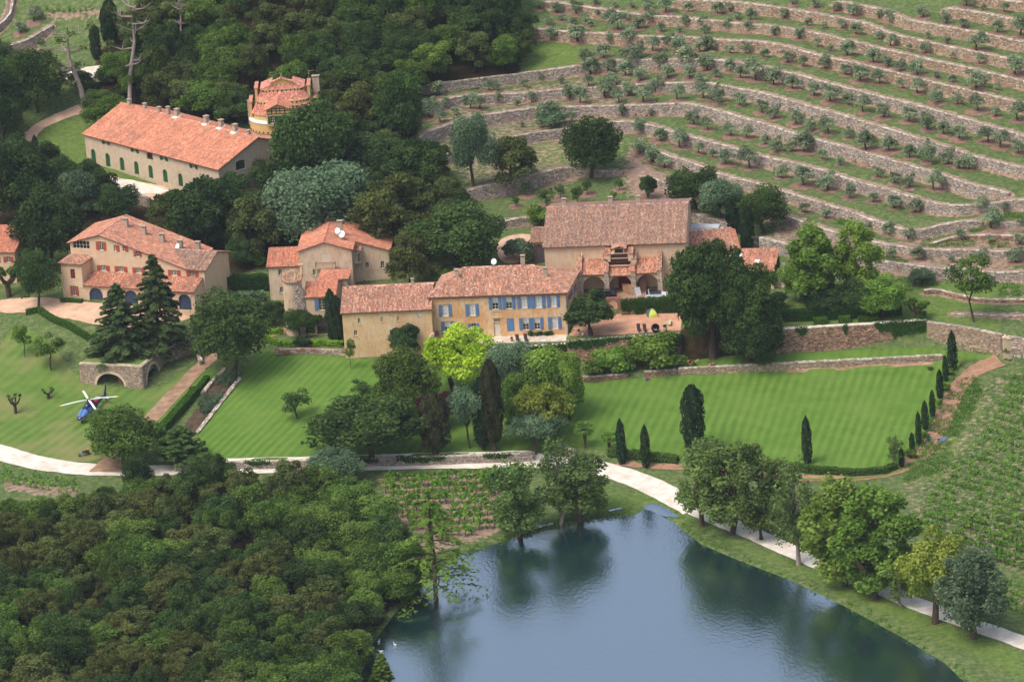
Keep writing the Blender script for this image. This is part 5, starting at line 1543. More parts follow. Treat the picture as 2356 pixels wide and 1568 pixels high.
# ---- rough weeds: field, canal reeds, hillside tufts, pond margin
def weeds(poly, n, seed):
 P = polyF(poly)[:, :2]
 rg = np.random.default_rng(seed)
 X = rg.uniform(P.min(0), P.max(0), (n * 3, 2))
 X = X[sd_poly(X, P) < 0]
 nz = vnoise(X, 2.6, seed)
 X = X[nz > 0.3][:n]
 return list(X)
WE = weeds([(2140,1100),(2200,960),(2240,870),(2356,850),(2440,900),(2440,1330),(2100,1200)], 1300, 51) + weeds([(2100,1010),(2200,880),(2240,860),(2260,900),(2170,1080),(2080,1112)], 1500, 52)
for pl, n in (([(1990,600),(2040,588),(2090,600),(2080,618),(2000,612)], 120), ([(2120,550),(2260,545),(2330,560),(2330,570),(2120,568)], 260), ([(2215,520),(2270,518),(2260,532),(2215,532)], 80), ([(2290,485),(2356,480),(2356,502),(2290,502)], 120), ([(1930,500),(1960,500),(1950,518),(1925,515)], 60), ([(1540,1170),(1600,1200),(1700,1262),(1800,1318),(1790,1326),(1690,1280),(1600,1238),(1530,1190)], 420), ([(1830,1330),(2000,1404),(2230,1560),(2250,1560),(2050,1420),(1850,1325)], 420), ([(1100,1255),(1300,1190),(1450,1168),(1455,1180),(1300,1204),(1110,1266)], 300), ([(2000,640),(2090,640),(2100,670),(2010,665)], 120)):
 WE += weeds(pl, n, 53 + n)
mass('weeds', 'rough green weeds and grass tufts', WE, 'weed', 0.16, 9, 0.26, 0.3, 54)
BANK = []
for pl, n in (([(1560,1196),(1620,1244),(1700,1278),(1830,1328),(1950,1386),(2080,1456),(2235,1566),(2240,1578),(2080,1468),(1950,1398),(1830,1340),(1700,1290),(1620,1256),(1550,1204)], 1100), ([(1040,1270),(1180,1226),(1300,1196),(1455,1176),(1458,1186),(1300,1206),(1180,1237),(1045,1282)], 500), ([(840,1470),(900,1398),(960,1344),(1040,1270),(1046,1282),(968,1356),(908,1410),(850,1484)], 300)):
 BANK += weeds(pl, n, 153 + n)
mass('bank_grass', 'ragged long grass and rushes along the pond edge', BANK, 'weed', 0.2, 10, 0.6, 0.25, 55)
REEDS = weeds([(470,910),(500,878),(545,868),(500,935),(470,960),(455,940)], 260, 61)
mass('reeds', 'tall grey green reeds filling the canal', REEDS, 'grey', 0.22, 14, 1.3, 0.22, 62)
# ---- hedges
def hedge(name, label, pts, width, height, leaf, seed, lumpy=0.0, dens=70, group=None, top=None, size=0.17, line=None, zoff=0.0):
 rg = np.random.default_rng(seed)
 P = polyF(pts) if line is None else line
 L_, s, Lt = resample(P, 0.8)
 nrm = wall_frame(L_)
 if line is None: L_[:, 2] = [zat(x, y) for x, y in L_[:, :2]]
 L_[:, 2] += zoff
 e = thing(name, label, 'hedge', tuple(L_[0]), 0, group)
 o0 = np.array(L_[0])
 hh = height * (1 + lumpy * rg.normal(0, 0.5, len(L_)))
 mb = MB()
 w2 = width / 2 - 0.06
 rings = []
 for i in range(len(L_)):
  p = L_[i] - o0; n2 = nrm[i]
  rings.append([(p[0] + n2[0] * w2, p[1] + n2[1] * w2, p[2] - 0.3), (p[0] + n2[0] * w2, p[1] + n2[1] * w2, p[2] + hh[i] - 0.08), (p[0] - n2[0] * w2, p[1] - n2[1] * w2, p[2] + hh[i] - 0.08), (p[0] - n2[0] * w2, p[1] - n2[1] * w2, p[2] - 0.3)])
 mb.loft(rings)
 mb.build('branches', mat_plain('hedge_inside', lin(38,58,24), 0.2), e)
 per = 2 * height + width
 n = int(dens * per * Lt)
 ss = rg.uniform(0, Lt, n)
 w = rg.uniform(0, per, n)
 hx = np.interp(ss, s, hh)
 d = np.where(w < height, width / 2, np.where(w < height + width, width / 2 - (w - height), -width / 2))
 z = np.where(w < height, w / height * hx, np.where(w < height + width, hx, (per - w) / height * hx))
 x = np.interp(ss, s, L_[:, 0]); y = np.interp(ss, s, L_[:, 1]); zz = np.interp(ss, s, L_[:, 2])
 nx = np.interp(ss, s, nrm[:, 0]); ny = np.interp(ss, s, nrm[:, 1])
 B = np.stack([x + nx * d, y + ny * d, zz + z], 1) - o0 + rg.normal(0, 0.035 + lumpy * 0.1, (n, 3))
 Nn = np.where((w < height)[:, None], np.stack([nx, ny, 0 * nx], 1), np.where((w < height + width)[:, None], np.array([0, 0, 1.0]), np.stack([-nx, -ny, 0 * nx], 1))) + rg.normal(0, 0.5, (n, 3))
 v = np.clip(0.5 + rg.normal(0, 0.2, n) + 0.2 * np.sin(ss * 1.7) * lumpy * 3, 0, 1)
 quads_obj('foliage', leaf_quads(rg, B, Nn, size, 1.3), np.stack([v, v, v], 1), LEAF[leaf], e)
 return e
hedge('box_hedge', 'clipped box hedge around the yard of the red shuttered house', [(60,722),(90,716),(120,736),(170,760),(232,784)], 1.0, 0.9, 'box', 71, 0.05)
hedge('box_hedge', 'short box hedge under the ground floor window of the red shuttered house', [(148,693),(190,696)], 0.8, 0.7, 'box', 72)
hedge('canal_hedge', 'clipped slanting hedge between the path and the canal', [(362,1008),(400,965),(452,905)], 1.5, 1.5, 'box', 73, dens=55)
hedge('canal_hedge', 'low end of the clipped hedge beyond its topiary knob', [(455,900),(478,872)], 1.0, 0.9, 'box', 74)
hedge('field_hedge', 'low leafy hedge along the near edge of the right lawn', [(1780,1072),(1860,1084),(1960,1092),(2040,1086),(2062,1076)], 1.2, 1.0, 'green', 75, 0.12)
hedge('field_hedge', 'low leafy hedge around the feet of the two slender cypresses', [(1400,1044),(1450,1050),(1500,1056),(1560,1062)], 1.2, 1.1, 'green', 76, 0.15)
hedge('garden_hedge', 'long dark clipped hedge in the upper garden', [(1772,738),(1860,735),(1960,730),(2075,722)], 1.6, 2.0, 'ivy', 77, dens=45)
for i, (x0, x1, y) in enumerate(((1872,1904,744),(1930,1956,741),(1975,2022,739))):
 hedge('box_cube', ('left', 'middle', 'right')[i] + ' of three clipped box blocks on the garden wall edge', [(x0, y), (x1, y - 1.5)], 1.2, 1.1, 'box', 78 + i)
hedge('garden_hedge', 'clipped box block at the end of the garden lawn', [(2112,735),(2132,733)], 1.2, 1.4, 'box', 82)
hedge('border_hedge', 'bright green lumpy box border above the small stone wall', [(605,772),(612,782),(640,792),(690,796),(745,792),(790,795)], 1.2, 0.8, 'boxlime', 83, 0.25)
hedge('border_hedge', 'bright green rounded box beside the tower path', [(615,768),(650,765)], 1.2, 0.9, 'boxlime', 84, 0.25)
hedge('yard_hedge', 'tall dark hedge between the red shuttered house and the villa', [(500,668),(560,668),(618,664)], 1.8, 3.0, 'ivy', 85, 0.1, dens=35, size=0.26)
hedge('yard_hedge', 'loose grey green shrubbery in front of the tall dark hedge', [(505,690),(560,692),(610,688)], 2.2, 1.6, 'grey', 86, 0.3, dens=45, size=0.24)
for i, (x, y, wd, key, lab) in enumerate([
  (1405,850,88,'shrub_lime','lime green shrub left of the garden steps'),(1500,838,120,'shrub_lime','wide lime green shrub right of the garden steps'),
  (1368,862,50,'shrub','green shrub with white blossom at the left end of the shrub bed'),(1440,852,44,'shrub','leafy arbour post left of the garden steps'),(1548,845,50,'shrub','leafy bush at the foot of the palm'),
  (2140,850,12,'shrub','small bush by the second row cypress'),(2184,862,22,'shrub_lime','rounded bush between the first two row cypresses'),(2176,898,22,'shrub_lime','rounded bush between the second and third row cypresses'),(2160,930,18,'shrub_lime','rounded bush below the third row cypress'),(2128,1005,18,'shrub_lime','rounded bush below the fifth row cypress'),(2097,1052,26,'shrub_lime','rounded bush near the end of the cypress row'),
  (2122,655,54,'shrub_grey','round grey olive bush below the lowest terrace wall'),(2318,812,22,'shrub','small green bush at the field gate'),(1755,842,40,'shrub','leafy bush on the low lawn wall'),
  (1265,290,58,'shrub_grey','large round silver bush on the terraces'),(1245,520,60,'shrub_lime','yellow green creeper bush on the pale rubble wall'),(1195,600,70,'shrub_grey','grey shrub in the gravel patch behind the manor'),
  (1785,712,60,'shrub_dark','dark flowering shrub by the stone stairs'),(700,800,40,'shrub_dark','purple dark shrub by the small stone wall'),(1030,655,60,'shrub','climbing shrub against the villa wall'),
  (780,690,50,'shrub','low shrub by the villa door'),(585,610,50,'shrub_lime','bright shrub at the edge of the lane'),(145,695,14,'shrub','small bush at the house corner steps')]):
 put('shrub', key, x, y, y - wd * (0.5 if wd > 80 else 0.72), wd, lab, 'shrub')
# topiary knob on the canal hedge, rose bushes
put('topiary_bush', 'shrub', 447, 905, 886, 20, 'round topiary knob at the end of the clipped canal hedge', 'topiary')
for i, (x, y) in enumerate(((1590,848),(1638,850),(1392,848),(1470,845))):
 P = GF(x, y - 6)
 rg = np.random.default_rng(90 + i)
 e = thing('rose_bush', ('pink rose bush on the low wall under the giant trees', 'second pink rose bush on the low wall', 'pale pink climbing rose in the shrub bed', 'yellowish rose by the garden steps')[i], 'rose bush', tuple(P))
 V, C = clumps(rg, rg.normal(0, .35, (6, 3)) + np.array([0, 0, .5]), np.full(6, .35), 260, 0.18, inner=.3)
 quads_obj('foliage', V, C, LEAF['green'], e)
 V, C = clumps(rg, rg.normal(0, .45, (9, 3)) * np.array([1, 1, .5]) + np.array([0, 0, .85]), np.full(9, .16), 110 if i < 2 else 40, 0.16, inner=.2)
 quads_obj('blossom', V, C, LEAF['rose'], e)
# ---- ivy hanging on walls (part of the wall it grows on)
def ivy(wall, line, s, spans, face, seed, leaf='ivy', dens=60, top_over=0.12, size=0.24):
 rg = np.random.default_rng(seed)
 nrm = wall_frame(line)
 Lt = s[-1]
 Vs, Cs = [], []
 for a, b, prof in spans:              # a..b along the wall (0..1), prof: depth of the hanging ivy along the span
  n = int(dens * (b - a) * Lt * max(prof) * 1.4)
  u = rg.uniform(0, 1, n)
  ss = (a + (b - a) * u) * Lt
  dep = np.interp(u, np.linspace(0, 1, len(prof)), prof) * (1 + 0.2 * np.sin(ss * 2.3) + 0.12 * np.sin(ss * 5.1))
  z = rg.uniform(-top_over, max(prof), n)
  k = z < dep
  ss, z = ss[k], z[k]
  n = len(ss)
  d = face + 0.22 + rg.normal(0, 0.07, n) - np.where(z < 0, rg.uniform(0, 0.6, n), 0)
  x = np.interp(ss, s, line[:, 0]) + np.interp(ss, s, nrm[:, 0]) * d
  y = np.interp(ss, s, line[:, 1]) + np.interp(ss, s, nrm[:, 1]) * d
  zz = np.interp(ss, s, line[:, 2]) - z + 0.1
  nn = np.stack([np.interp(ss, s, nrm[:, 0]), np.interp(ss, s, nrm[:, 1]), np.full(n, 0.5)], 1) + rg.normal(0, 0.5, (n, 3))
  Vs.append(leaf_quads(rg, np.stack([x, y, zz], 1), nn, size, 1.3))
  v = np.clip(0.5 + rg.normal(0, .2, n), 0, 1)
  Cs.append(np.stack([v, v, v], 1))
 quads_obj('ivy', np.concatenate(Vs), np.concatenate(Cs), LEAF[leaf], wall)
ivy(o_front, fl, fs_, [(0.20,0.27,[.3,.9,.5]),(0.50,0.57,[.4,1.0,.6]),(0.62,0.76,[.5,1.0,.9,.4]),(0.86,0.94,[.3,.8,.8,.3])], 0.3, 201)
ivy(o_great, gl, gs_, [(0.16,0.24,[.4,1.4,.5]),(0.46,0.50,[.6,1.8,1.2,.3]),(0.66,0.985,[.6,1.6,2.2,2.8,3.2,3.0,3.4])], 0.75, 202)
ivy(o_ter, tl, ts_, [(0.60,1.0,[.5,.9,.8,1.6,.8,.8,1.8])], 0.75, 203)
ivy(o_court, cl_, cs_, [(0.0,0.45,[1.0,1.6,1.7,.9,.5]),(0.45,0.58,[.3,.5,.2]),(0.60,1.0,[.4,1.0,1.8,2.2,2.4])], 0.75, 204)
ivy(o_ivyw, il, is_, [(0.0,1.0,[3.0,2.8,1.6])], 0.25, 205, dens=80, top_over=0.3, size=0.26)
ivy(o_ivyw2, il2, is2, [(0.0,1.0,[1.4,2.6,2.4,2.8,3.0,2.8])], 0.25, 206, dens=80, top_over=0.3, size=0.26)
# ------------------------------------------------------------------ building kit
def Z(ox, oy, k):
 return lambda x, y: ((ox + x / k) / 4.0, (oy + y / k) / 4.0)
def mat_plaster(name, base, stain, pale, amt=0.7, scale=0.35):
 if name in MATS: return MATS[name]
 m, t, N, L, B = _nodes(name)
 co = wpos(N)
 mp = N.new('ShaderNodeMapping'); mp.inputs['Scale'].default_value = (1.6, 1.6, 0.45)
 L.new(co, mp.inputs[0])
 n1 = noise(N, L, co, scale, 6, 0.65)
 n2 = noise(N, L, mp.outputs[0], 1.3, 6, 0.7)
 n3 = noise(N, L, co, 9.0, 3)
 r1 = ramp(N, ((0.42, 0.0), (0.66, amt))); L.new(n1, r1.inputs[0])
 r2 = ramp(N, ((0.50, 0.0), (0.78, amt))); L.new(n2, r2.inputs[0])
 r3 = ramp(N, ((0.3, 0.9), (0.7, 1.08))); L.new(n3, r3.inputs[0])
 c = mixc(N, L, base, pale, r1.outputs[0])
 c = mixc(N, L, c, stain, r2.outputs[0])
 c = mixc(N, L, c, r3.outputs[0], 1.0, 'MULTIPLY')
 L.new(c, B.inputs['Base Color'])
 B.inputs['Roughness'].default_value = 0.95
 B.inputs['Specular IOR Level'].default_value = 0.1
 bn = N.new('ShaderNodeBump'); bn.inputs['Strength'].default_value = 0.4; bn.inputs['Distance'].default_value = 0.04
 L.new(n3, bn.inputs['Height']); L.new(bn.outputs[0], B.inputs['Normal'])
 MATS[name] = m
 return m
def mat_gloss(name, c, rough=0.4, spec=0.5, metal=0.0):
 if name in MATS: return MATS[name]
 m, t, N, L, B = _nodes(name)
 B.inputs['Base Color'].default_value = (*c, 1)
 B.inputs['Roughness'].default_value = rough
 B.inputs['Specular IOR Level'].default_value = spec
 B.inputs['Metallic'].default_value = metal
 MATS[name] = m
 return m
m_glass = mat_gloss('window_glass', (0.02, 0.022, 0.026), 0.08, 0.8)
m_dark = mat_plain('dark_inside', (0.018, 0.014, 0.012), 0.2)
m_curtain = mat_plain('white_curtain', lin(222,222,222), 0.06, 3.0)
m_frame = mat_plain('cream_frame', lin(214,204,184), 0.08, 3.0)
m_blue = mat_plain('blue_shutter', lin(96,128,168), 0.10, 1.5, 8.0, 0.7)
m_redsh = mat_plain('red_shutter', lin(178,84,70), 0.10, 1.5, 8.0, 0.7)
m_white = mat_plain('white_shutter', lin(206,192,172), 0.08, 1.5)
m_greensh = mat_plain('green_shutter', lin(30,92,52), 0.12, 1.5, 8.0, 0.6)
m_slate = mat_plain('blue_grey_door', lin(62,74,98), 0.12, 1.5, 8.0, 0.6)
m_tile = mat_attr('roof_tile', 0.14, 4.0, 0.9, lin(120,100,88), 0.45)
m_mortar = mat_plain('roof_bed', lin(128,84,68), 0.2, 1.0)
m_corn = mat_plain('eaves_cornice', lin(170,128,102), 0.2, 2.0, 9.0)
m_chim = mat_plain('chimney_render', lin(176,158,138), 0.15, 1.5)
m_lead = mat_plain('pale_flashing', lin(226,226,224), 0.05, 2.0)
PAL_OLD = [lin(200,142,124), lin(178,120,106), lin(216,172,154), lin(158,114,106), lin(192,152,138), lin(132,102,98), lin(226,194,176), lin(206,136,112)]
PAL_NEW = [lin(208,136,116), lin(218,150,128), lin(194,120,104), lin(226,170,148), lin(182,118,104), lin(214,142,118)]
PAL_BARN = [lin(176,136,124), lin(156,122,116), lin(190,160,148), lin(136,114,112), lin(198,138,114), lin(168,142,134), lin(122,106,108), lin(210,174,152)]
class Face:
 def __init__(s, b, ox, oy, ang):
  s.b, s.ox, s.oy = b, ox, oy
  s.d = (math.cos(ang), math.sin(ang)); s.n = (math.sin(ang), -math.cos(ang))
 def P(s, u, n, z):
  return (s.ox + s.d[0] * u + s.n[0] * n, s.oy + s.d[1] * u + s.n[1] * n, z)
 def uv(s, p):
  o, d = s.b.lray(p)
  k = ((s.ox - o[0]) * s.n[0] + (s.oy - o[1]) * s.n[1]) / (d[0] * s.n[0] + d[1] * s.n[1])
  q = o + d * k
  return ((q[0] - s.ox) * s.d[0] + (q[1] - s.oy) * s.d[1], q[2])
 def rect(s, a, c):          # opening from two opposite corner pixels
  xm, ym = (a[0] + c[0]) / 2, (a[1] + c[1]) / 2
  return (s.uv((a[0], ym))[0], s.uv((c[0], ym))[0], s.uv((xm, c[1]))[1], s.uv((xm, a[1]))[1])
class Bld:
 def __init__(s, name, label, A, B_, z0, cat='house', group=None):
  O = onz(A, z0); E = onz(B_, z0)
  s.O, s.z0 = O, z0
  s.yaw = math.atan2(E[1] - O[1], E[0] - O[0])
  s.W = math.hypot(E[1] - O[1], E[0] - O[0])
  c, sn = math.cos(s.yaw), math.sin(s.yaw)
  s.M = np.array([[c, sn, 0], [-sn, c, 0], [0, 0, 1.0]])
  s.e = thing(name, label, cat, tuple(O), s.yaw, group)
  s.wall = MB()
 def lray(s, p):
  return s.M @ (CAM - s.O), s.M @ ray(p)
 def atz(s, p, z):
  o, d = s.lray(p)
  return o + d * ((z - o[2]) / d[2])
 def face(s, ox, oy, ang=0.0): return Face(s, ox, oy, ang)
 def finish(s, mat):
  return s.wall.build('wall', mat, s.e)
def panel(mb, f, outline, holes=(), depth=0.3):
 pts, E = [], []
 for loop in [outline] + list(holes):
  b = len(pts)
  pts += [Vector(p) for p in loop]
  E += [(b + i, b + (i + 1) % len(loop)) for i in range(len(loop))]
 vo, _, fo, *_ = delaunay_2d_cdt(pts, E, [], 0, 1e-5)
 v2 = np.array([(v.x, v.y) for v in vo])
 fo = [tuple(x) for x in fo]
 cen = np.array([v2[list(x)].mean(0) for x in fo])
 keep = sd_poly(cen, np.array(outline, float)) < 0
 for h in holes: keep &= sd_poly(cen, np.array(h, float)) > 0
 fs = []
 for x, k in zip(fo, keep):
  if not k: continue
  a, b, c = v2[x[0]], v2[x[1]], v2[x[2]]
  if (b[0] - a[0]) * (c[1] - a[1]) - (b[1] - a[1]) * (c[0] - a[0]) < 0: x = tuple(reversed(x))
  fs.append(x)
 mb.add([f.P(p[0], 0, p[1]) for p in v2], fs)
 for h in holes:
  n = len(h)
  for i in range(n):
   a, b = h[i], h[(i + 1) % n]
   mb.quad(f.P(a[0], 0, a[1]), f.P(b[0], 0, b[1]), f.P(b[0], -depth, b[1]), f.P(a[0], -depth, a[1]))
def fbox(mb, f, u0, u1, n0, n1, z0, z1):
 p = [f.P(u0, n1, z0), f.P(u1, n1, z0), f.P(u1, n0, z0), f.P(u0, n0, z0), f.P(u0, n1, z1), f.P(u1, n1, z1), f.P(u1, n0, z1), f.P(u0, n0, z1)]
 mb.hexa(p)
def arch(u0, u1, z0, z1, n=10, flat=False):
 r = (u1 - u0) / 2
 rz = r if not flat else r * 0.35
 rz = min(rz, (z1 - z0) * 0.8)
 c = (u0 + u1) / 2
 return [(u0, z0), (u1, z0)] + [(c + r * math.cos(a), z1 - rz + rz * math.sin(a)) for a in [math.pi * k / n for k in range(n + 1)]]
def rect(u0, u1, z0, z1):
 return [(u0, z0), (u1, z0), (u1, z1), (u0, z1)]
def shutter(b, f, u0, u1, z0, z1, mat, hinge=0):
 mb = MB()
 fbox(mb, f, u0, u1, 0.03, 0.08, z0, z1)
 w_, h_ = u1 - u0, z1 - z0
 for k in (0, 1):                 # two raised louvre fields
  za, zb = z0 + h_ * (0.06 + 0.48 * k), z0 + h_ * (0.46 + 0.48 * k)
  n = 4
  for j in range(n):
   q0, q1 = za + (zb - za) * j / n, za + (zb - za) * (j + 0.7) / n
   fbox(mb, f, u0 + w_ * .16, u1 - w_ * .16, 0.08, 0.105, q0, q1)
 return mb.build('shutter', mat, b.e)
def window(b, f, r, bars=(2, 4), sh=None, shw=0.5, sides='LR', frame=None, inset=0.20, fill='glass', arched=False, sill=True, trim=None):
 """a window part with its panes; returns the hole outline"""
 u0, u1, z0, z1 = r
 fr = frame or m_frame
 mb = MB()
 t = 0.06
 fbox(mb, f, u0, u0 + t, -inset - .04, -inset + .05, z0, z1); fbox(mb, f, u1 - t, u1, -inset - .04, -inset + .05, z0, z1)
 fbox(mb, f, u0 + t, u1 - t, -inset - .04, -inset + .05, z0, z0 + t); fbox(mb, f, u0 + t, u1 - t, -inset - .04, -inset + .05, z1 - t, z1)
 nx, nz = bars
 for k in range(1, nx):
  c = u0 + (u1 - u0) * k / nx
  fbox(mb, f, c - 0.035, c + 0.035, -inset - .03, -inset + .04, z0 + t, z1 - t)
 for k in range(1, nz):
  c = z0 + (z1 - z0) * k / nz
  fbox(mb, f, u0 + t, u1 - t, -inset - .02, -inset + .03, c - 0.025, c + 0.025)
 o = mb.build('window', fr, b.e)
 g = MB()
 if fill == 'half':                # curtain above, open dark below
  zm = z0 + (z1 - z0) * 0.55
  fbox(g, f, u0, u1, -inset - .08, -inset - .05, zm, z1)
  g.build('curtain', m_curtain, o)
  g = MB()
  fbox(g, f, u0, u1, -inset - .08, -inset - .05, z0, zm)
  g.build('pane', m_glass, o)
 else:
  fbox(g, f, u0, u1, -inset - .08, -inset - .05, z0, z1)
  g.build('pane' if fill != 'curtain' else 'curtain', {'glass': m_glass, 'dark': m_dark, 'curtain': m_curtain}[fill], o)
 if sill:
  s = MB()
  fbox(s, f, u0 - .08, u1 + .08, -0.05, 0.09, z0 - 0.1, z0 - 0.002)
  s.build('sill', trim or m_frame, o)
 if sh is not None:
  sw = (u1 - u0) * shw
  if 'L' in sides: shutter(b, f, u0 - sw - 0.02, u0 - 0.02, z0 - 0.02, z1, sh)
  if 'R' in sides: shutter(b, f, u1 + 0.02, u1 + sw + 0.02, z0 - 0.02, z1, sh)
 return arch(u0, u1, z0, z1, flat=True) if arched else rect(u0, u1, z0, z1)
def door(b, f, r, mat, arched=False, inset=0.22, planks=4, name='door'):
 u0, u1, z0, z1 = r
 mb = MB()
 w_ = (u1 - u0) / planks
 for k in range(planks):
  fbox(mb, f, u0 + w_ * k + 0.008, u0 + w_ * (k + 1) - 0.008, -inset - .06, -inset, z0, z1)
 fbox(mb, f, u0, u1, -inset - .09, -inset - .03, z0, z1)
 mb.build(name, mat, b.e)
 return arch(u0, u1, z0, z1) if arched else rect(u0, u1, z0, z1)
TILE_W, TILE_L = 0.25, 0.44
def tiles(P, e, pal, seed, bright=1.0):
 """half round tiles laid on a sloping polygon; e: direction of the eaves"""
 rg = np.random.default_rng(seed)
 P = np.array(P, float)
 nrm = np.cross(P[1] - P[0], P[-1] - P[0]); nrm /= np.linalg.norm(nrm)
 if nrm[2] < 0: nrm = -nrm
 e = np.array(e, float); e -= nrm * (e @ nrm); e /= np.linalg.norm(e)
 sdir = np.cross(nrm, e)
 if sdir[2] < 0: sdir = -sdir
 o = P[0]
 q = np.stack([(P - o) @ e, (P - o) @ sdir], 1)
 V, C = [], []
 pal = np.array(pal) * np.array([0.95, 0.93, 0.80])
 pal = pal * .62 + pal.mean(0) * .38
 a0, a1 = q[:, 0].min(), q[:, 0].max()
 cols = np.arange(a0 + TILE_W / 2, a1, TILE_W)
 blotch = rg.uniform(0.88, 1.12, len(cols))
 for c, bl in zip(cols, blotch):
  ts = []
  for i in range(len(q)):
   p, r = q[i], q[(i + 1) % len(q)]
   if (p[0] > c) != (r[0] > c):
    ts.append(p[1] + (r[1] - p[1]) * (c - p[0]) / (r[0] - p[0]))
  if len(ts) < 2: continue
  t0, t1 = min(ts), max(ts)
  n = max(1, int(round((t1 - t0) / TILE_L)))
  L = (t1 - t0) / n
  k = np.arange(n)
  ta = t0 + k * L - 0.02; tb = ta + L + 0.05
  jit = rg.normal(0, 0.012, n)
  ha, hb = 0.105, 0.065
  prof = ((-0.5, 0.0), (-0.28, 0.8), (0.28, 0.8), (0.5, 0.0))
  rings = []
  for tt, hh, wd in ((ta, ha, TILE_W * 1.02), (tb, hb, TILE_W * 0.9)):
   ring = []
   for (x_, y_) in prof:
    uu = c + jit + x_ * wd
    ring.append(o + uu[:, None] * e + tt[:, None] * sdir + (0.02 + y_ * hh + (ha - hb) * 0) * nrm)
   rings.append(ring)
  col = pal[rg.integers(0, len(pal), n)] * rg.uniform(0.85, 1.15, (n, 1)) * bl * bright
  for j in range(3):
   V.append(np.stack([rings[0][j], rings[0][j + 1], rings[1][j + 1], rings[1][j]], 1)); C.append(col)
  V.append(np.stack([rings[0][0], rings[0][3], rings[0][2], rings[0][1]], 1)); C.append(col * 0.9)
 return np.concatenate(V), np.concatenate(C)
def roof(b, planes, pal, seed, thick=0.16, ridges=(), bright=1.0, name='roof', cornice=None):
 """planes: list of polygons, first edge is the eaves"""
 mb = MB()
 Vs, Cs = [], []
 for i, P in enumerate(planes):
  P = [np.array(p, float) for p in P]
  n = np.cross(P[1] - P[0], P[-1] - P[0])
  if n[2] < 0: P = [P[1], P[0]] + P[2:][::-1]
  k = len(P)
  lo = [p - np.array([0, 0, thick]) for p in P]
  mb.add([tuple(p) for p in P + lo], [tuple(range(k)), tuple(reversed(range(k, 2 * k)))] + [(j, j + k, (j + 1) % k + k, (j + 1) % k) for j in range(k)])
  V, C = tiles(P, P[1] - P[0], pal, seed + i, bright)
  Vs.append(V); Cs.append(C)
 rg = np.random.default_rng(seed + 50)
 pal_ = np.array(pal)
 for a, c in ridges:                      # ridge tiles
  a, c = np.array(a, float), np.array(c, float)
  L = np.linalg.norm(c - a); n = max(1, int(L / 0.42))
  d = (c - a) / L
  s = np.cross(d, [0, 0, 1.0]); s /= np.linalg.norm(s)
  u = np.cross(s, d)
  if u[2] < 0: u = -u
  for k in range(n):
   p, q = a + d * L * k / n, a + d * (L * (k + 1) / n + 0.04)
   pr = [(-0.17, -0.02), (-0.1, 0.13), (0.1, 0.13), (0.17, -0.02)]
   r0 = [p + s * x + u * (y + .03) for x, y in pr]; r1 = [q + s * x * .9 + u * y for x, y in pr]
   col = pal_[rg.integers(0, len(pal_))] * rg.uniform(.9, 1.2)
   for j in range(3):
    Vs.append(np.stack([r0[j], r0[j + 1], r1[j + 1], r1[j]])[None]); Cs.append(col[None])
 o = mb.build(name, m_mortar, b.e)
 tag(quads_obj('roof_tile', np.concatenate(Vs), np.concatenate(Cs), m_tile, o), kind='stuff')
 return o
def cornice(b, f, u0, u1, z, h=0.34, out=0.22):
 mb = MB()
 for k in range(3):
  fbox(mb, f, u0 - out * .2, u1 + out * .2, -0.1, out * (k + 1) / 3, z - h + h * k / 3 + 0.004, z - h + h * (k + 1) / 3)
 return mb.build('cornice', m_corn, b.e)
def chimney(b, x, y, zb, h, wx=0.7, wy=0.55, flash=False, pot=True):
 mb = MB()
 mb.box(x - wx / 2, x + wx / 2, y - wy / 2, y + wy / 2, zb - 0.6, zb + h)
 for sx in (-1, 1):
  mb.box(x + sx * wx * .38 - .07, x + sx * wx * .38 + .07, y - wy * .4, y + wy * .4, zb + h, zb + h + 0.28)
 mb.box(x - wx * .6, x + wx * .6, y - wy * .65, y + wy * .65, zb + h + 0.28, zb + h + 0.38)
 o = mb.build('chimney', m_chim, b.e)
 if flash:
  m2 = MB(); m2.hexa([(x - wx * .75, y - wy * 1.2, zb - 0.22), (x + wx * .75, y - wy * 1.2, zb - 0.22), (x + wx * .75, y + wy * .8, zb + 0.3), (x - wx * .75, y + wy * .8, zb + 0.3), (x - wx * .75, y - wy * 1.2, zb - 0.05), (x + wx * .75, y - wy * 1.2, zb - 0.05), (x + wx * .75, y + wy * .8, zb + 0.46), (x - wx * .75, y + wy * .8, zb + 0.46)])
  m2.build('flashing', m_lead, o)
 return o
def dish(b, x, y, z, r=0.5, az=-0.5):
 mb = MB()
 rings = []
 d = Vector((math.sin(az), -math.cos(az), 0.45)).normalized()
 a = d.cross(Vector((0, 0, 1))).normalized(); c = a.cross(d)
 for q, off in ((0.03, -0.10), (0.6, -0.05), (1.0, 0.06), (1.0, 0.03), (0.6, -0.09), (0.03, -0.14)):
  rings.append([Vector((x, y, z)) + (a * math.cos(t) + c * math.sin(t)) * r * q + d * off for t in [2 * math.pi * k / 16 for k in range(16)]])
 mb.loft(rings)
 o = mb.build('satellite_dish', m_lead, b.e, True)
 m2 = MB(); m2.tube([(x, y, z - 1.0), (x, y, z - 0.1)], 0.04, 6); m2.build('mast', m_dark, o)
def pl(o, x, y, z): return (x, y, z)
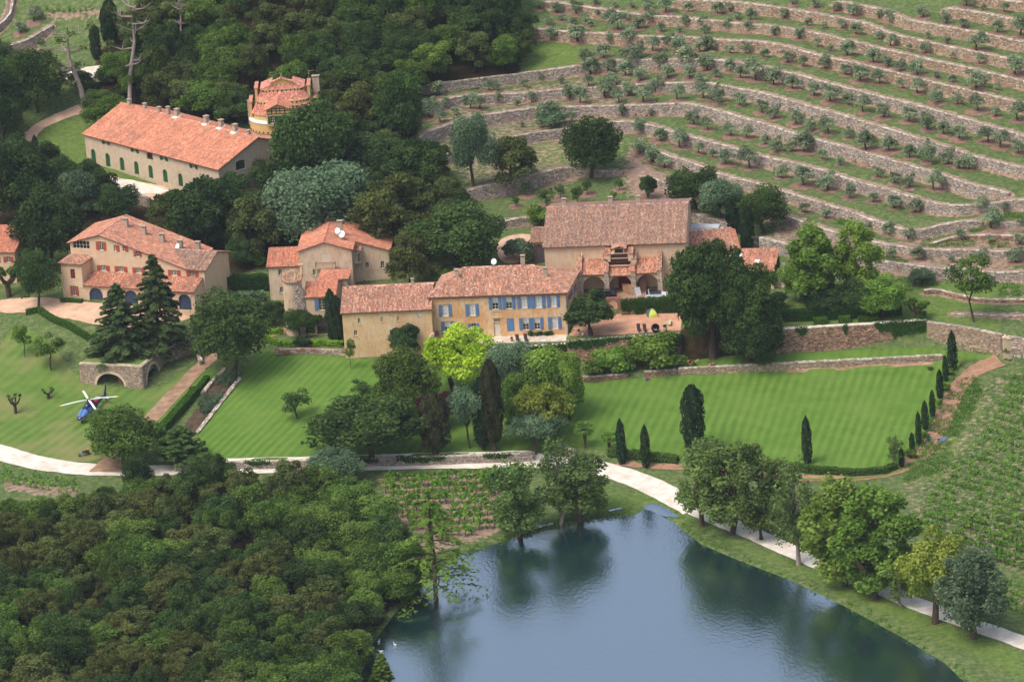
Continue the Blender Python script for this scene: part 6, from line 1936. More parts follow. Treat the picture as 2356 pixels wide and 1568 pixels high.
# ------------------------------------------------------------------ the manor
m_ochre_pl = mat_plaster('ochre_plaster', lin(216,166,116), lin(172,120,82), lin(230,200,162), 0.9)
m_ochre2 = mat_plaster('pale_ochre_plaster', lin(216,178,134), lin(172,132,98), lin(228,204,170), 0.8)
m_beige = mat_plaster('beige_plaster', lin(206,178,150), lin(150,126,110), lin(220,200,174), 0.85)
m_buff = mat_plaster('buff_plaster', lin(214,182,150), lin(176,144,118), lin(224,200,172), 0.6)
m_rubble = mat_plaster('rubble_plaster', lin(198,176,150), lin(164,140,118), lin(210,194,172), 0.7, 1.2)
m_yellow = mat_plaster('yellow_plaster', lin(206,170,108), lin(174,138,94), lin(218,194,148), 0.6)
m_stonetrim = mat_plain('stone_trim', lin(208,188,158), 0.12, 2.0)
def manor():
 z6 = Z(1700, 1050, 3.8)
 b = Bld('manor_house', 'ochre manor house with blue shutters and a hipped tile roof on the terrace', z6(112,1160), z6(2172,1092), 3.0, 'manor house')
 f = b.face(0, 0)
 W_ = b.W
 ez = 0.5 * (f.uv(z6(90,520))[1] + f.uv(z6(2100,445))[1])
 RZ = ez + 2.9
 rl, rr = b.atz(z6(585,66), RZ), b.atz(z6(1640,42), RZ)
 rl[1] = rr[1] = (rl[1] + rr[1]) / 2
 C = b.atz(z6(2318,120), ez); D = b.atz(z6(300,185), ez)
 ov = 0.45
 A3, B3 = (-ov, -ov, ez), (W_ + ov, -ov, ez)
 C3, D3 = (C[0] + ov, max(C[1], rr[1] + 4), ez), (D[0] - ov, max(D[1], rl[1] + 4), ez)
 rl, rr = tuple(rl), tuple(rr)
 H = []
 def win(x0, y0, x1, y1, **k):
  r = f.rect(z6(x0, y0), z6(x1, y1))
  H.append(window(b, f, r, arched=True, **k))
 for x0, y0, x1, y1, fill in ((262,630,355,812,'curtain'),(668,622,765,805,'curtain'),(1020,525,1112,705,'half'),(1228,518,1322,698,'half'),(1455,508,1552,690,'curtain'),(1672,500,1775,685,'curtain'),(1905,492,1998,672,'curtain'),(300,885,392,1072,'half'),(1485,835,1578,1018,'half'),(1925,818,2022,1005,'curtain')):
  win(x0, y0, x1, y1, bars=(2, 4), sh=m_blue, shw=0.54, fill=fill)
 win(705, 918, 780, 1095, bars=(2, 4), sh=m_blue, shw=0.62, fill='glass')
 win(1660, 830, 1748, 1010, bars=(2, 4), sh=m_blue, shw=0.58, fill='half')
 r = f.rect(z6(1245,840), z6(1358,1038))
 H.append(door(b, f, r, m_blue, planks=2, inset=0.0, name='closed_shutter'))
 r = f.rect(z6(1046,905), z6(1148,1112))
 H.append(door(b, f, (r[0], r[1], 0.02, r[3]), m_frame, planks=2, inset=0.25))
 r = f.rect(z6(1046,850), z6(1146,900))
 H.append(window(b, f, r, bars=(4, 2), sill=False, inset=0.25))
 u, z = f.uv(z6(1095,790))
 mb = MB(); fbox(mb, f, u - 1.1, u + 1.1, 0, 0.10, z - 0.55, z - 0.4); fbox(mb, f, u - 0.95, u - .75, 0, .07, z - .4, z + .35); fbox(mb, f, u + .75, u + .95, 0, .07, z - .4, z + .35)
 ring = [(u + 1.05 * math.cos(a), z + .3 + .4 * math.sin(a)) for a in [math.pi * k / 8 for k in range(9)]]
 for (a0, a1) in zip(ring[:-1], ring[1:]):
  mb.hexa([f.P(a0[0], .1, a0[1]), f.P(a1[0], .1, a1[1]), f.P(a1[0], 0, a1[1]), f.P(a0[0], 0, a0[1]), f.P(a0[0], .1, a0[1] + .14), f.P(a1[0], .1, a1[1] + .14), f.P(a1[0], 0, a1[1] + .14), f.P(a0[0], 0, a0[1] + .14)])
 mb.build('pediment', m_stonetrim, b.e)
 r = f.rect(z6(148,1030), z6(215,1120)); H.append(arch(*r)); mb = MB(); fbox(mb, f, r[0], r[1], -.34, -.3, r[2], r[3]); mb.build('niche', m_corn, b.e)
 panel(b.wall, f, [(0, -2.5), (W_, -2.5), (W_, ez), (0, ez)], H)
 # right side wall
 ang = math.atan2(C3[1], C3[0] - ov - W_)
 fr = b.face(W_, 0, ang)
 Ls = math.hypot(C3[1], C3[0] - ov - W_)
 HS = []
 for x0, y0, x1, y1 in ((2178,490,2192,580),(2212,420,2230,520),(2272,350,2288,440)):
  r = fr.rect(z6(x0, y0), z6(x1, y1))
  if 0.5 < r[0] < Ls - 1.5: HS.append(window(b, fr, (r[0], r[0] + 1.0, max(4.6, r[2]), max(6.6, r[3])), bars=(2, 3), sh=m_blue, shw=.5))
 panel(b.wall, fr, [(0, -2.5), (Ls, -2.5), (Ls, ez), (0, ez)], HS)
 xl = D3[0] + ov
 b.wall.quad((xl, D3[1], -2.5), (0, 0, -2.5), (0, 0, ez), (xl, D3[1], ez))
 b.wall.quad((C3[0] - ov, C3[1], -2.5), (xl, D3[1], -2.5), (xl, D3[1], ez), (C3[0] - ov, C3[1], ez))
 b.finish(m_ochre_pl)
 roof(b, [[A3, B3, rr, rl], [B3, C3, rr], [D3, A3, rl], [C3, D3, rl, rr]], PAL_OLD, 1000, ridges=((rl, rr), (A3, rl), (B3, rr)))
 cornice(b, f, 0, W_, ez - 0.16); cornice(b, fr, 0, Ls, ez - 0.16)
 # quoins at the corners
 mb = MB()
 for k in range(int(ez / 0.5)):
  wq = 0.75 if k % 2 else 0.5
  fbox(mb, f, W_ - wq, W_ + .03, -.2, 0.035, k * .5 + .02, k * .5 + .48)
 mb.build('quoin', m_stonetrim, b.e)
 def on_roof(p, frac):
  q = b.atz(p, ez + 2.9 * frac)
  return q
 q = on_roof(z6(490,310), 0.28); chimney(b, q[0], q[1], q[2], 2.4, .75, .6, True)
 q = on_roof(z6(1835,265), 0.33); chimney(b, q[0], q[1], q[2], 2.2, .75, .6, True)
 q = b.atz(z6(1475,40), RZ); chimney(b, q[0], q[1] + 2, q[2] - .6, 1.6, .8, .6)
 q = b.atz(z6(1040,52), RZ); dish(b, q[0], q[1] + 1.5, q[2] + 0.4, 0.6)
 # terrace paving: single slabs
 t = Bld('paved_terrace', 'pale flagstone terrace along the front of the manor', z6(820,1230), z6(2150,1185), 3.0, 'terrace')
 rg = np.random.default_rng(77)
 base = MB(); base.box(0, t.W, -0.2, 5.4, -0.3, 0.06); base.build('bed', mat_plain('terrace_bed', lin(176,158,138), .15), t.e)
 slabm = [mat_plain('flagstone_' + n, c, 0.1, 1.5) for n, c in (('pale', lin(222,210,194)), ('grey', lin(200,190,180)), ('warm', lin(214,194,170)))]
 y = -0.15
 while y < 5.0:
  hgt = rg.uniform(0.7, 1.1)
  x = 0.05
  while x < t.W - 0.4:
   w_ = min(rg.uniform(0.8, 1.6), t.W - x)
   mb = MB(); mb.box(x + .015, x + w_ - .015, y + .015, y + hgt - .015, 0.0, 0.09 + rg.uniform(0, .02))
   mb.build('flagstone', slabm[rg.integers(0, 3)], t.e)
   x += w_
  y += hgt
 return b
B_manor = manor()
def wing():
 t = lambda x, y: T(1, 1, x, y)
 b = Bld('long_wing', 'long low ochre wing with small windows left of the manor', t(822,1718), t(1640,1682), 1.0, 'house')
 f = b.face(0, 0)
 W_ = b.W
 ez = 0.5 * (f.uv(t(792,1305))[1] + f.uv(t(1600,1268))[1])
 fl_ = b.face(0, 0, math.pi / 2)
 D, rz = fl_.uv(t(840,1130))
 D, rz = max(4.5, min(D, 7.5)), ez + 0.3 * max(4.5, min(D, 7.5))
 H = []
 for x0, y0, x1, y1, k in ((935,1355,960,1405,'glass'),(1145,1345,1166,1390,'glass'),(1294,1335,1314,1380,'glass'),(1482,1275,1515,1335,'curtain'),(900,1465,930,1512,'glass'),(1230,1465,1256,1512,'glass'),(1435,1458,1462,1503,'dark')):
  H.append(window(b, f, f.rect(t(x0, y0), t(x1, y1)), bars=(2, 3) if k == 'glass' else (1, 1), fill=k, trim=m_stonetrim))
 panel(b.wall, f, [(0, -2), (W_, -2), (W_, ez), (0, ez)], H)
 fl2 = b.face(0, 2 * D, -math.pi / 2)
 panel(b.wall, fl2, [(0, -2), (2 * D, -2), (2 * D, ez), (D, rz), (0, ez)])
 fr = b.face(W_, 0, math.pi / 2)
 panel(b.wall, fr, [(0, -2), (2 * D, -2), (2 * D, ez), (D, rz), (0, ez)])
 b.finish(m_ochre2)
 e = 0.4
 sl = (rz - ez) / D
 roof(b, [[(-.3, -e, ez - e * sl + .1), (W_ + .2, -e, ez - e * sl + .1), (W_ + .2, D, rz + .1), (-.3, D, rz + .1)], [(W_ + .2, 2 * D + e, ez - e * sl + .1), (-.3, 2 * D + e, ez - e * sl + .1), (-.3, D, rz + .1), (W_ + .2, D, rz + .1)]], PAL_OLD, 1100, ridges=(((-.3, D, rz + .1), (W_ + .2, D, rz + .1)),))
 cornice(b, f, 0, W_, ez - 0.05, 0.26, 0.18)
 q = b.atz(t(1433,1085), rz); chimney(b, min(q[0], W_ - 1), D, rz, 0.9, .5, .5)
 # curved flank wall beside the manor
 mb = MB()
 u, z = f.uv(t(1580,1490))
 pts = []
 for k in range(7):
  a = k / 6
  fbox(mb, f, u - 0.9 + 0.3 * k, u - 0.6 + 0.3 * k, 0.02, 1.6 - 0.1 * k, -2, 1.0 + 3.2 * math.sin(a * 1.57))
 mb.build('flank_wall', m_rubble, b.e)
wing()
# ------------------------------------------------------------------ the villa with balcony, round tower and gatehouse
def villa():
 z7 = Z(1050, 950, 3.485)
 t = lambda x, y: T(1, 1, x, y)
 b = Bld('villa', 'beige villa with a broad gable, balcony and white shutters', z7(548,775), z7(1280,745), 5.0, 'villa')
 f = b.face(0, 0)
 W_ = b.W
 ezl, ezr = f.uv(z7(505,188))[1], f.uv(z7(1248,158))[1]
 ua, za = f.uv(z7(855,62))
 ez = 0.5 * (ezl + ezr)
 sl = (za - ez) / (W_ - ua)
 DB = 15.0
 ys = 5.0
 x2 = b.face(0, ys).uv(t(1195,800))[0] + 0.6
 z2 = za - sl * (x2 - ua)
 H = []
 r = f.rect(z7(815,215), z7(950,332)); H.append(door(b, f, r, m_white, planks=2, inset=0.05, name='closed_shutter'))
 for x0, y0, x1, y1 in ((705,438,742,520),(880,430,915,515),(1047,422,1095,508)):
  H.append(window(b, f, f.rect(z7(x0, y0), z7(x1, y1)), bars=(2, 3), sh=m_white, shw=.62))
 xl = f.uv(t(122,1000))[0]
 HL = []
 for x0, y0, x1, y1 in ((205,908,238,960),(220,1068,252,1120)):
  HL.append(window(b, f, f.rect(t(x0, y0), t(x1, y1)), bars=(2, 3), sh=m_white, shw=.5, sides='L'))
 ezL = f.uv(t(250,875))[1]
 # main gable
 panel(b.wall, f, [(0, -3), (W_, -3), (W_, ez), (ua, za), (0, za - sl * ua)], H)
 fr = b.face(W_, 0, math.pi / 2)
 panel(b.wall, fr, [(0, -3), (ys, -3), (ys, ez), (0, ez)])
 # set back right part
 f2 = b.face(0, ys)
 H2 = []
 for x0, y0, x1, y1, fl in ((1005,840,1038,895,'glass'),(1148,833,1182,893,'dark'),(985,1005,1010,1050,'glass'),(1122,1000,1155,1050,'glass'),(1193,995,1225,1050,'glass')):
  H2.append(window(b, f2, f2.rect(t(x0, y0), t(x1, y1)), bars=(2, 3), sh=m_white, shw=.5, fill=fl))
 r = f2.rect(t(975,715), t(1005,765)); H2.append(door(b, f2, r, m_white, planks=2, inset=.05, name='closed_shutter'))
 panel(b.wall, f2, [(W_, -3), (x2, -3), (x2, z2), (W_, ez)], H2)
 fr2 = b.face(x2, ys, math.pi / 2)
 panel(b.wall, fr2, [(0, -3), (DB - ys, -3), (DB - ys, z2), (0, z2)])
 # low left part
 panel(b.wall, f, [(xl, -4), (0, -4), (0, ezL), (xl, ezL)], HL)
 dl = 5.6
 zl = ezL + 0.32 * dl
 fll = b.face(xl, 2 * dl, -math.pi / 2)
 panel(b.wall, fll, [(0, -4), (2 * dl, -4), (2 * dl, ezL), (dl, zl), (0, ezL)])
 fl0 = b.face(0, DB, -math.pi / 2)
 panel(b.wall, fl0, [(0, -3), (DB, -3), (DB, za - sl * ua), (0, za - sl * ua)])
 b.wall.quad((x2, DB, -3), (0, DB, -3), (0, DB, za - sl * ua), (x2, DB, z2))
 b.finish(m_beige)
 e = 0.35
 k = .1
 zz = lambda x: za + k - sl * abs(x - ua)
 roof(b, [[(-e, DB, zz(-e)), (-e, -e, zz(-e)), (ua, -e, za + k), (ua, DB, za + k)],
    [(W_ + e, -e, zz(W_ + e)), (W_ + e, ys - e, zz(W_ + e)), (ua, ys - e, za + k), (ua, -e, za + k)],
    [(x2 + e, ys - e, zz(x2 + e)), (x2 + e, DB, zz(x2 + e)), (ua, DB, za + k), (ua, ys - e, za + k)]], PAL_NEW, 1200, ridges=(((ua, -e, za + k), (ua, DB, za + k)),), bright=1.02)
 roof(b, [[(xl - e, -e, ezL - .02), (-0.02, -e, ezL - .02), (-0.02, dl, zl + .1), (xl - e, dl, zl + .1)], [(-0.02, 2 * dl + e, ezL - .02), (xl - e, 2 * dl + e, ezL - .02), (xl - e, dl, zl + .1), (-0.02, dl, zl + .1)]], PAL_NEW, 1210, bright=.96)
 # balcony
 u0, u1, z0_, _ = f.rect(z7(748,385), z7(1022,400))
 mb = MB(); fbox(mb, f, u0, u1, 0.0, 1.2, z0_ - .1, z0_ + .1)
 o = mb.build('balcony', m_chim, b.e)
 m2 = MB()
 n = 16
 for i in range(n + 1):
  u = u0 + .05 + (u1 - u0 - .1) * i / n
  fbox(m2, f, u - .012, u + .012, 1.13, 1.155, z0_ + .1, z0_ + 1.05)
 fbox(m2, f, u0, u1, 1.12, 1.17, z0_ + 1.05, z0_ + 1.1)
 for u in (u0, u1 - .04):
  fbox(m2, f, u, u + .04, 0.0, 1.12, z0_ + 1.05, z0_ + 1.1)
  for q in range(4): fbox(m2, f, u, u + .03, .2 + q * .25, .23 + q * .25, z0_ + .1, z0_ + 1.05)
 m2.build('railing', mat_plain('iron', (0.05, 0.045, 0.04), .2), o)
 # oriel on the set back wall
 u0, u1, z0_, z1_ = f2.rect(t(905,730), t(965,830))
 mb = MB(); fbox(mb, f2, u0, u1, 0, 1.3, z0_, z1_ + .3)
 mb.hexa([f2.P(u0 + .6, .5, z0_ - .9), f2.P(u1 - .6, .5, z0_ - .9), f2.P(u1 - .6, 0, z0_ - .9), f2.P(u0 + .6, 0, z0_ - .9), f2.P(u0, 1.3, z0_), f2.P(u1, 1.3, z0_), f2.P(u1, 0, z0_), f2.P(u0, 0, z0_)])
 o = mb.build('oriel', m_beige, b.e)
 fo = b.face(f2.P(0, 1.32, 0)[0], f2.P(0, 1.32, 0)[1])
 window(b, fo, (u0 + .75, u0 + 1.3, z0_ + .35, z1_ - .1), bars=(2, 2), inset=-0.05, sill=False)
 roof(b, [[f2.P(u0 - .2, 1.5, z1_ + .3), f2.P(u1 + .2, 1.5, z1_ + .3), f2.P(u1 + .2, 0, z1_ + .85), f2.P(u0 - .2, 0, z1_ + .85)]], PAL_OLD, 1220, .1)
 q = b.atz(t(775,560), za); chimney(b, q[0], q[1], za - 0.5, 2.4, .9, .7)
 dish(b, q[0] - .3, q[1] - 1.6, za + 0.7, .62); dish(b, q[0] + .5, q[1] - 2.2, za + 0.2, .72)
 # ---- round tower
 c = onz(z7(468,1300), 2.3)
 tw = thing('round_tower', 'round beige tower with a slanting tiled cap beside the villa', 'tower', tuple(c), 0)
 px = pxm(c)
 hgt = (1300 - 540) / 13.94 / (px * math.cos(PITCH))
 rad = 268 / 13.94 / px / 2
 n = 28
 mb = MB()
 vs = []
 for k in range(n):
  a = 2 * math.pi * k / n
  x, y = rad * math.cos(a), rad * math.sin(a)
  vs.append((x, y, -2.0)); vs.append((x, y, hgt + 0.36 * y))
 mb.add(vs, [(2 * k, 2 * ((k + 1) % n), 2 * ((k + 1) % n) + 1, 2 * k + 1) for k in range(n)])
 mb.build('wall', m_beige, tw, True)
 class _b: pass
 tb = _b(); tb.e = tw
 R2 = rad + .28
 # list the polygon so that its first edge faces the viewer
 ring = [(R2 * math.cos(a), R2 * math.sin(a), hgt + 0.05 + 0.36 * R2 * math.sin(a)) for a in [2 * math.pi * k / 24 - math.pi / 2 - math.pi / 24 for k in range(24)]]
 roof(tb, [ring], PAL_OLD[2:] + [lin(168,160,120), lin(150,150,112)], 1230, .12)
 ch = MB(); ch.tube([(rad + .1, .8, hgt - .5), (rad + .1, .8, hgt + 1.9)], .26, 8); ch.box(rad - .25, rad + .45, .45, 1.15, hgt + 1.9, hgt + 2.02)
 ch.build('chimney', m_ochre2, tw)
 # ---- gatehouse with blue shutters over an arch
 g = Bld('gatehouse', 'small cream gatehouse with blue shutters over an arched passage', z7(640,1352), z7(1048,1338), 2.2, 'house')
 f = g.face(0, 0)
 W2 = g.W
 ez = f.uv(z7(780,820))[1]
 D = 4.6
 rz = ez + .32 * D
 H = [window(g, f, f.rect(z7(782,850), z7(872,1008)), bars=(2, 4), sh=m_blue, shw=.6)]
 r = f.rect(z7(755,1110), z7(945,1348))
 H.append(arch(r[0], r[1], 0.02, r[3], 12))
 panel(g.wall, f, [(0, -2), (W2, -2), (W2, ez), (0, ez)], H, 1.0)
 fr = g.face(W2, 0, math.pi / 2); panel(g.wall, fr, [(0, -2), (2 * D, -2), (2 * D, ez), (D, rz), (0, ez)])
 fl = g.face(0, 2 * D, -math.pi / 2); panel(g.wall, fl, [(0, -2), (2 * D, -2), (2 * D, ez), (D, rz), (0, ez)])
 g.wall.quad((r[0] - 1, 3.2, -1), (r[1] + 1, 3.2, -1), (r[1] + 1, 3.2, r[3] + .5), (r[0] - 1, 3.2, r[3] + .5))
 g.finish(m_buff)
 mb = MB(); mb.box(r[0] - 1, r[1] + 1, 0.3, 3.2, -0.3, 0.02); mb.build('passage_floor', m_path, g.e)
 mb = MB(); mb.box(r[0] + .3, r[1] - .3, 2.2, 2.7, .45, .55); mb.box(r[0] + .4, r[0] + .55, 2.2, 2.7, 0, .45); mb.box(r[1] - .55, r[1] - .4, 2.2, 2.7, 0, .45); mb.build('bench', m_chim, g.e)
 e = .3
 roof(g, [[(-e, -e, ez), (W2 + e, -e, ez), (W2 + e, D, rz + .1), (-e, D, rz + .1)], [(W2 + e, 2 * D + e, ez), (-e, 2 * D + e, ez), (-e, D, rz + .1), (W2 + e, D, rz + .1)]], PAL_NEW, 1240, ridges=(((-e, D, rz + .1), (W2 + e, D, rz + .1)),), bright=.98)
 # link roof behind, a low pyramid
 p = [g.atz(z7(*q), ez + .3) for q in ((690,612), (1010,735), (1165,650), (880,590))]
 ap = g.atz(z7(850,545), ez + 1.9)
 x0, x1 = W2 * .25, W2 * 1.3
 y0, y1 = 2 * D - .4, 2 * D + 5.5
 zz_ = ez + 0.35
 apx = ((x0 + x1) / 2 - .6, (y0 + y1) / 2, zz_ + 1.0)
 roof(g, [[(x0, y0, zz_), (x1, y0, zz_), apx], [(x1, y0, zz_), (x1, y1, zz_), apx], [(x1, y1, zz_), (x0, y1, zz_), apx], [(x0, y1, zz_), (x0, y0, zz_), apx]], PAL_NEW, 1250)
 mb = MB(); mb.box(x0 + .3, x1 - .3, y0 + .3, y1 - .3, -2, zz_ - .1); mb.build('link_wall', m_beige, g.e)
 # rough stone shoulder between tower and gatehouse
 rg = np.random.default_rng(5)
 line = np.array([(-1.9, .2, ez + 2.0), (-1.0, .2, ez + 2.4), (-.02, .2, ez + .8)])
 l_, s_, _ = resample(line, .4)
 o = wall_core('stone_shoulder', l_, np.full(len(l_), ez + 2.6), .3, .6, parent=g.e)
 V, C = stone_boxes(l_, np.full(len(l_), ez + 2.4), s_, .3, PAL_GREY, (0.5, .3), seed=9)
 tag(quads_obj('stone', V, C, m_stone, o), kind='stuff')
 V, C = clumps(rg, [(r[0] - 1.2, -.4, 1.0), (r[0] - .9, -.4, 2.2), (r[0] - .3, -.4, 3.2), (r[0] + .7, -.35, r[3] + .2), (r[0] - 1.2, -.4, 3.4), (r[1] - .6, -.3, r[3] + .15)], [.9, .9, .9, .5, .8, .4], 1500, .24)
 quads_obj('creeper', V, C, LEAF['ivy'], g.e)
villa()
# ------------------------------------------------------------------ the red shuttered house with the arcade
def coach_house():
 t = lambda x, y: T(0, 1, x, y)
 b = Bld('coach_house', 'buff house with red shutters, long sloping roof and an arcade of blue grey doors', t(590,1208), t(1800,1288), 5.9, 'house')
 f = b.face(0, 0)
 W_ = b.W
 ea = 0.5 * (f.uv(t(790,1045))[1] + f.uv(t(1780,1112))[1])
 d2 = 4.1
 za2 = ea + 0.31 * d2
 m = b.face(0, d2)
 ut = f.uv(t(768,1100))[0]                # right edge of the little tower
 H = []
 for x0, y0, x1, y1 in ((822,1075,945,1222),(985,1085,1095,1235),(1145,1100,1268,1245),(1312,1110,1422,1255),(1480,1122,1590,1268),(1643,1135,1757,1282)):
  r = f.rect(t(x0, y0), t(x1, y1))
  H.append(door(b, f, (r[0], r[1], 0.02, r[3]), m_slate, True, .3, 6, 'arched_door'))
 panel(b.wall, f, [(ut, -2.5), (W_, -2.5), (W_, ea), (ut, ea)], H, .35)
 fr = b.face(W_, 0, math.pi / 2)
 panel(b.wall, fr, [(0, -2.5), (d2, -2.5), (d2, za2), (0, ea)])
 # main gable wall
 xl = m.uv(t(652,760))[0]
 zl = m.uv(t(645,658))[1]
 ua, za = m.uv(t(915,588))
 ur, zr = m.uv(t(1718,893))
 uc, zc = m.uv(t(1882,912))
 zr = zc
 HM = []
 HM.append(window(b, m, m.rect(t(668,645), t(822,716)), bars=(5, 2), fill='glass', sill=False))
 HM.append(window(b, m, m.rect(t(912,650), t(948,728)), bars=(2, 4), sh=m_redsh, shw=.75, arched=True))
 HM.append(window(b, m, m.rect(t(1045,683), t(1070,740)), bars=(2, 3), sh=m_redsh, shw=1.1, sides='R'))
 HM.append(window(b, m, m.rect(t(1125,688), t(1150,740)), bars=(2, 3), sh=m_redsh, shw=1.1, sides='R'))
 HM.append(window(b, m, m.rect(t(1248,740), t(1282,788)), bars=(2, 2), sh=m_redsh, shw=.55, fill='dark'))
 for x0, y0, x1, y1 in ((925,868,978,918),(1087,878,1140,928),(1250,890,1303,938),(1412,902,1466,950),(1577,912,1630,962),(1745,922,1795,975)):
  HM.append(window(b, m, m.rect(t(x0, y0), t(x1, y1)), bars=(4, 3), sh=m_redsh, shw=.58))
 panel(b.wall, m, [(xl, -2.5), (uc, -2.5), (uc, zc), (ur, zr), (ua, za), (xl, zl)], HM)
 # depth of the block from the far end of the ridge
 rb = b.atz(t(1140,458), za)
 DB = max(12, min(22, rb[1] - d2))
 sr = (za - zr) / (ur - ua); slf = (za - zl) / (ua - xl)
 yb = d2 + DB
 fr = b.face(uc, d2, math.pi / 2)
 rzz = zc + 0.33 * DB * .45
 dR = DB * .45
 panel(b.wall, fr, [(0, -2.5), (2 * dR, -2.5), (2 * dR, zc), (dR, rzz), (0, zc)])
 b.wall.quad((xl, yb, -2), (xl, d2, -2), (xl, d2, zl), (xl, yb, zl))
 b.wall.quad((ur, yb, -2), (xl, yb, -2), (xl, yb, zl), (ur, yb, zr))
 # the little tower with its hipped roof
 zt = f.uv(t(660,852))[1]
 HT = [window(b, f, f.rect(t(648,903), t(690,992)), bars=(3, 3), frame=m_redsh), window(b, f, f.rect(t(668,1058), t(703,1145)), bars=(2, 4), sh=m_redsh, shw=.55)]
 panel(b.wall, f, [(0, -2.5), (ut, -2.5), (ut, zt), (0, zt)], HT)
 panel(b.wall, b.face(ut, 0, math.pi / 2), [(0, -2.5), (d2, -2.5), (d2, zt), (0, zt)])
 panel(b.wall, b.face(0, d2 + 1, -math.pi / 2), [(0, -2.5), (d2 + 1, -2.5), (d2 + 1, zt), (0, zt)])
 b.finish(m_buff)
 e = .4
 k = .1
 roof(b, [[(ut, -e, ea - .05), (W_ + .15, -e, ea - .05), (W_ + .15, d2 - .02, za2 + .1), (ut, d2 - .02, za2 + .1)]], PAL_OLD + PAL_NEW, 1300, name='arcade_roof')
 zx = lambda x: za + k - (sr * (x - ua) if x > ua else slf * (ua - x))
 y0 = d2 - e
 roof(b, [[(xl - e, yb, zx(xl - e)), (xl - e, y0, zx(xl - e)), (ua, y0, za + k), (ua, yb, za + k)],
    [(ur, y0, zx(ur)), (ur, yb, zx(ur)), (ua, yb, za + k), (ua, y0, za + k)]], PAL_NEW + PAL_OLD, 1310, ridges=(((ua, y0, za + k), (ua, yb, za + k)),))
 xr0 = ur - (rzz - zr) / sr
 roof(b, [[(ur - .1, d2 - e, zc - .02), (uc + e, d2 - e, zc - .02), (uc + e, d2 + dR, rzz + k), (xr0, d2 + dR, rzz + k)], [(uc + e, d2 + 2 * dR + e, zc), (ur, d2 + 2 * dR + e, zc), (xr0, d2 + dR, rzz + k), (uc + e, d2 + dR, rzz + k)]], PAL_BARN, 1320, ridges=(((xr0, d2 + dR, rzz + k), (uc + e, d2 + dR, rzz + k)),))
 x0, x1, yA, yB = -.4, ut + .35, -.4, d2 + 1.0
 ap = ((x0 + x1) / 2, (yA + yB) / 2, zt + 1.0)
 roof(b, [[(x0, yA, zt), (x1, yA, zt), ap], [(x1, yA, zt), (x1, yB, zt), ap], [(x0, yB, zt), (x0, yA, zt), ap], [(x1, yB, zt), (x0, yB, zt), ap]], PAL_OLD, 1330, name='tower_roof')
 def onmain(p):
  # point of the right hand slope under a pixel
  o, d = b.lray(p)
  kk = (za + sr * ua - o[2] - sr * o[0]) / (d[2] + sr * d[0])
  return o + d * kk
 for x, y in ((1160,520),(1325,590),(1492,660),(1660,720),(1822,735)):
  q = onmain(t(x, y)); chimney(b, q[0], q[1], q[2], 1.5, .9, .7)
 q = onmain(t(1635,735)); dish(b, q[0], q[1], q[2] + .8, .62)
 # wall lamps and a drainpipe
 for x, y in ((757,1062),(1753,1145)):
  u, z = f.uv(t(x, y)); mb = MB(); fbox(mb, f, u - .22, u + .22, .02, .2, z - .08, z + .08); mb.build('wall_lamp', m_lead, b.e)
 mb = MB(); p0 = m.P(uc - .05, .06, -1.5); mb.tube([p0, m.P(uc - .05, .06, zc - .2)], .06, 6); mb.build('drainpipe', m_chim, b.e)
 # a second house cut by the left edge of the view
 h = Bld('edge_house', 'buff house with red shutters and a tiled roof cut by the left edge', t(-900,1040), t(160,1050), 6.2, 'house')
 f = h.face(0, 0)
 W2 = h.W
 ez = f.uv(t(60,745))[1]
 H = []
 for x0, y0, x1, y1 in ((-60,790,-25,840),(60,790,95,840),(-60,945,-25,990),(118,940,150,985)):
  H.append(window(h, f, f.rect(t(x0, y0), t(x1, y1)), bars=(2, 3), sh=m_redsh, shw=.8))
 panel(h.wall, f, [(0, -2.5), (W2, -2.5), (W2, ez), (0, ez)], H)
 D = 8.0; rz = ez + .33 * D
 panel(h.wall, h.face(W2, 0, math.pi / 2), [(0, -2.5), (2 * D, -2.5), (2 * D, ez), (D, rz), (0, ez)])
 h.wall.quad((W2, 2 * D, -2), (0, 2 * D, -2), (0, 2 * D, ez), (W2, 2 * D, ez))
 h.finish(m_buff)
 roof(h, [[(-.3, -.4, ez), (W2 + .3, -.4, ez), (W2 + .3, D, rz + .1), (-.3, D, rz + .1)], [(W2 + .3, 2 * D + .4, ez), (-.3, 2 * D + .4, ez), (-.3, D, rz + .1), (W2 + .3, D, rz + .1)]], PAL_NEW, 1340)
coach_house()
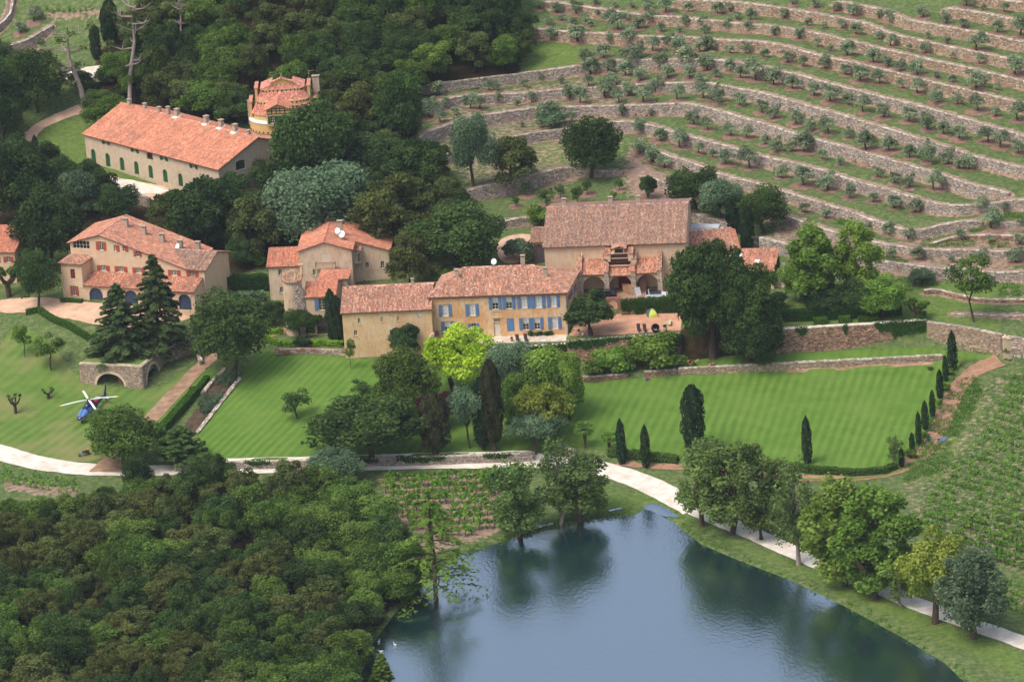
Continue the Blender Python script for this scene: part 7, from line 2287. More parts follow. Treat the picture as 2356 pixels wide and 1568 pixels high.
# ------------------------------------------------------------------ the winery and the yellow turret house behind it
def winery():
 t = lambda x, y: T(0, 0, x, y)
 A = t(800,1480); Bp = t(2030,1812)
 z0 = float(GF(*[v * 2356 / 1024 for v in A])[2]) + 0.1
 b = Bld('winery', 'long rubble walled winery with a broad orange tile roof and green doors', A, Bp, z0, 'winery')
 f = b.face(0, 0)
 W_ = b.W
 ez = 0.5 * (f.uv(t(770,1222))[1] + f.uv(t(1985,1548))[1])
 fl = b.face(0, 0, math.pi / 2)
 D, rz = fl.uv(t(1165,938))
 D = max(7, min(14, D)) * .9; rz = min(max(rz, ez + 0.22 * D), ez + .42 * D)
 H = []
 for x0, y0, x1, y1 in ((840,1370,880,1492),(972,1408,1012,1530),(1103,1445,1142,1567),(1235,1482,1275,1602),(1367,1518,1405,1640),(1500,1556,1540,1678),(1640,1594,1680,1714),(1775,1632,1814,1752)):
  r = f.rect(t(x0, y0), t(x1, y1))
  r = (r[0], r[1], 0.02, r[3])
  H.append(door(b, f, r, m_greensh, True, .2, 4, 'arched_door'))
 for x0, y0, x1, y1 in ((960,1290,988,1325),(1225,1362,1254,1398),(1493,1437,1522,1472),(1766,1510,1795,1545)):
  H.append(window(b, f, f.rect(t(x0, y0), t(x1, y1)), bars=(2, 2), sh=m_greensh, shw=.7, sill=False))
 r = f.rect(t(1348,1380), t(1403,1465)); mb = MB(); fbox(mb, f, r[0], r[1], -.5, -.4, r[2], r[3]); mb.build('loading_hatch', mat_plain('dark_wood', lin(70,52,48), .2), b.e); H.append(rect(*r))
 panel(b.wall, f, [(0, -4), (W_, -4), (W_, ez), (0, ez)], H)
 fr = b.face(W_, 0, math.pi / 2)
 r = fr.rect(t(2168,1470), t(2255,1556))
 HR = []
 if 0 < r[0] < 2 * D - 2: HR.append(window(b, fr, r, bars=(4, 3), frame=m_greensh, arched=True))
 panel(b.wall, fr, [(0, -4), (2 * D, -4), (2 * D, ez), (D, rz), (0, ez)], HR)
 panel(b.wall, b.face(0, 2 * D, -math.pi / 2), [(0, -4), (2 * D, -4), (2 * D, ez), (D, rz), (0, ez)])
 b.wall.quad((W_, 2 * D, -4), (0, 2 * D, -4), (0, 2 * D, ez), (W_, 2 * D, ez))
 b.finish(m_rubble)
 e = .5; sl = (rz - ez) / D
 za, zb = ez - e * sl + .12, rz + .12
 roof(b, [[(-.4, -e, za), (W_ + .4, -e, za), (W_ + .4, D, zb), (-.4, D, zb)], [(W_ + .4, 2 * D + e, za), (-.4, 2 * D + e, za), (-.4, D, zb), (W_ + .4, D, zb)]], PAL_NEW + [lin(226,170,140)], 1400, ridges=(((-.4, D, zb), (W_ + .4, D, zb)),), bright=1.05)
 def onr(p):
  o, d = b.lray(p)
  k = (ez + sl * o[1] - o[2]) / (d[2] - sl * d[1])
  return o + d * k
 for x, y in ((1630,1070),(1900,1135),(2035,1170),(2165,1212)):
  q = onr(t(x, y)); chimney(b, q[0], q[1], q[2], 1.3, .9, .8, True)
 for x, y in ((1220,945),(1358,985),(1490,1018),(1625,1000),(2300,1235)):
  q = onr(t(x, y)); chimney(b, q[0], min(q[1], D), q[2], .7, .75, .6)
 # the turret house
 z3 = Z(980, 280, 3.267)
 gz = z0 - 0.8
 h = Bld('turret_house', 'tall yellow turret house with stacked curved tile roofs and green shutters', z3(262,1505), z3(760,1475), gz, 'house')
 f = h.face(0, 0)
 cx = f.uv(z3(520,1000))[0]
 px = pxm(h.O)
 hpx = lambda dy: dy / 13.07 / (px * math.cos(PITCH))
 Wd = 880 / 13.07 / px
 def oval(rx, ry, y0, n=28):          # front half oval plus straight back
  return [(cx + rx * math.cos(a), y0 - ry * math.sin(a)) for a in [math.pi * k / n for k in range(n + 1)]]
 def body(name, rx, ry, y0, za_, zb_, mat, par=None, nback=6.0):
  ring = oval(rx, ry, y0) + [(cx - rx, y0 + nback), (cx + rx, y0 + nback)]
  mb = MB()
  n = len(ring)
  mb.add([(x, y, za_) for x, y in ring] + [(x, y, zb_) for x, y in ring], [(k, k + n, (k + 1) % n + n, (k + 1) % n) for k in range(n)] + [tuple(range(n, 2 * n))])
  return mb.build(name, mat, par or h.e)
 def cone_roof(rx0, ry0, z_0, rx1, ry1, z_1, y0, seed, nback=5.5):
  rg = np.random.default_rng(seed)
  V, C = [], []
  pal = np.array(PAL_NEW)
  N_ = int(math.pi * (rx0 + ry0) / 2 / .26)
  rows = max(2, int(math.hypot(ry0 - ry1 + (rx0 - rx1), z_1 - z_0) / .4))
  def pt(a, q):
   rx, ry = rx0 + (rx1 - rx0) * q, ry0 + (ry1 - ry0) * q
   return np.array([cx + rx * math.cos(a), y0 - ry * math.sin(a), z_0 + (z_1 - z_0) * q])
  for k in range(N_):
   a0, a1 = math.pi * k / N_, math.pi * (k + 1) / N_
   am = (a0 + a1) / 2
   for j in range(rows):
    q0, q1 = j / rows, (j + 1) / rows
    up0, up1 = np.array([0, 0, .13]), np.array([0, 0, .08])
    col = pal[rg.integers(0, len(pal))] * rg.uniform(.82, 1.15)
    A_, M0, B0 = pt(a0, q0), pt(am, q0) + up0, pt(a1, q0)
    A1, M1, B1 = pt(a0, q1), pt(am, q1) + up1, pt(a1, q1)
    V += [np.stack([A1, M1, M0, A_]), np.stack([M1, B1, B0, M0])]; C += [col, col]
  # straight pieces running back along both sides
  for s_ in (-1, 1):
   for j in range(rows):
    q0, q1 = j / rows, (j + 1) / rows
    for k in range(int(nback / .4)):
     ya, yb_ = y0 + k * .4, y0 + (k + 1) * .4
     xa, xb = cx + s_ * (rx0 + (rx1 - rx0) * q0), cx + s_ * (rx0 + (rx1 - rx0) * q1)
     zA, zB = z_0 + (z_1 - z_0) * q0 + .1, z_0 + (z_1 - z_0) * q1 + .05
     V.append(np.array([(xa, ya, zA), (xa, yb_, zA), (xb, yb_, zB), (xb, ya, zB)])); C.append(pal[rg.integers(0, len(pal))] * rg.uniform(.82, 1.15))
  o = quads_obj('roof', np.array(V), np.array(C), m_tile, h.e)
  tag(o, kind='stuff')
 y0 = 5.2
 R1 = Wd / 2
 zP = hpx(1505 - 860)                     # foot of the yellow band
 zQ = hpx(1505 - 735)                     # top of the parapet
 body('wall', R1 * .98, 5.0, y0, -3, zP, m_beige, nback=7)
 band = body('parapet', R1 * 1.02, 5.2, y0, zP, zQ, m_yellow, nback=7)
 body('coping', R1 * 1.04, 5.35, y0, zQ, zQ + .16, m_lead, band, 7)
 z1 = zQ + 0.2
 body('upper_wall', R1 * .90, 3.2, y0, z1 - .3, z1 + 1.6, m_yellow, nback=6.5)
 cone_roof(R1 * .95, 3.6, z1 + 1.1, R1 * .78, 1.6, z1 + 2.9, y0, 1500)
 body('attic_wall', R1 * .76, 1.6, y0, z1 + 1.6, z1 + 3.5, m_yellow, nback=6)
 cone_roof(R1 * .80, 1.9, z1 + 3.4, R1 * .62, 0.5, z1 + 5.0, y0 + .6, 1510)
 body('top_wall', R1 * .60, .5, y0 + .6, z1 + 3.4, z1 + 5.5, m_yellow, nback=5)
 cone_roof(R1 * .66, .9, z1 + 5.4, R1 * .30, .1, z1 + 6.3, y0 + .9, 1520)
 # curved shoulder walls with tile caps, and the patterned pediment
 for s_ in (-1, 1):
  for rr_, za_, zb_, yy in ((R1 * .97, z1 - .2, z1 + 3.1, y0 + .2), (R1 * .78, z1 + 3, z1 + 5.6, y0 + 1.0)):
   mb = MB(); x = cx + s_ * rr_
   mb.box(x - .25, x + .25, yy, yy + 5, za_, zb_)
   o = mb.build('shoulder_wall', m_yellow, h.e)
   mb = MB()
   for j in range(12): mb.box(x - .38, x + .38, yy - .1 + j * .42, yy + .28 + j * .42, zb_, zb_ + .14 + .02 * (j % 2), PAL_NEW[j % 6])
   mb.build('coping', m_tile, o)
 fp = h.face(0, y0 + .7)
 mb = MB()
 hw = R1 * .33
 zt = z1 + 5.9
 panel(mb, fp, [(cx - hw, zt - .6), (cx + hw, zt - .6), (cx + hw, zt + .9), (cx + hw * .5, zt + 1.25), (cx, zt + 1.75), (cx - hw * .5, zt + 1.25), (cx - hw, zt + .9)])
 mb.box(cx - hw, cx + hw, y0 + .71, y0 + 1.2, zt - .6, zt + .9)
 o = mb.build('pediment', m_yellow, h.e)
 mb = MB()
 rg = np.random.default_rng(3)
 for i in range(9):
  for j in range(3):
   if (i + j) % 2 == 0: fbox(mb, fp, cx - hw * .9 + i * hw * .2, cx - hw * .9 + i * hw * .2 + .17, 0, .04, zt - .3 + j * .28, zt - .14 + j * .28)
 mb.build('pattern_brick', m_dark, o)
 mb = MB()
 cap = [(cx - hw - .3, zt + .8), (cx - hw * .5, zt + 1.15), (cx, zt + 1.68), (cx + hw * .5, zt + 1.15), (cx + hw + .3, zt + .8)]
 for (ua, za_), (ub, zb_) in zip(cap[:-1], cap[1:]):
  n = 5
  for j in range(n):
   q0, q1 = j / n, (j + 1) / n
   a_, b_ = (ua + (ub - ua) * q0, za_ + (zb_ - za_) * q0), (ua + (ub - ua) * q1, za_ + (zb_ - za_) * q1)
   mb.col = PAL_NEW[(j * 3) % 6]
   mb.hexa([fp.P(a_[0], .3, a_[1]), fp.P(b_[0] - .03, .3, b_[1]), fp.P(b_[0] - .03, -.6, b_[1]), fp.P(a_[0], -.6, a_[1]), fp.P(a_[0], .3, a_[1] + .2), fp.P(b_[0] - .03, .3, b_[1] + .2), fp.P(b_[0] - .03, -.6, b_[1] + .2), fp.P(a_[0], -.6, a_[1] + .2)])
 mb.build('pediment_cap', m_tile, o)
 mb = MB(); mb.lathe([(.12, 0), (.22, .2), (.1, .45), (.2, .6), (.03, .75)], 8, fp.P(cx, 0, zt + 1.85)); mb.build('finial', m_corn, o)
 # row of small dark openings under the top roofs
 for zz_, rx, ry, yy, n in ((z1 + 5.15, R1 * .60, .5, y0 + .6, 14), (z1 + 3.1, R1 * .76, 1.6, y0, 16), (zP + .25, R1 * 1.02, 5.2, y0, 20)):
  mb = MB()
  for k in range(1, n):
   a = math.pi * k / n
   x, y = cx + rx * math.cos(a), yy - ry * math.sin(a)
   mb.box(x - .14, x + .14, y - .06, y + .1, zz_ - .15, zz_ + .15)
  mb.build('vent_row', m_dark, h.e)
 # timbered dormer with green shutters
 u0, u1, z_0, z_1 = f.rect(z3(285,530), z3(590,700))
 fd = h.face(0, -.2)
 um = (u0 + u1) / 2
 mb = MB()
 zr_ = z_1 + 1.35
 zb0 = zQ - .2
 HW = []
 ww = (u1 - u0)
 for q in (0.05, .42):
  HW.append(window(h, fd, (u0 + ww * (q + .10), u0 + ww * (q + .26), z_0 + .2, z_0 + 1.7), bars=(2, 3), sh=m_greensh, shw=.6))
 panel(mb, fd, [(u0, zb0), (u1, zb0), (u1, z_1 + .4), (um, zr_), (u0, z_1 + .4)], HW)
 mb.quad((u0, 3.5, zb0), (u0, -.2, zb0), (u0, -.2, z_1 + .4), (u0, 3.5, z_1 + .4))
 mb.quad((u1, -.2, zb0), (u1, 3.5, zb0), (u1, 3.5, z_1 + .4), (u1, -.2, z_1 + .4))
 o = mb.build('dormer', m_yellow, h.e)
 mb = MB()
 for z_ in (z_1 - .55, z_1 + .05, z_1 + .5): fbox(mb, fd, u0 + .1 + (.9 if z_ > z_1 + .3 else 0), u1 - .1 - (.9 if z_ > z_1 + .3 else 0), .0, .05, z_ - .07, z_ + .07)
 for q in (.22, .42, .58, .78): fbox(mb, fd, u0 + ww * q - .07, u0 + ww * q + .07, .01, .06, z_1 - .6, z_1 + .9 - abs(q - .5) * 1.6)
 mb.build('timber', m_dark, o)
 roof(h, [[(u0 - .4, 4.5, z_1 + .28), (u0 - .4, -.6, z_1 + .28), (um, -.6, zr_ + .12), (um, 4.5, zr_ + .12)], [(u1 + .4, -.6, z_1 + .28), (u1 + .4, 4.5, z_1 + .28), (um, 4.5, zr_ + .12), (um, -.6, zr_ + .12)]], PAL_NEW, 1530, .12, ridges=(((um, -.6, zr_ + .12), (um, 4.5, zr_ + .12)),), name='dormer_roof')
 for x0, y0_, x1, y1 in ((238,1160,272,1240),(510,1165,572,1248)):
  u, z_ = f.uv(z3((x0 + x1) / 2, (y0_ + y1) / 2))
  a = math.acos(max(-1, min(1, (u - cx) / (R1 * .98))))
  fw = h.face(u, y0 - 5.0 * math.sin(a) - .05)
  window(h, fw, (-.5, .5, z_ - .8, z_ + .8), bars=(2, 3), sh=m_greensh, shw=.75, inset=-.02)
 q = h.atz(z3(352,470), z1 + 2); chimney(h, q[0], q[1], z1 + 1.8, 2.6, .55, .55)
 chimney(h, cx + R1 * 1.0, y0 + 3, z1 + 4.5, 2.2, 1.3, .8); chimney(h, cx - R1 * 1.03, y0 + 1, z1 - 1, 4.0, .5, .5)
 q = h.atz(z3(590,325), z1 + 3); dish(h, q[0], q[1] - 1, z1 + 3.6, .65)
 mb = MB(); zz_ = zt
 p = (cx + R1 * .8, y0 + 3, z1 + 5)
 mb.tube([p, (p[0], p[1], p[2] + 3.2)], .03, 5); mb.tube([(p[0] - .1, p[1], p[2] + 3.1), (p[0] + 1.2, p[1], p[2] + 3.1)], .025, 4)
 for k in range(4): mb.tube([(p[0] + .2 + k * .25, p[1] - .25, p[2] + 3.1), (p[0] + .2 + k * .25, p[1] + .25, p[2] + 3.1)], .015, 4)
 mb.build('antenna', m_chim, h.e)
 V, C = clumps(np.random.default_rng(8), [(.6, -.3, 2.1), (1.6, -.3, 1.4), (2.6, -.3, 2.2), (3.2, -.2, 3.0), (1.2, -.2, 3.2)], [.8, .8, .9, .6, .6], 1100, .26)
 quads_obj('creeper', V, C, LEAF['green'], h.e)
winery()
# ------------------------------------------------------------------ the long barn with its arcade
def barn():
 z8 = Z(2100, 820, 3.366)
 z4 = Z(2750, 880, 4.126)
 b = Bld('long_barn', 'long beige barn with a huge weathered tile roof and three arcade arches', z8(742,1215), z8(1845,1178), 6.2, 'barn')
 f = b.face(0, 0)
 W_ = b.W
 ea = f.uv(z8(920,925))[1]
 d2 = 3.7
 za2 = ea + .33 * d2 + .5
 m = b.face(0, d2)
 xl = m.uv(z8(268,740))[0]
 xr = m.uv(z8(2150,560))[0]
 ez = .5 * (m.uv(z8(600,548))[1] + m.uv(z8(1900,498))[1])
 A_ = []
 for x0, y0, x1, y1 in ((780,955,1075,1180),(1137,940,1440,1160),(1497,928,1800,1150)):
  r = f.rect(z8(x0, y0), z8(x1, y1))
  A_.append((r[0], r[1], .02, r[3]))
 xend = max(W_, A_[2][1] + .8)
 panel(b.wall, f, [(0, -2), (xend, -2), (xend, ea), (0, ea)], [arch(*r, n=14) for r in A_], .6)
 r0 = f.rect(z8(1230,945), z8(1405,1145))
 HD = [door(b, m, (r0[0] + .1, r0[1] + .2, .02, 4.2), mat_plain('red_door', lin(150,34,40), .12), False, .15, 4, 'red_door')]
 panel(b.wall, m, [(xl, -2), (xr, -2), (xr, ez), (xl, ez)], HD)
 panel(b.wall, b.face(0, d2, -math.pi / 2), [(0, -2), (d2, -2), (d2, ea), (0, za2)])
 panel(b.wall, b.face(xend, 0, math.pi / 2), [(0, -2), (d2, -2), (d2, za2), (0, ea)])
 fl = b.face(xl, d2, math.pi / 2)
 D, rz = fl.uv(z8(425,128))
 D = max(7.5, min(13, D)); rz = min(max(rz, ez + .26 * D), ez + .45 * D)
 fr = b.face(xr, d2, math.pi / 2)
 panel(b.wall, fr, [(0, -2), (2 * D, -2), (2 * D, ez), (D, rz), (0, ez)])
 panel(b.wall, b.face(xl, d2 + 2 * D, -math.pi / 2), [(0, -2), (2 * D, -2), (2 * D, ez), (D, rz), (0, ez)])
 b.wall.quad((xr, d2 + 2 * D, -2), (xl, d2 + 2 * D, -2), (xl, d2 + 2 * D, ez), (xr, d2 + 2 * D, ez))
 b.finish(m_buff)
 mb = MB(); mb.box(.3, xend - .3, .2, d2, -.3, .03); mb.build('arcade_floor', m_path, b.e)
 e = .55; sl = (rz - ez) / D
 za, zb = ez - e * sl + .12, rz + .12
 roof(b, [[(xl - .3, d2 - e, za), (xr + .4, d2 - e, za), (xr + .4, d2 + D, zb), (xl - .3, d2 + D, zb)], [(xr + .4, d2 + 2 * D + e, za), (xl - .3, d2 + 2 * D + e, za), (xl - .3, d2 + D, zb), (xr + .4, d2 + D, zb)]], PAL_BARN, 1600, ridges=(((xl - .3, d2 + D, zb), (xr + .4, d2 + D, zb)),))
 # arcade roofs between tile capped buttresses
 pc = [f.uv(z8(x, 1100))[0] for x in (742, 1105, 1465, 1822)]
 pw = .42
 for i in range(3):
  lo = 0 if i != 1 else -.35
  roof(b, [[(pc[i] + pw, -.35, ea - .05 + lo), (pc[i + 1] - pw, -.35, ea - .05 + lo), (pc[i + 1] - pw, d2 - .03, za2 + lo), (pc[i] + pw, d2 - .03, za2 + lo)]], PAL_OLD + PAL_NEW, 1610 + i, name='arcade_roof')
 rg = np.random.default_rng(17)
 for i, c in enumerate(pc):
  mb = MB(); mb.box(c - pw, c + pw, -.55, d2, -2, ea + .1)
  mb.hexa([(c - pw, -.55, ea + .1), (c + pw, -.55, ea + .1), (c + pw, d2, ea + .1), (c - pw, d2, ea + .1), (c - pw, -.55, ea + .4), (c + pw, -.55, ea + .4), (c + pw, d2, za2 + 1.0), (c - pw, d2, za2 + 1.0)])
  o = mb.build('buttress', m_rubble, b.e)
  zz_ = 0.0
  V, C = stone_boxes(np.array([(c - pw, -.55, ea + .2), (c, -.55, ea + .2), (c + pw, -.55, ea + .2)]), np.full(3, ea + .1), np.array([0, pw, 2 * pw]), 0.0, PAL_GREY, (.42, .24), .08, seed=i)
  tag(quads_obj('stone', V, C, m_stone, o), kind='stuff')
  V, C = tiles([(c - pw - .1, -.7, ea + .42), (c + pw + .1, -.7, ea + .42), (c + pw + .1, d2, za2 + 1.06), (c - pw - .1, d2, za2 + 1.06)], (1, 0, 0), PAL_OLD, 1620 + i)
  tag(quads_obj('cap_tile', V, C, m_tile, o), kind='stuff')
 # dovecote gable over the middle arch
 cu = .5 * (pc[1] + pc[2])
 dv = b.face(0, d2 - 2.2)
 mb = MB()
 zs = [dv.uv(z8(1280, y))[1] for y in (800, 775, 715, 655, 600, 560)]
 for k, (hw, q0, q1) in enumerate(((2.25, 0, 1), (2.0, 1, 3), (1.15, 3, 4))):
  pass
 hw1, hw2, hw3 = 2.3, 1.75, .95
 z_a, z_b, z_c, z_d = zs[0] - .3, zs[2] + .1, zs[3] + .15, zs[4] + .3
 mb.box(cu - hw1, cu + hw1, d2 - 2.2, d2, z_a, z_b); mb.box(cu - hw2, cu + hw2, d2 - 2.2, d2, z_b, z_c); mb.box(cu - hw3, cu + hw3, d2 - 2.2, d2, z_c, z_d)
 o = mb.build('dovecote', m_buff, b.e)
 for hw, zl_, zh_, n in ((hw1 - .25, z_a + .35, z_b - .12, 9), (hw2 - .2, z_b + .1, z_c - .12, 7), (hw3 - .2, z_c + .1, z_d - .1, 3)):
  mb = MB(); fbox(mb, dv, cu - hw, cu + hw, .01, .03, zl_, zh_); mb.build('opening', m_dark, o)
  mb = MB()
  for k in range(n):
   u = cu - hw + (k + .5) * 2 * hw / n
   for row in (0, 1):
    zc_ = zl_ + (zh_ - zl_) * (.27 + .46 * row)
    rr_ = min(hw / n * .92, (zh_ - zl_) * .24)
    ringp = [(u + rr_ * math.cos(a), zc_ + rr_ * math.sin(a)) for a in [math.pi * j / 6 for j in range(7)]]
    for (a0, a1) in zip(ringp[:-1], ringp[1:]):
     mb.quad(dv.P(a0[0], .05, a0[1]), dv.P(a1[0], .05, a1[1]), dv.P(a1[0], .05, a1[1] + .06), dv.P(a0[0], .05, a0[1] + .06))
  mb.build('lattice_tile', mat_plain('lattice', lin(168,84,66), .15), o)
 for s_ in (-1, 1):
  for hwi, z_t, yy in ((hw1 + .35, z_b + .1, 0), (hw2 + .35, z_c + .1, 0)):
   V, C = tiles([(cu + s_ * hwi - .5, d2 - 2.5, z_t - .25), (cu + s_ * hwi + .5, d2 - 2.5, z_t - .25), (cu + s_ * hwi + .5, d2, z_t + .6), (cu + s_ * hwi - .5, d2, z_t + .6)], (1, 0, 0), PAL_OLD, int(1630 + hwi * 10 + s_))
   tag(quads_obj('cap_tile', V, C, m_tile, o), kind='stuff')
   mb = MB(); mb.hexa([(cu + s_ * hwi - .45, d2 - 2.4, z_t - 1.6), (cu + s_ * hwi + .45, d2 - 2.4, z_t - 1.6), (cu + s_ * hwi + .45, d2, z_t - 1.6), (cu + s_ * hwi - .45, d2, z_t - 1.6), (cu + s_ * hwi - .45, d2 - 2.4, z_t - .3), (cu + s_ * hwi + .45, d2 - 2.4, z_t - .3), (cu + s_ * hwi + .45, d2, z_t + .5), (cu + s_ * hwi - .45, d2, z_t + .5)])
   mb.build('pier', m_buff, o)
 roof(b, [[(cu - hw3 - .4, d2 - .1, z_d + .02), (cu - hw3 - .4, d2 - 2.6, z_d + .02), (cu, d2 - 2.6, z_d + .5), (cu, d2 - .1, z_d + .5)], [(cu + hw3 + .4, d2 - 2.6, z_d + .02), (cu + hw3 + .4, d2 - .1, z_d + .02), (cu, d2 - .1, z_d + .5), (cu, d2 - 2.6, z_d + .5)]], PAL_OLD, 1640, .1, name='dovecote_roof')
 for x, y in ((505,110),(1135,75),(1510,60)):
  q = b.atz(z8(x, y), rz); chimney(b, q[0], d2 + D + .8, rz - .3, 1.5, .8, .6)
 # ---- left annexe: tiled shed over dark boards
 s = Bld('board_shed', 'tiled shed with a dark board wall at the left end of the barn', z8(118,745), z8(330,738), 6.9, 'shed')
 f = s.face(0, 0)
 ez2 = f.uv(z8(230,490))[1]
 mb = MB()
 W2 = s.W + 1.2
 s.wall.box(0, W2, .05, 5.5, -2, ez2); s.finish(m_beige)
 for k in range(int(W2 / .24)):
  mb = MB(); zt = ez2 - rg.uniform(.35, 1.0); fbox(mb, f, k * .24 + .01, k * .24 + .22, -.02, .05 + .02 * (k % 2), -1, zt); mb.build('board', mat_plain('weathered_board', lin(88,80,80), .25, 3.0), s.e)
 roof(s, [[(-.5, -.5, ez2), (W2, -.5, ez2), (W2, 4.6, ez2 + 1.5), (-.5, 4.6, ez2 + 1.5)]], PAL_BARN, 1650, bright=.85)
 # ---- annexe at the right end
 a = Bld('barn_annexe', 'lower tiled annexe at the right end of the barn', z4(180,760), z4(800,700), 6.2, 'barn')
 f = a.face(0, 0)
 ez3 = f.uv(z4(690,480))[1]
 x0 = -2.5
 W3 = a.W
 Dd = 6.0
 rz3 = ez3 + .36 * Dd
 panel(a.wall, f, [(x0, -2), (W3, -2), (W3, ez3), (x0, ez3)])
 panel(a.wall, a.face(W3, 0, math.pi / 2), [(0, -2), (2 * Dd, -2), (2 * Dd, ez3), (Dd, rz3), (0, ez3)])
 a.finish(m_buff)
 roof(a, [[(x0, -.4, ez3), (W3 + .3, -.4, ez3), (W3 + .3, Dd, rz3 + .1), (x0, Dd, rz3 + .1)], [(W3 + .3, 2 * Dd + .4, ez3), (x0, 2 * Dd + .4, ez3), (x0, Dd, rz3 + .1), (W3 + .3, Dd, rz3 + .1)]], PAL_OLD, 1660, ridges=(((x0, Dd, rz3 + .1), (W3 + .3, Dd, rz3 + .1)),))
 mb = MB(); V, C = tiles([(W3 + .1, -.4, ez3 + .1), (W3 + .1, Dd, rz3 + .15), (W3 + 1.0, Dd, rz3 - .2), (W3 + 1.0, -.4, ez3 - .25)][::-1], (0, 1, 0.3), PAL_NEW, 1665)
 tag(quads_obj('verge_tile', V, C, m_tile, a.e), kind='stuff')
 # ---- small ivy clad house with the outside stairs
 h = Bld('stair_house', 'small ivy clad tiled house beside the outside stone stairs', z4(930,1165), z4(1440,1165), 5.8, 'house')
 f = h.face(0, 0)
 ez4 = f.uv(z4(1250,838))[1]
 xl4 = f.uv(z4(860,1000))[0]; W4 = h.W
 D4 = 6.4; rz4 = ez4 + .34 * D4
 r = f.rect(z4(1285,965), z4(1370,1135))
 Hh = [door(h, f, (r[0], r[1], .02, r[3]), m_dark, inset=.3)]
 panel(h.wall, f, [(xl4, -2), (W4, -2), (W4, ez4), (xl4, ez4)], Hh)
 panel(h.wall, h.face(W4, 0, math.pi / 2), [(0, -2), (D4, -2), (D4, rz4), (0, ez4)])
 panel(h.wall, h.face(xl4, D4, -math.pi / 2), [(0, -2), (D4, -2), (D4, ez4), (0, rz4)])
 h.wall.quad((W4, D4, -2), (xl4, D4, -2), (xl4, D4, rz4), (W4, D4, rz4))
 h.finish(m_buff)
 roof(h, [[(xl4 - .3, -.3, ez4), (W4 + .2, -.3, ez4), (W4 + .2, D4, rz4 + .1), (xl4 - .3, D4, rz4 + .1)]], PAL_OLD + PAL_NEW, 1670)
 for x, y in ((1150,688),(862,592)):
  q = f.uv(z4(x, y))
  o_, d_ = h.lray(z4(x, y)); sl4 = (rz4 - ez4) / D4
  kk = (ez4 + .1 + sl4 * o_[1] - o_[2]) / (d_[2] - sl4 * d_[1]); q = o_ + d_ * kk
  mb = MB(); mb.hexa([(q[0] - .45, q[1] - .4, q[2] - .05), (q[0] + .45, q[1] - .4, q[2] - .05), (q[0] + .45, q[1] + .4, q[2] + .24), (q[0] - .45, q[1] + .4, q[2] + .24), (q[0] - .45, q[1] - .4, q[2] + .1), (q[0] + .45, q[1] - .4, q[2] + .1), (q[0] + .45, q[1] + .4, q[2] + .4), (q[0] - .45, q[1] + .4, q[2] + .4)])
  mb.build('skylight', m_lead, h.e)
 rgi = np.random.default_rng(66)
 n = 1600
 P = np.stack([rgi.uniform(W4 - 4.6, W4 + .2, n), rgi.normal(-.2, .06, n), ez4 - rgi.uniform(0, 1, n) ** 1.3 * 2.0], 1)
 v = np.clip(rgi.normal(.5, .2, n), 0, 1)
 P2 = np.stack([rgi.normal(W4 + .2, .06, n), rgi.uniform(-.2, D4, n), rgi.uniform(1.2, ez4 + .8, n)], 1)
 V = leaf_quads(rgi, np.concatenate([P, P2]), np.concatenate([np.tile([0, -1, .4], (n, 1)), np.tile([1, 0, .4], (n, 1))]) + rgi.normal(0, .5, (2 * n, 3)), .24)
 quads_obj('ivy', V, np.stack([np.concatenate([v, v])] * 3, 1), LEAF['ivy'], h.e)
 # stairs
 st = Bld('stone_stairs', 'flight of stone stairs beside the small ivy clad house', z4(1432,1165), z4(1560,1160), 5.8, 'stairs')
 n = 12
 run, rise = .34, .2
 for k in range(n):
  mb = MB(); mb.box(0, st.W, k * run, (n + 1) * run, k * rise - (.5 if k == 0 else 0), (k + 1) * rise); mb.build('step', mat_plain('step_stone', lin(196,184,168), .15, 3.0), st.e)
 mb = MB(); mb.box(st.W + .01, st.W + .6, -.2, n * run + 2.5, -1, .8); mb.hexa([(st.W + .01, .3, .8), (st.W + .6, .3, .8), (st.W + .6, n * run + 2.5, .8), (st.W + .01, n * run + 2.5, .8), (st.W + .01, .3, 1.1), (st.W + .6, .3, 1.1), (st.W + .6, n * run + 2.5, n * rise + .9), (st.W + .01, n * run + 2.5, n * rise + .9)])
 mb.build('balustrade', m_rubble, st.e)
 mb = MB(); mb.box(0, st.W + .6, (n + 1) * run, (n + 1) * run + 2.4, -1, n * rise - .02); mb.build('landing', m_stonetrim, st.e)
barn()
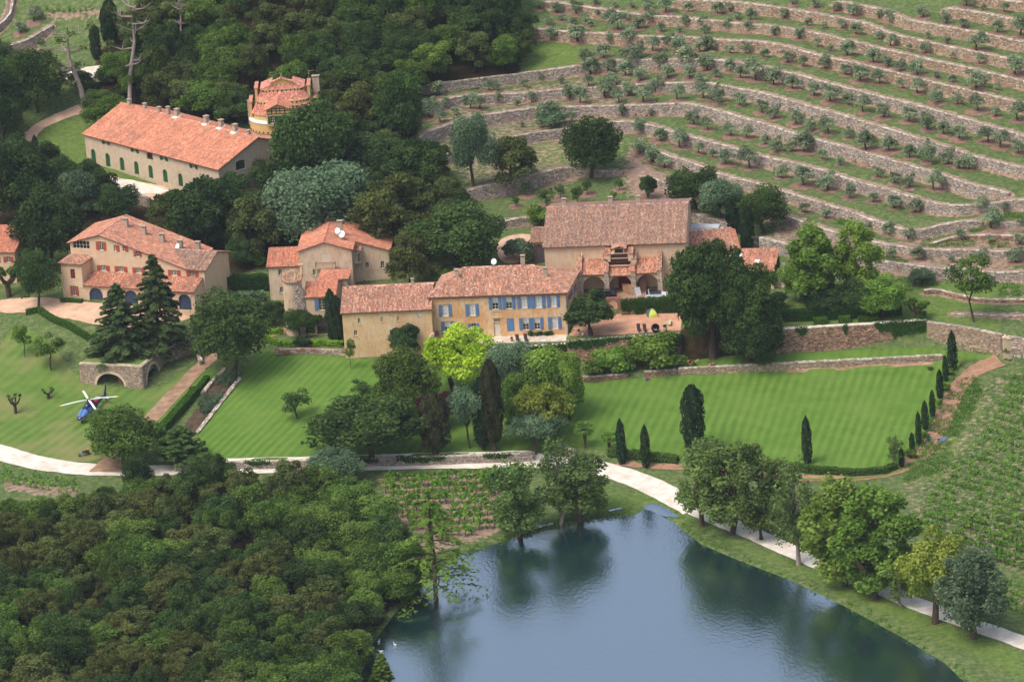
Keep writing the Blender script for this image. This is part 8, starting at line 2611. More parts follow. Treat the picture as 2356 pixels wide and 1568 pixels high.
# ------------------------------------------------------------------ stone arch (cistern) above the landing lawn
def cistern():
 t = lambda x, y: T(0, 2, x, y)
 b = Bld('stone_cistern', 'stone retaining block with a low arch and a green domed niche beside the landing lawn', t(745,414), t(1322,446), -1.35, 'cistern')
 f = b.face(0, 0)
 W_ = b.W
 zt = .5 * (f.uv(t(750,205))[1] + f.uv(t(1268,230))[1])
 r = f.rect(t(890,295), t(1142,440))
 hole = arch(r[0], r[1], .02, r[3], 14)
 q = b.atz(t(1500,70), zt)
 ang = math.atan2(q[1], q[0] - W_)
 g = b.face(W_, 0, ang)
 Lg = math.hypot(q[1], q[0] - W_) + 6
 r2 = g.rect(t(1345,205), t(1462,395))
 r2 = (max(.6, r2[0]), min(Lg - 1, max(r2[1], r2[0] + 3.0)), 0.02, min(r2[3], zt - .5))
 hole2 = arch(*r2, n=14)
 panel(b.wall, f, [(0, -1.5), (W_, -1.5), (W_, zt), (0, zt)], [hole], 3.0)
 panel(b.wall, g, [(0, -1.5), (Lg, -1.5), (Lg, zt), (0, zt)], [hole2], .8)
 b.wall.quad((0, 4, -1.5), (0, 0, -1.5), (0, 0, zt), (0, 4, zt))
 mbk = MB(); mbk.quad((r[0] - 1, 3, -1), (r[1] + 1, 3, -1), (r[1] + 1, 3, zt), (r[0] - 1, 3, zt)); mbk.box(r[0] - 1, r[1] + 1, .1, 3.0, -.5, .05); mbk.box(r[1] - 1.6, r[1] - 1.0, 1.0, 1.8, 0, 2.0)
 mbk.build('vault', mat_plain('vault_earth', lin(120,86,72), .25), b.e)
 mb = MB()
 p = g.P
 mb.quad(p(r2[0], -.8, 1.9), p(r2[1], -.8, 1.9), p(r2[1], -.8, r2[3]), p(r2[0], -.8, r2[3]))
 mb.build('patina_dome', mat_plain('patina', lin(104,158,146), .2, 2.0), b.e)
 mb = MB(); mb.quad(p(r2[0], -.82, -.5), p(r2[1], -.82, -.5), p(r2[1], -.82, 1.9), p(r2[0], -.82, 1.9)); mb.build('basin', m_dark, b.e)
 mb = MB(); mb.box(.05, W_ - .1, .35, 4.6, zt - .6, zt - .04); mb.build('turf_top', m_meadow, b.e)
 mb = MB(); mb.hexa([(W_ - .2, .3, zt - .6), g.P(Lg * .7, -.2, zt - .6), g.P(Lg * .7, -3.5, zt - .6), (W_ - 4, 4.5, zt - .6), (W_ - .2, .3, zt - .05), g.P(Lg * .7, -.2, zt - .05), g.P(Lg * .7, -3.5, zt - .05), (W_ - 4, 4.5, zt - .05)]); mb.build('turf_top', m_meadow, b.e)
 o = b.finish(m_core)
 def faces(fc, L, hol, seed):
  n = max(3, int(L / .8))
  line = np.array([fc.P(L * i / n, 0, zt) for i in range(n + 1)])
  s = np.linspace(0, L, n + 1)
  hp = np.array(hol)
  fn = lambda ss, z: sd_poly(np.stack([ss, np.full(len(ss), zt - z)], 1), hp) < 0.05
  return stone_boxes(line, np.full(n + 1, zt + .6), s, 0.0, PAL_WARM + PAL_GREY[:2], (.42, .2), .09, cap=[lin(206,190,164), lin(190,172,146)], capw=.75, seed=seed, holes=lambda ss, z: fn(ss, z) & (z > .05))
 V1, C1 = faces(f, W_, hole, 301); V2, C2 = faces(g, Lg, hole2, 302)
 tag(quads_obj('stone', np.concatenate([V1, V2]), np.concatenate([C1, C2]), m_stone, b.e), kind='stuff')
 mb = MB()                              # voussoirs, each its own shape
 for h_, fc in ((hole, f), (hole2, g)):
  top = h_[2:]
  c = np.mean(np.array(top), 0); c[1] = top[0][1]
  for a0, a1 in zip(top[:-1], top[1:]):
   k = 1.16
   b0, b1 = [(c[0] + (a[0] - c[0]) * k, c[1] + (a[1] - c[1]) * k + .05) for a in (a0, a1)]
   v = MB(); v.hexa([fc.P(a0[0], -.1, a0[1]), fc.P(a1[0], -.1, a1[1]), fc.P(a1[0], .12, a1[1]), fc.P(a0[0], .12, a0[1]), fc.P(b0[0], -.1, b0[1]), fc.P(b1[0], -.1, b1[1]), fc.P(b1[0], .12, b1[1]), fc.P(b0[0], .12, b0[1])])
   v.build('arch_stone', m_stonetrim, b.e)
cistern()
plain_wall('retaining_wall', 'rough stone wall running up from the green domed niche beside the path', [(372,803),(410,788),(452,768)], [2.95,3.3,3.9], [3.6,3.0,2.6], PAL_GREY + PAL_WARM, 118, front=0.4, back=0.3, size=(0.42,0.2))
# ------------------------------------------------------------------ small stone wall of big single stones
def boulder_wall():
 line, s = line_from([(632,801),(700,799),(797,803)], [2.0, 2.0, 2.0], .5)
 o = wall_core('garden_wall', line, np.full(len(line), 1.1), .25, .3)
 tag(o, 'low reddish wall of big stones under the bright green border', 'stone wall')
 nrm = wall_frame(line)
 rg = np.random.default_rng(404)
 mats = [mat_plain('boulder_' + n, c, .18, 2.5) for n, c in (('red', lin(158,112,94)), ('pale', lin(196,172,150)), ('grey', lin(164,148,140)))]
 z = 0.0
 while z < 1.05:
  rh = rg.uniform(.3, .42)
  x = 0.0
  while x < s[-1] - .3:
   L = min(rg.uniform(.5, 1.2), s[-1] - x)
   def P(ss, d, dz):
    return (np.interp(ss, s, line[:, 0]) + np.interp(ss, s, nrm[:, 0]) * d, np.interp(ss, s, line[:, 1]) + np.interp(ss, s, nrm[:, 1]) * d, np.interp(ss, s, line[:, 2]) - dz)
   d = .25 + rg.uniform(.08, .22)
   mb = MB()
   a, c_ = x + .02, x + L - .02
   z0_, z1_ = z + .02 - rg.uniform(0, .06), z + rh - .02
   i = .09
   mb.hexa([P(a, d - .1, z1_), P(c_, d - .1, z1_), P(c_, .1, z1_), P(a, .1, z1_), P(a, d - .1, z0_), P(c_, d - .1, z0_), P(c_, .1, z0_), P(a, .1, z0_)])
   mb.hexa([P(a + i, d, z1_ - i), P(c_ - i, d, z1_ - i), P(c_, d - .1, z1_), P(a, d - .1, z1_), P(a + i, d, z0_ + i), P(c_ - i, d, z0_ + i), P(c_, d - .1, z0_), P(a, d - .1, z0_)])
   mb.build('stone', mats[rg.integers(0, 3)], o)
   x += L
  z += rh
boulder_wall()
# arched doorway in the court wall, garden steps, gate piers
def court_door():
 b = Bld('arched_doorway', 'pale arched doorway in the ivy covered court wall', F(1396,722), F(1429,720), 4.0, 'doorway')
 f = b.face(0, 0)
 W_ = b.W
 hole = arch(.4, W_ - .6, .02, 2.6, 10)
 panel(b.wall, f, [(0, -1), (W_, -1), (W_, 3.1), (0, 3.1)], [hole], .14)
 b.wall.quad((0, .6, 3.1), (0, 0, 3.1), (W_, 0, 3.1), (W_, .6, 3.1))
 b.finish(mat_plaster('brick_red', lin(150,104,88), lin(110,80,68), lin(170,130,110), .6, 1.5))
 mb = MB(); fbox(mb, f, .35, W_ - .55, -.2, -.12, -.2, 2.7); mb.build('door', m_buff, b.e)
 s = Bld('garden_steps', 'short stone steps in the low wall at the top of the right lawn', F(1440,869), F(1464,867.5), -1.25, 'steps')
 for k in range(4):
  mb = MB(); mb.box(0, s.W, k * .4, 2.0, -.3, (k + 1) * .24); mb.build('step', mat_plain('step_stone', lin(196,184,168), .15, 3.0), s.e)
 for i, (x, y) in enumerate(((2314,816),(2322,818))):
  P = GF(x, y)
  e = thing('gate_pier', ('left', 'right')[i] + ' rubble gate pier at the end of the warm brown wall', 'gate pier', tuple(P), .1)
  mb = MB(); mb.box(-.4, .4, -.4, .4, -.5, 3.3); mb.build('shaft', m_rubble, e)
  mb = MB(); mb.box(-.5, .5, -.5, .5, 3.3, 3.5); mb.lathe([(.4, 3.5), (.25, 3.75), (.05, 3.95)], 8); mb.build('cap', m_stonetrim, e)
court_door()
drape_xy('path', ribbon([(1812,853),(1900,848),(2000,843),(2100,838),(2188,832)], .9), m_path, 0.12, .7)
# ------------------------------------------------------------------ helicopter
def helicopter():
 z1 = Z(180, 1520, 7.3625)
 gz = float(G(z1(1160,1180))[2])
 P0 = onz(z1(1235,1130), gz)
 tail = onz(z1(1560,575), gz + 2.0); nose = onz(z1(992,1165), gz + .9)
 dv = (nose - tail)[:2]
 Lh = np.linalg.norm(dv)
 yaw = math.atan2(dv[1], dv[0])
 h = thing('helicopter', 'dark blue helicopter with white rotor blades parked on the lawn', 'helicopter', (nose[0] - dv[0] / Lh * 4.4, nose[1] - dv[1] / Lh * 4.4, gz), yaw)
 blue = mat_gloss('helicopter_blue', lin(34,44,92), .28, .6)
 grey = mat_gloss('helicopter_grey', lin(176,182,192), .35, .5)
 glass = mat_gloss('canopy_glass', lin(88,132,190), .08, .9)
 n = 20
 def ring(x, zc, hw, hh, e=2.4, flat=0.0):
  out = []
  for k in range(n):
   a = 2 * math.pi * k / n
   c, s = math.cos(a), math.sin(a)
   out.append((x, hw * math.copysign(abs(c) ** (2 / e), c), zc + hh * math.copysign(abs(s) ** (2 / e), s)))
  return out
 st = [(4.4, .95, .06, .06), (4.25, 1.0, .38, .24), (3.8, 1.1, .62, .42), (3.0, 1.25, .78, .62), (2.0, 1.45, .84, .86), (0.8, 1.5, .84, .92), (-.6, 1.5, .80, .88), (-1.8, 1.55, .62, .70), (-2.8, 1.68, .40, .46), (-4.2, 1.82, .27, .30), (-5.8, 1.95, .16, .18), (-6.2, 1.98, .12, .14)]
 mb = MB(); mb.loft([ring(*s) for s in st]); body = mb.build('fuselage', blue, h, True)
 # light belly strip
 mb = MB()
 bel = []
 for x, zc, hw, hh in st[1:9]:
  bel.append([(x, hw * 1.01 * math.copysign(abs(math.cos(a)) ** .83, math.cos(a)), zc + hh * 1.015 * math.copysign(abs(math.sin(a)) ** .83, math.sin(a))) for a in [math.pi + .12 + (math.pi - .24) * k / 10 for k in range(11)]])
 vs = [p for r_ in bel for p in r_]; mb.add(vs, [(i * 11 + k, i * 11 + k + 1, (i + 1) * 11 + k + 1, (i + 1) * 11 + k) for i in range(len(bel) - 1) for k in range(10)])
 mb.build('belly', grey, h, True)
 # windscreen panes, side windows
 def patch(xs, a0, a1, k=1.02):
  m_ = MB(); rs = []
  for x in xs:
   i = max(j for j in range(len(st) - 1) if st[j][0] >= x)
   q = (st[i][0] - x) / (st[i][0] - st[i + 1][0])
   zc, hw, hh = [st[i][j] + (st[i + 1][j] - st[i][j]) * q for j in (1, 2, 3)]
   rs.append([(x, hw * k * math.copysign(abs(math.cos(a)) ** .83, math.cos(a)), zc + hh * k * math.copysign(abs(math.sin(a)) ** .83, math.sin(a))) for a in [a0 + (a1 - a0) * j / 6 for j in range(7)]])
  m_.add([p for r_ in rs for p in r_], [(i * 7 + k2, i * 7 + k2 + 1, (i + 1) * 7 + k2 + 1, (i + 1) * 7 + k2) for i in range(len(rs) - 1) for k2 in range(6)])
  m_.build('window', glass, body, True)
 patch([3.85, 3.5, 3.1, 2.6, 2.2], .35, 1.50); patch([3.85, 3.5, 3.1, 2.6, 2.2], 1.64, 2.8)
 for s_ in (0, 1):
  a0, a1 = (.02, .75) if s_ == 0 else (math.pi - .75, math.pi - .02)
  patch([1.8, 1.4, 1.0, .7], a0, a1); patch([.4, 0, -.4, -.7], a0, a1); patch([2.9, 2.5, 2.05], a0 - .05 if s_ == 0 else a0, a1 if s_ == 0 else a1 + .05)
 # engine housing, exhaust covers, mast
 mb = MB(); mb.loft([ring(1.4, 2.35, .30, .18), ring(.9, 2.5, .52, .36), ring(-.4, 2.5, .56, .40), ring(-1.6, 2.35, .44, .34), ring(-2.6, 2.1, .2, .2)]); mb.build('engine_cowl', blue, h, True)
 red = mat_plain('red_cover', lin(200,52,44), .1)
 for s_ in (-1, 1):
  mb = MB(); mb.tube([(-1.2, s_ * .45, 2.45), (-1.9, s_ * .62, 2.5)], [.24, .26], 10); mb.build('exhaust_cover', red, h)
 mb = MB(); mb.tube([(.2, 0, 2.7), (.2, 0, 3.35)], [.16, .10], 10); mb.tube([(.2, 0, 3.25), (.2, 0, 3.42)], [.34, .28], 10)
 for k in range(4):
  a = R(9 + 93 * k)
  mb.tube([(.2 + .2 * math.cos(a), .2 * math.sin(a), 2.9), (.2 + .35 * math.cos(a), .35 * math.sin(a), 3.3)], .03, 5)
 mb.build('rotor_mast', mat_plain('gunmetal', lin(52,56,66), .2), h)
 wht = mat_plain('blade_white', lin(236,236,232), .04); yel = mat_plain('blade_yellow', lin(232,190,40), .08)
 hubw = np.array([nose[0], nose[1]])
 for a_w in (10, 104, 204, 287):
  a = R(a_w) - yaw
  d = Vector((math.cos(a), math.sin(a), 0)); s_ = Vector((-d.y, d.x, 0))
  c0 = Vector((.2, 0, 3.34))
  pts = [(.3, .10, 0), (.9, .12, 0), (1.1, .20, .02), (3.2, .20, .0), (5.15, .20, -.10)]
  mb = MB(); mb.loft([[c0 + d * r_ + s_ * w_ + Vector((0, 0, z_)), c0 + d * r_ - s_ * w_ + Vector((0, 0, z_)), c0 + d * r_ - s_ * w_ + Vector((0, 0, z_ + .05)), c0 + d * r_ + s_ * w_ + Vector((0, 0, z_ + .05))] for r_, w_, z_ in pts])
  o = mb.build('rotor_blade', wht, h)
  mb = MB(); mb.loft([[c0 + d * r_ + s_ * w_ + Vector((0, 0, z_)), c0 + d * r_ - s_ * w_ + Vector((0, 0, z_)), c0 + d * r_ - s_ * w_ + Vector((0, 0, z_ + .05)), c0 + d * r_ + s_ * w_ + Vector((0, 0, z_ + .05))] for r_, w_, z_ in ((5.15, .20, -.10), (5.5, .16, -.13))])
  mb.build('blade_tip', yel, o)
 # fins, tailplane, tail rotor
 mb = MB(); mb.loft([[(-5.5, .05, 1.95), (-6.35, .05, 1.95), (-6.35, -.05, 1.95), (-5.5, -.05, 1.95)], [(-6.35, .04, 3.7), (-6.85, .04, 3.7), (-6.85, -.04, 3.7), (-6.35, -.04, 3.7)]])
 mb.loft([[(-5.7, .05, 1.95), (-6.3, .05, 1.95), (-6.3, -.05, 1.95), (-5.7, -.05, 1.95)], [(-6.2, .04, 1.0), (-6.6, .04, 1.0), (-6.6, -.04, 1.0), (-6.2, -.04, 1.0)]]); mb.build('tail_fin', blue, h)
 mb = MB(); mb.box(-5.2, -4.7, -1.4, 1.4, 1.88, 1.95); mb.build('tailplane', grey, h)
 mb = MB(); mb.tube([(-6.15, .05, 2.25), (-6.15, .28, 2.25)], .07, 8)
 for a in (40, 220):
  d = (math.cos(R(a)), math.sin(R(a)))
  mb.hexa([(-6.15 - .08, .24, 2.25), (-6.15 + .08, .24, 2.25), (-6.15 + .08, .28, 2.25), (-6.15 - .08, .28, 2.25)] + [(-6.15 + d[0] * .95 + q, y_, 2.25 + d[1] * .95) for q, y_ in ((-.08, .24), (.08, .24), (.08, .28), (-.08, .28))])
 mb.build('tail_rotor', mat_plain('gunmetal', lin(52,56,66), .2), h)
 # undercarriage
 tyre = mat_plain('tyre', (0.02, 0.02, 0.02), .2)
 for s_ in (-1, 1):
  mb = MB(); mb.loft([ring(.0, 1.0, .18, .16), ring(-.8, 1.0, .3, .24), ring(-1.8, 1.05, .12, .12)]); mb.v = [(x, y + s_ * .95, z) for x, y, z in mb.v]; mb.build('sponson', grey, h, True)
  mb = MB(); mb.tube([(-.7, s_ * 1.0, .95), (-.75, s_ * 1.15, .3)], .06, 6); mb.build('gear_leg', grey, h)
  mb = MB(); mb.tube([(-.75, s_ * 1.08, .28), (-.75, s_ * 1.26, .28)], .28, 14); mb.build('wheel', tyre, h)
 mb = MB(); mb.tube([(3.2, 0, .75), (3.25, 0, .25)], .06, 6); mb.build('gear_leg', grey, h)
 mb = MB(); mb.tube([(3.25, -.09, .22), (3.25, .09, .22)], .22, 14); mb.build('wheel', tyre, h)
helicopter()
# ------------------------------------------------------------------ cars, lorry, motorcycle
def wheel(par, x, y, r, w_, name='wheel'):
 mb = MB(); mb.lathe([(r * .6, -w_ / 2), (r, -w_ / 2 * .8), (r, w_ / 2 * .8), (r * .6, w_ / 2)], 16)
 o = mb.build('wheel', mat_plain('tyre', (0.02, 0.02, 0.02), .2), par)
 o.rotation_euler = (math.pi / 2, 0, 0); o.location = (x, y, r)
 mb = MB(); mb.lathe([(r * .1, -w_ * .52), (r * .58, -w_ * .5), (r * .58, w_ * .5), (r * .1, w_ * .52)], 12)
 mb.build('rim', mat_gloss('rim', lin(150,152,156), .3, .5, .6), o)
def car(label, P, yaw, paint, prof, cab, L, wd, kind='car'):
 """prof/cab: side outlines (x, z) of body and glasshouse"""
 e = thing('parked_' + kind, label, kind, tuple(P), yaw)
 def extr(pts, w0, w1, zlo, zhi):
  m_ = MB(); n = len(pts)
  sec = []
  for y in (-1, -.86, .86, 1):
   k = 1 if abs(y) < .9 else .97
   sec.append([(x * k, y * (w0 + (w1 - w0) * max(0, min(1, (z - zlo) / (zhi - zlo)))) / 2, z if abs(y) < .9 else zlo + (z - zlo) * .985) for x, z in pts])
  m_.loft(sec)
  return m_
 zs = [z for _, z in prof]; zc = [z for _, z in cab]
 bo = extr(prof, wd, wd * .96, min(zs), max(zs)).build('body', paint, e)
 extr(cab, wd * .94, wd * .78, min(zc), max(zc)).build('glasshouse', mat_gloss('car_glass', (0.015, 0.02, 0.025), .08, .8), e)
 x0, x1 = min(x for x, z in cab if z == max(zc)), max(x for x, z in cab if z == max(zc))
 m_ = MB(); m_.box(x0 - .04, x1 + .04, -wd * .385, wd * .385, max(zc) - .01, max(zc) + .045); m_.build('roof', paint, e)
 m_ = MB()
 for s_ in (-1, 1):
  for x, _ in cab:
   pass
  for q in (x0 + .02, (x0 + x1) / 2, x1 - .06):
   m_.hexa([(q, s_ * wd * .475, min(zc)), (q + .09, s_ * wd * .475, min(zc)), (q + .09, s_ * wd * .455, min(zc)), (q, s_ * wd * .455, min(zc)), (q, s_ * wd * .398, max(zc)), (q + .09, s_ * wd * .398, max(zc)), (q + .09, s_ * wd * .38, max(zc)), (q, s_ * wd * .38, max(zc))])
 m_.build('pillar', paint, e)
 r = .33
 for x in (-L * .31, L * .31):
  for s_ in (-1, 1): wheel(e, x, s_ * (wd / 2 - .10), r, .22)
 for s_ in (-1, 1):
  m_ = MB(); m_.box(L / 2 - .12, L / 2 + .005, s_ * wd * .36 - .16, s_ * wd * .36 + .16, .62, .78); m_.build('headlight', mat_gloss('headlight', lin(220,224,228), .15, .8), e)
  m_ = MB(); m_.box(-L / 2 - .012, -L / 2 + .1, s_ * wd * .42 - .1, s_ * wd * .42 + .1, .8, 1.25); m_.build('tail_light', mat_gloss('tail_light', lin(190,30,28), .2, .6), e)
z2 = Z(2280, 1080, 5.6)
P = onz(z2(770,640), 6.25)
car('dark blue people carrier parked behind the ivy covered court wall', P, math.pi - .02, mat_gloss('paint_navy', lin(28,32,52), .25, .6),
 [(-2.35, .32), (2.3, .32), (2.38, .75), (1.45, 1.02), (-2.3, 1.08), (-2.38, .7)], [(1.35, 1.0), (.65, 1.72), (-2.1, 1.76), (-2.28, 1.05)], 4.75, 1.9, 'van')
P = onz(z2(1935,610), 6.25)
car('white hatchback parked behind the ivy covered court wall', P, -.02, mat_gloss('paint_white', lin(226,230,232), .25, .6),
 [(-2.0, .3), (2.05, .3), (2.1, .68), (1.1, .92), (-2.0, .98), (-2.08, .65)], [(1.0, .92), (.25, 1.44), (-1.35, 1.48), (-1.95, .97)], 4.2, 1.75)
def lorry():
 z4 = Z(2750, 880, 4.126)
 zt = 12.0
 for _ in range(6):
  P = onz(z4(20,130), zt); Q = onz(z4(505,130), zt)
  zt = zat(P[0] + 2, P[1] + 1) + 3.3
 yaw = math.atan2(Q[1] - P[1], Q[0] - P[0])
 L = math.hypot(Q[1] - P[1], Q[0] - P[0])
 e = thing('lorry', 'white box lorry parked behind the barn annexe', 'lorry', (P[0], P[1], zt - 3.3), yaw)
 wh = mat_gloss('lorry_white', lin(232,236,238), .4, .4)
 mb = MB(); mb.box(0, L, 0, 2.4, .9, 3.3); mb.build('cargo_box', wh, e)
 mb = MB(); mb.box(-.03, L + .03, -.03, 2.43, 3.3, 3.36); mb.box(L - .1, L + .04, -.04, 2.44, .9, 3.3); mb.build('trim', mat_plain('alloy', lin(190,196,200), .05), e)
 mb = MB(); mb.loft([[(L + .25, .1, .5), (L + .25, 2.3, .5), (L + .25, 2.2, 2.9), (L + .25, .2, 2.9)], [(L + 1.2, .1, .5), (L + 1.2, 2.3, .5), (L + 1.2, 2.2, 2.5), (L + 1.2, .2, 2.5)], [(L + 2.0, .15, .5), (L + 2.0, 2.25, .5), (L + 2.0, 2.2, 1.5), (L + 2.0, .2, 1.5)]]); mb.build('cab', wh, e)
 mb = MB(); mb.hexa([(L + 1.25, .3, 2.36), (L + 1.95, .3, 1.56), (L + 1.95, 2.1, 1.56), (L + 1.25, 2.1, 2.36), (L + 1.3, .3, 2.42), (L + 2.0, .3, 1.62), (L + 2.0, 2.1, 1.62), (L + 1.3, 2.1, 2.42)]); mb.build('windscreen', mat_gloss('car_glass', (0.015, 0.02, 0.025), .08, .8), e)
 for x in (L * .25, L + 1.1):
  for y in (.2, 2.2): wheel(e, x, y, .42, .26)
lorry()
def motorcycle():
 t = lambda x, y: T(0, 2, x, y)
 A, Bp = G(t(728,1058)), G(t(812,1044))
 mid = (A + Bp) / 2
 yaw = math.atan2(A[1] - Bp[1] - .6, A[0] - Bp[0])
 e = thing('motorcycle', 'dark touring motorcycle parked on the lawn near the white road', 'motorcycle', tuple(mid), yaw)
 e.rotation_euler = (R(-10), 0, yaw)
 dk = mat_gloss('bike_dark', lin(52,44,52), .3, .5); chrome = mat_gloss('chrome', lin(200,200,205), .15, .5, .9); ty = mat_plain('tyre', (0.02, 0.02, 0.02), .2)
 for x, nm in ((.75, 'wheel'), (-.75, 'wheel')):
  mb = MB()
  n = 20
  rings = [[(x + (.25 + .075 * math.cos(b_)) * math.cos(a), .07 * math.sin(b_), .33 + (.25 + .075 * math.cos(b_)) * math.sin(a)) for b_ in [2 * math.pi * j / 8 for j in range(8)]] for a in [2 * math.pi * k / n for k in range(n + 1)]]
  mb.loft(rings, False); o = mb.build('wheel', ty, e, True)
  mb = MB()
  for k in range(6):
   a = k * math.pi / 3
   mb.tube([(x, 0, .33), (x + .2 * math.cos(a), 0, .33 + .2 * math.sin(a))], .02, 4)
  mb.tube([(x, -.08, .33), (x, .08, .33)], .06, 8); mb.build('spokes', chrome, o)
 mb = MB(); mb.loft([[(.35, y, z) for y, z in ((-.14, .82), (.14, .82), (.1, 1.02), (-.1, 1.02))], [(.1, y, z) for y, z in ((-.2, .78), (.2, .78), (.15, 1.08), (-.15, 1.08))], [(-.2, y, z) for y, z in ((-.13, .8), (.13, .8), (.1, .95), (-.1, .95))]]); mb.build('tank', dk, e)
 mb = MB(); mb.loft([[(-.15, y, z) for y, z in ((-.15, .75), (.15, .75), (.15, .86), (-.15, .86))], [(-.55, y, z) for y, z in ((-.17, .72), (.17, .72), (.17, .84), (-.17, .84))], [(-.95, y, z) for y, z in ((-.14, .8), (.14, .8), (.14, 1.0), (-.14, 1.0))]]); mb.build('seat', mat_plain('leather', (0.02, 0.018, 0.018), .2), e)
 mb = MB(); mb.box(-.3, .35, -.2, .2, .3, .72); mb.tube([(.1, -.25, .3), (-.8, -.3, .32)], .06, 8); mb.tube([(.1, .25, .3), (-.8, .3, .32)], .06, 8); mb.build('engine', chrome, e)
 for s_ in (-1, 1):
  mb = MB(); mb.tube([(.75, s_ * .12, .33), (.42, s_ * .1, 1.0)], .035, 6); mb.build('fork', chrome, e)
  mb = MB(); mb.box(-1.0, -.5, s_ * .32 - .12, s_ * .32 + .12, .45, .82); mb.build('pannier', dk, e)
 mb = MB(); mb.tube([(.15, -.42, 1.12), (.4, -.2, 1.08), (.42, 0, 1.05), (.4, .2, 1.08), (.15, .42, 1.12)], .025, 6); mb.build('handlebar', chrome, e)
 mb = MB(); mb.lathe([(.03, 0), (.12, .03), (.13, .12), (.05, .16)], 10, (.55, 0, .85)); mb.build('headlight', chrome, e)
 mb = MB(); mb.box(-1.05, -.75, -.2, .2, 1.0, 1.3); mb.build('top_box', mat_plain('ochre_box', lin(186,150,96), .1), e)
motorcycle()
# ------------------------------------------------------------------ things in the court and on the terrace
m_rattan = mat_plain('dark_rattan', lin(62,50,50), .2, 6.0)
def lounger(label, p, gz, yaw, grp):
 P = onz(p, gz)
 e = thing('sun_lounger', label, 'sun lounger', tuple(P), yaw, grp)
 mb = MB(); mb.hexa([(-.32, -.75, .30), (.32, -.75, .30), (.32, .35, .36), (-.32, .35, .36), (-.32, -.75, .38), (.32, -.75, .38), (.32, .35, .44), (-.32, .35, .44)]); mb.build('seat', m_rattan, e)
 mb = MB(); mb.hexa([(-.32, .32, .36), (.32, .32, .36), (.32, .38, .44), (-.32, .38, .44), (-.32, 1.0, 1.15), (.32, 1.0, 1.15), (.32, 1.08, 1.12), (-.32, 1.08, 1.12)]); mb.build('backrest', m_rattan, e)
 for x in (-.28, .28):
  for y in (-.65, .3):
   mb = MB(); mb.tube([(x, y, 0), (x, y, .34)], .025, 6); mb.build('leg', m_lead, e)
G_L = 'sun loungers'
lounger('left dark lounger in the orange gravel court', z2(1545,1360), 4.06, .05, G_L); lounger('right dark lounger in the orange gravel court', z2(1680,1368), 4.06, .05, G_L)
z6 = Z(1700, 1050, 3.8)
lounger('left dark lounger on the flagstone terrace', z6(1412,1198), 3.1, .12, G_L); lounger('right dark lounger on the flagstone terrace', z6(1538,1190), 3.1, .12, G_L)
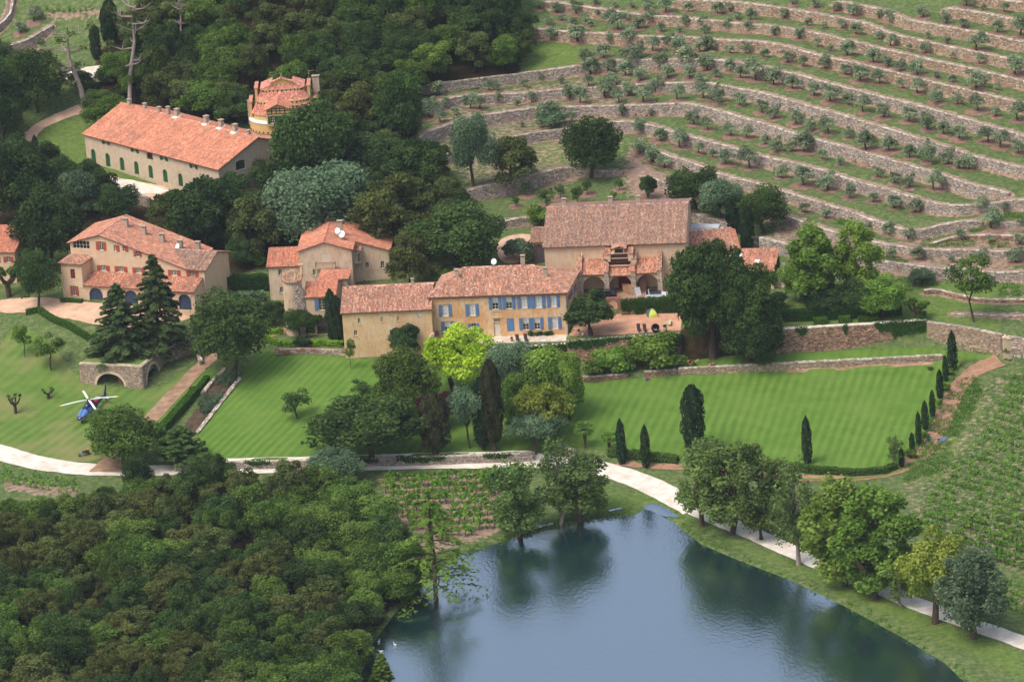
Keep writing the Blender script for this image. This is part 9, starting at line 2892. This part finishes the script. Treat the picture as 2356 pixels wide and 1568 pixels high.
def court_things():
 P = onz(z2(1915,1372), 4.06)
 e = thing('egg_chair', 'dark woven ball chair in the gravel court', 'chair', tuple(P), .5)
 mb = MB(); rings = []
 for k in range(9):
  a = -.95 + k * (2.45 / 8)
  rings.append([(.78 * math.cos(a) * math.cos(b_), .78 * math.cos(a) * math.sin(b_), .78 * math.sin(a)) for b_ in [2 * math.pi * j / 20 for j in range(20)]])
 # open bowl tipped towards the viewer
 M_ = Matrix.Rotation(R(58), 3, 'X')
 pts = []
 for k in range(9):
  a = -math.pi / 2 + .05 + k * (2.0 / 8)
  pts.append([tuple(M_ @ Vector((.78 * math.cos(a) * math.cos(b_), .78 * math.cos(a) * math.sin(b_), .78 * math.sin(a))) + Vector((0, 0, .76))) for b_ in [2 * math.pi * j / 20 for j in range(20)]])
 mb.loft(pts, False); o = mb.build('shell', m_rattan, e, True)
 mb = MB(); mb.lathe([(.45, 0), (.42, .08), (.3, .1)], 16, (0, 0, -.02)); mb.build('base', m_rattan, e)
 mb = MB(); mb.lathe([(.3, .0), (.42, .06), (.36, .14), (.05, .16)], 14, (0, .1, .28)); mb.build('cushion', m_chim, e)
 P = onz(z2(2130,1368), 4.06)
 for nm, P, r_, lab, m_, plant_ in (('urn', onz(z2(2130,1368), 4.06), .45, 'stone urn at the right end of the gravel court', m_chim, True), ('flower_pot', onz(z2(200,1440), 4.06), .36, 'pale flower pot with red flowers near the court tree', m_buff, True), ('flower_pot', onz(z2(290,1452), 4.06), .25, 'small round pot near the court tree', m_lead, False), ('flower_pot', onz(z6(1320,1190), 3.1), .28, 'terracotta flower pot on the flagstone terrace', m_corn, True), ('flower_pot', onz(z6(82,1290), 3.1), .3, 'flower pot at the left end of the terrace', m_corn, True)):
  e = thing(nm, lab, nm.replace('_', ' '), tuple(P), 0)
  mb = MB(); mb.lathe([(r_ * .6, 0), (r_ * .65, .1), (r_ * .95, r_ * .8), (r_ * .85, r_ * 1.6), (r_ * .55, r_ * 1.9), (r_ * .75, r_ * 2.1)], 16); mb.build('bowl', m_, e, True)
  if plant_:
   V, C = clumps(np.random.default_rng(int(r_ * 100)), [(0, 0, r_ * 2.3)], [r_ * .8], 90, .16, inner=.2); quads_obj('foliage', V, C, LEAF['plum'], e)
 # tent
 P = onz(z2(1840,1015), 4.06)
 e = thing('play_tent', 'small green and yellow dome tent by the ivy covered wall', 'tent', tuple(P), .2)
 n = 16
 cols = [lin(40,104,96), lin(40,110,104), lin(206,214,96), lin(48,120,110)]
 for q in range(4):
  mb = MB(); rings = []
  for k in range(7):
   h_ = k / 6
   rr_ = .95 * math.cos(h_ * math.pi / 2) ** .8 + .001
   row = []
   for j in range(5):
    a = (q + j / 4) * math.pi / 2 + .785
    sq = 1 / max(abs(math.cos(a - .785 * 0)), abs(math.sin(a)))
    row.append((rr_ * math.cos(a) * min(1.25, sq), rr_ * math.sin(a) * min(1.25, sq), 1.35 * h_ ** .9))
   rings.append(row)
  mb.add([p for r_ in rings for p in r_], [(i * 5 + j, i * 5 + j + 1, (i + 1) * 5 + j + 1, (i + 1) * 5 + j) for i in range(6) for j in range(4)])
  mb.build('panel', mat_plain('tent_' + str(q), cols[q], .08), e)
 mb = MB()
 for a in (0, math.pi / 2): mb.tube([(1.1 * math.cos(a + .785) * math.cos(t_), 1.1 * math.sin(a + .785) * math.cos(t_), 1.36 * max(0, math.sin(t_)) + .01) for t_ in [math.pi * k / 10 for k in range(11)]], .02, 5)
 mb.build('pole', m_frame, e)
 P = onz(z2(2235,1205), 4.06)
 e = thing('stone_bench', 'pale stone bench at the right edge of the gravel court', 'bench', tuple(P), math.pi / 2 - .1)
 mb = MB(); mb.box(-1.3, 1.3, -.25, .25, .36, .5); mb.build('seat', m_stonetrim, e)
 for x in (-1.0, 1.0):
  mb = MB(); mb.box(x - .12, x + .12, -.22, .22, -.05, .36); mb.build('support', m_stonetrim, e)
 P = onz(z2(2145,1212), 4.07)
 e = thing('play_disc', 'bright green plastic disc on the gravel court', 'toy', tuple(P)); mb = MB(); mb.lathe([(.1, .0), (.36, .0), (.4, .04), (.36, .07), (.05, .09)], 16); mb.build('disc', mat_plain('green_plastic', lin(64,190,96), .05), e)
 # crates and boards in the arcade, local to the barn floor
 zf = 6.25
 for i, (x, y, w_, d_, h_, lab) in enumerate(((1255,492,1.25,.9,1.4,'large brown crate in the middle arch of the barn'), (1362,512,1.0,.8,1.5,'second brown crate beside the buttress of the barn'))):
  P = onz(z2(x, y), zf)
  e = thing('crate', lab, 'crate', tuple(P), -.03, 'crates in the barn arcade')
  mb = MB(); mb.box(-w_ / 2, w_ / 2, 0, d_, 0.05, h_); mb.build('box', mat_plain('plywood', lin(190,152,116), .08, 2.0), e)
  for x_ in (-w_ / 2 - .01, w_ / 2 - .07):
   mb = MB(); mb.box(x_, x_ + .08, -.03, .02, .05, h_); mb.build('batten', mat_plain('batten', lin(164,124,90), .1), e)
  mb = MB(); mb.box(-w_ / 2 - .03, w_ / 2 + .03, -.03, d_ + .03, h_, h_ + .06); mb.build('lid', mat_plain('plywood', lin(190,152,116), .08, 2.0), e)
 P = onz(z2(1640,445), zf)
 e = thing('board', 'tall brown board leaning inside the right arch of the barn', 'board', tuple(P), 0); mb = MB(); mb.hexa([(-.5, -.1, 0), (.5, -.1, 0), (.5, -.05, 0), (-.5, -.05, 0), (-.5, .35, 2.5), (.5, .35, 2.5), (.5, .4, 2.5), (-.5, .4, 2.5)]); mb.build('sheet', mat_plain('brown_board', lin(164,126,110), .08, 2.0), e)
 mb = MB(); mb.box(-.5, .5, .16, .22, 1.2, 1.3); mb.build('batten', mat_plain('batten', lin(164,124,90), .1), e)
 P = onz(z2(1530,560), zf)
 e = thing('board', 'white sheet leaning against the right buttress of the barn', 'board', tuple(P), .5); mb = MB(); mb.hexa([(-.6, -.4, 0), (.6, -.2, 0), (.6, -.15, 0), (-.6, -.35, 0), (-.6, .2, 1.6), (.6, .4, 1.4), (.6, .45, 1.4), (-.6, .25, 1.6)]); mb.build('sheet', m_lead, e)
 mb = MB(); mb.box(-.55, .55, .05, .1, .5, .58); mb.build('batten', m_frame, e)
 # clipped balls along the manor wall
 for i, (x, y, r_) in enumerate(((1612,1110,.62), (1700,1105,.45), (1755,1098,.55), (1850,1100,.5), (1910,1092,.58))):
  P = onz(z6(x, y), 3.1)
  e = thing('box_ball', ORD[i] + ' clipped box ball from the left along the foot of the manor', 'topiary', tuple(P), 0, 'box balls along the manor')
  V, C = clumps(np.random.default_rng(i), [(0, 0, r_ * .7)], [[r_, r_, r_ * .75]], 380, .16, inner=.8); quads_obj('foliage', V, C, LEAF['ivy'], e)
  mb = MB(); mb.tube([(0, 0, -.1), (0, 0, r_ * .6)], .08, 6); mb.build('trunk', m_bark, e)
 P = GF(1490, 874)
 e = thing('toy_truck', 'small blue and red toy left at the top of the right lawn', 'toy', tuple(P), .2); mb = MB(); mb.box(-.35, .1, -.15, .15, .08, .32); mb.build('bed', mat_plain('toy_blue', lin(50,80,180), .05), e); mb = MB(); mb.box(.1, .4, -.16, .16, .08, .42); mb.build('cab', mat_plain('toy_red', lin(214,60,48), .05), e)
court_things()
# ducks on the pond
for i, (x, y) in enumerate(((1068,1150),(1130,1195),(1278,1225),(1150,1287))):
 P = onz(T(1, 3, x, y), WATER_Z)
 e = thing('duck', ORD[i] + ' white duck from the far bank on the dark water', 'duck', tuple(P), i * 1.1, 'ducks on the pond')
 mb = MB()
 def el(x_, zc, rx, ry, n=10): return [(x_, rx * math.cos(a), zc + ry * math.sin(a)) for a in [2 * math.pi * k / n for k in range(n)]]
 mb.loft([el(-.42, .24, .02, .02), el(-.3, .18, .1, .09), el(-.05, .13, .16, .14), el(.18, .13, .13, .13), el(.27, .22, .07, .08), el(.30, .36, .055, .06), el(.36, .44, .06, .055), el(.44, .43, .03, .03)])
 mb.build('body', m_lead, e, True)
 mb = MB(); mb.loft([el(.44, .42, .03, .015), el(.54, .41, .025, .008)]); mb.build('bill', mat_plain('bill_orange', lin(220,150,40), .1), e)
# vineyard stakes on the right field
for i, (x, y) in enumerate(((2010,860),(1905,905),(1960,1010),(1770,1150),(1810,1175),(1890,1110),(2085,1270),(2190,1250),(1850,1060),(2270,960),(2340,1000),(1980,1310),(2330,360),(2210,370))):
 P = G(T(3, 2, x, y + 40))
 e = thing('vine_stake', ORD[i] + ' thin grey stake in the order they stand in the right vineyard', 'stake', tuple(P), 0, 'stakes of the right vineyard')
 mb = MB(); mb.tube([(0, 0, -.2), (.04 * (i % 3 - 1), 0, 1.7)], .045, 5); mb.build('post', m_palebark, e)
# standing water: puddles on the track and flooded grass at the head of the pond
def puddle(pts, rag=.12):
 xy = polyF(rounded(pts, 2))[:, :2]
 z = min(zat(*p) for p in xy) + .0
 o = drape_xy('puddle', xy, m_water, .15, .7, rag)
puddle([(2132,1006),(2146,1004),(2144,1016),(2134,1018)]); puddle([(2152,1010),(2180,1003),(2176,1014),(2158,1018)])
puddle([(1474,1168),(1496,1158),(1520,1162),(1548,1178),(1566,1192),(1540,1190),(1505,1180)], .1); puddle([(1394,1177),(1420,1168),(1438,1167),(1425,1174)], .08)
puddle([(1150,1217),(1230,1208),(1285,1203),(1270,1209),(1190,1224)], .1)
m_white_ground = m_road
drape('yard_gravel', rounded([(140,172),(215,150),(270,155),(272,188),(220,190),(150,190)], 1), m_road, .14, .7)
# ------------------------------------------------------------------ hazy air
def haze():
 mb = MB()
 mb.box(-1500, 1500, -1500, 1500, -22, 330)
 m = bpy.data.materials.new('haze')
 m.use_nodes = True
 N, L = m.node_tree.nodes, m.node_tree.links
 N.remove(N['Principled BSDF'])
 v = N.new('ShaderNodeVolumePrincipled')
 v.inputs['Color'].default_value = (0.80, 0.88, 1.0, 1)
 v.inputs['Density'].default_value = HAZE
 v.inputs['Anisotropy'].default_value = 0.2
 L.new(v.outputs[0], N['Material Output'].inputs['Volume'])
 tag(mb.build('haze', m), kind='stuff', label='thin bluish haze over the valley')
HAZE = 0.00005
haze()
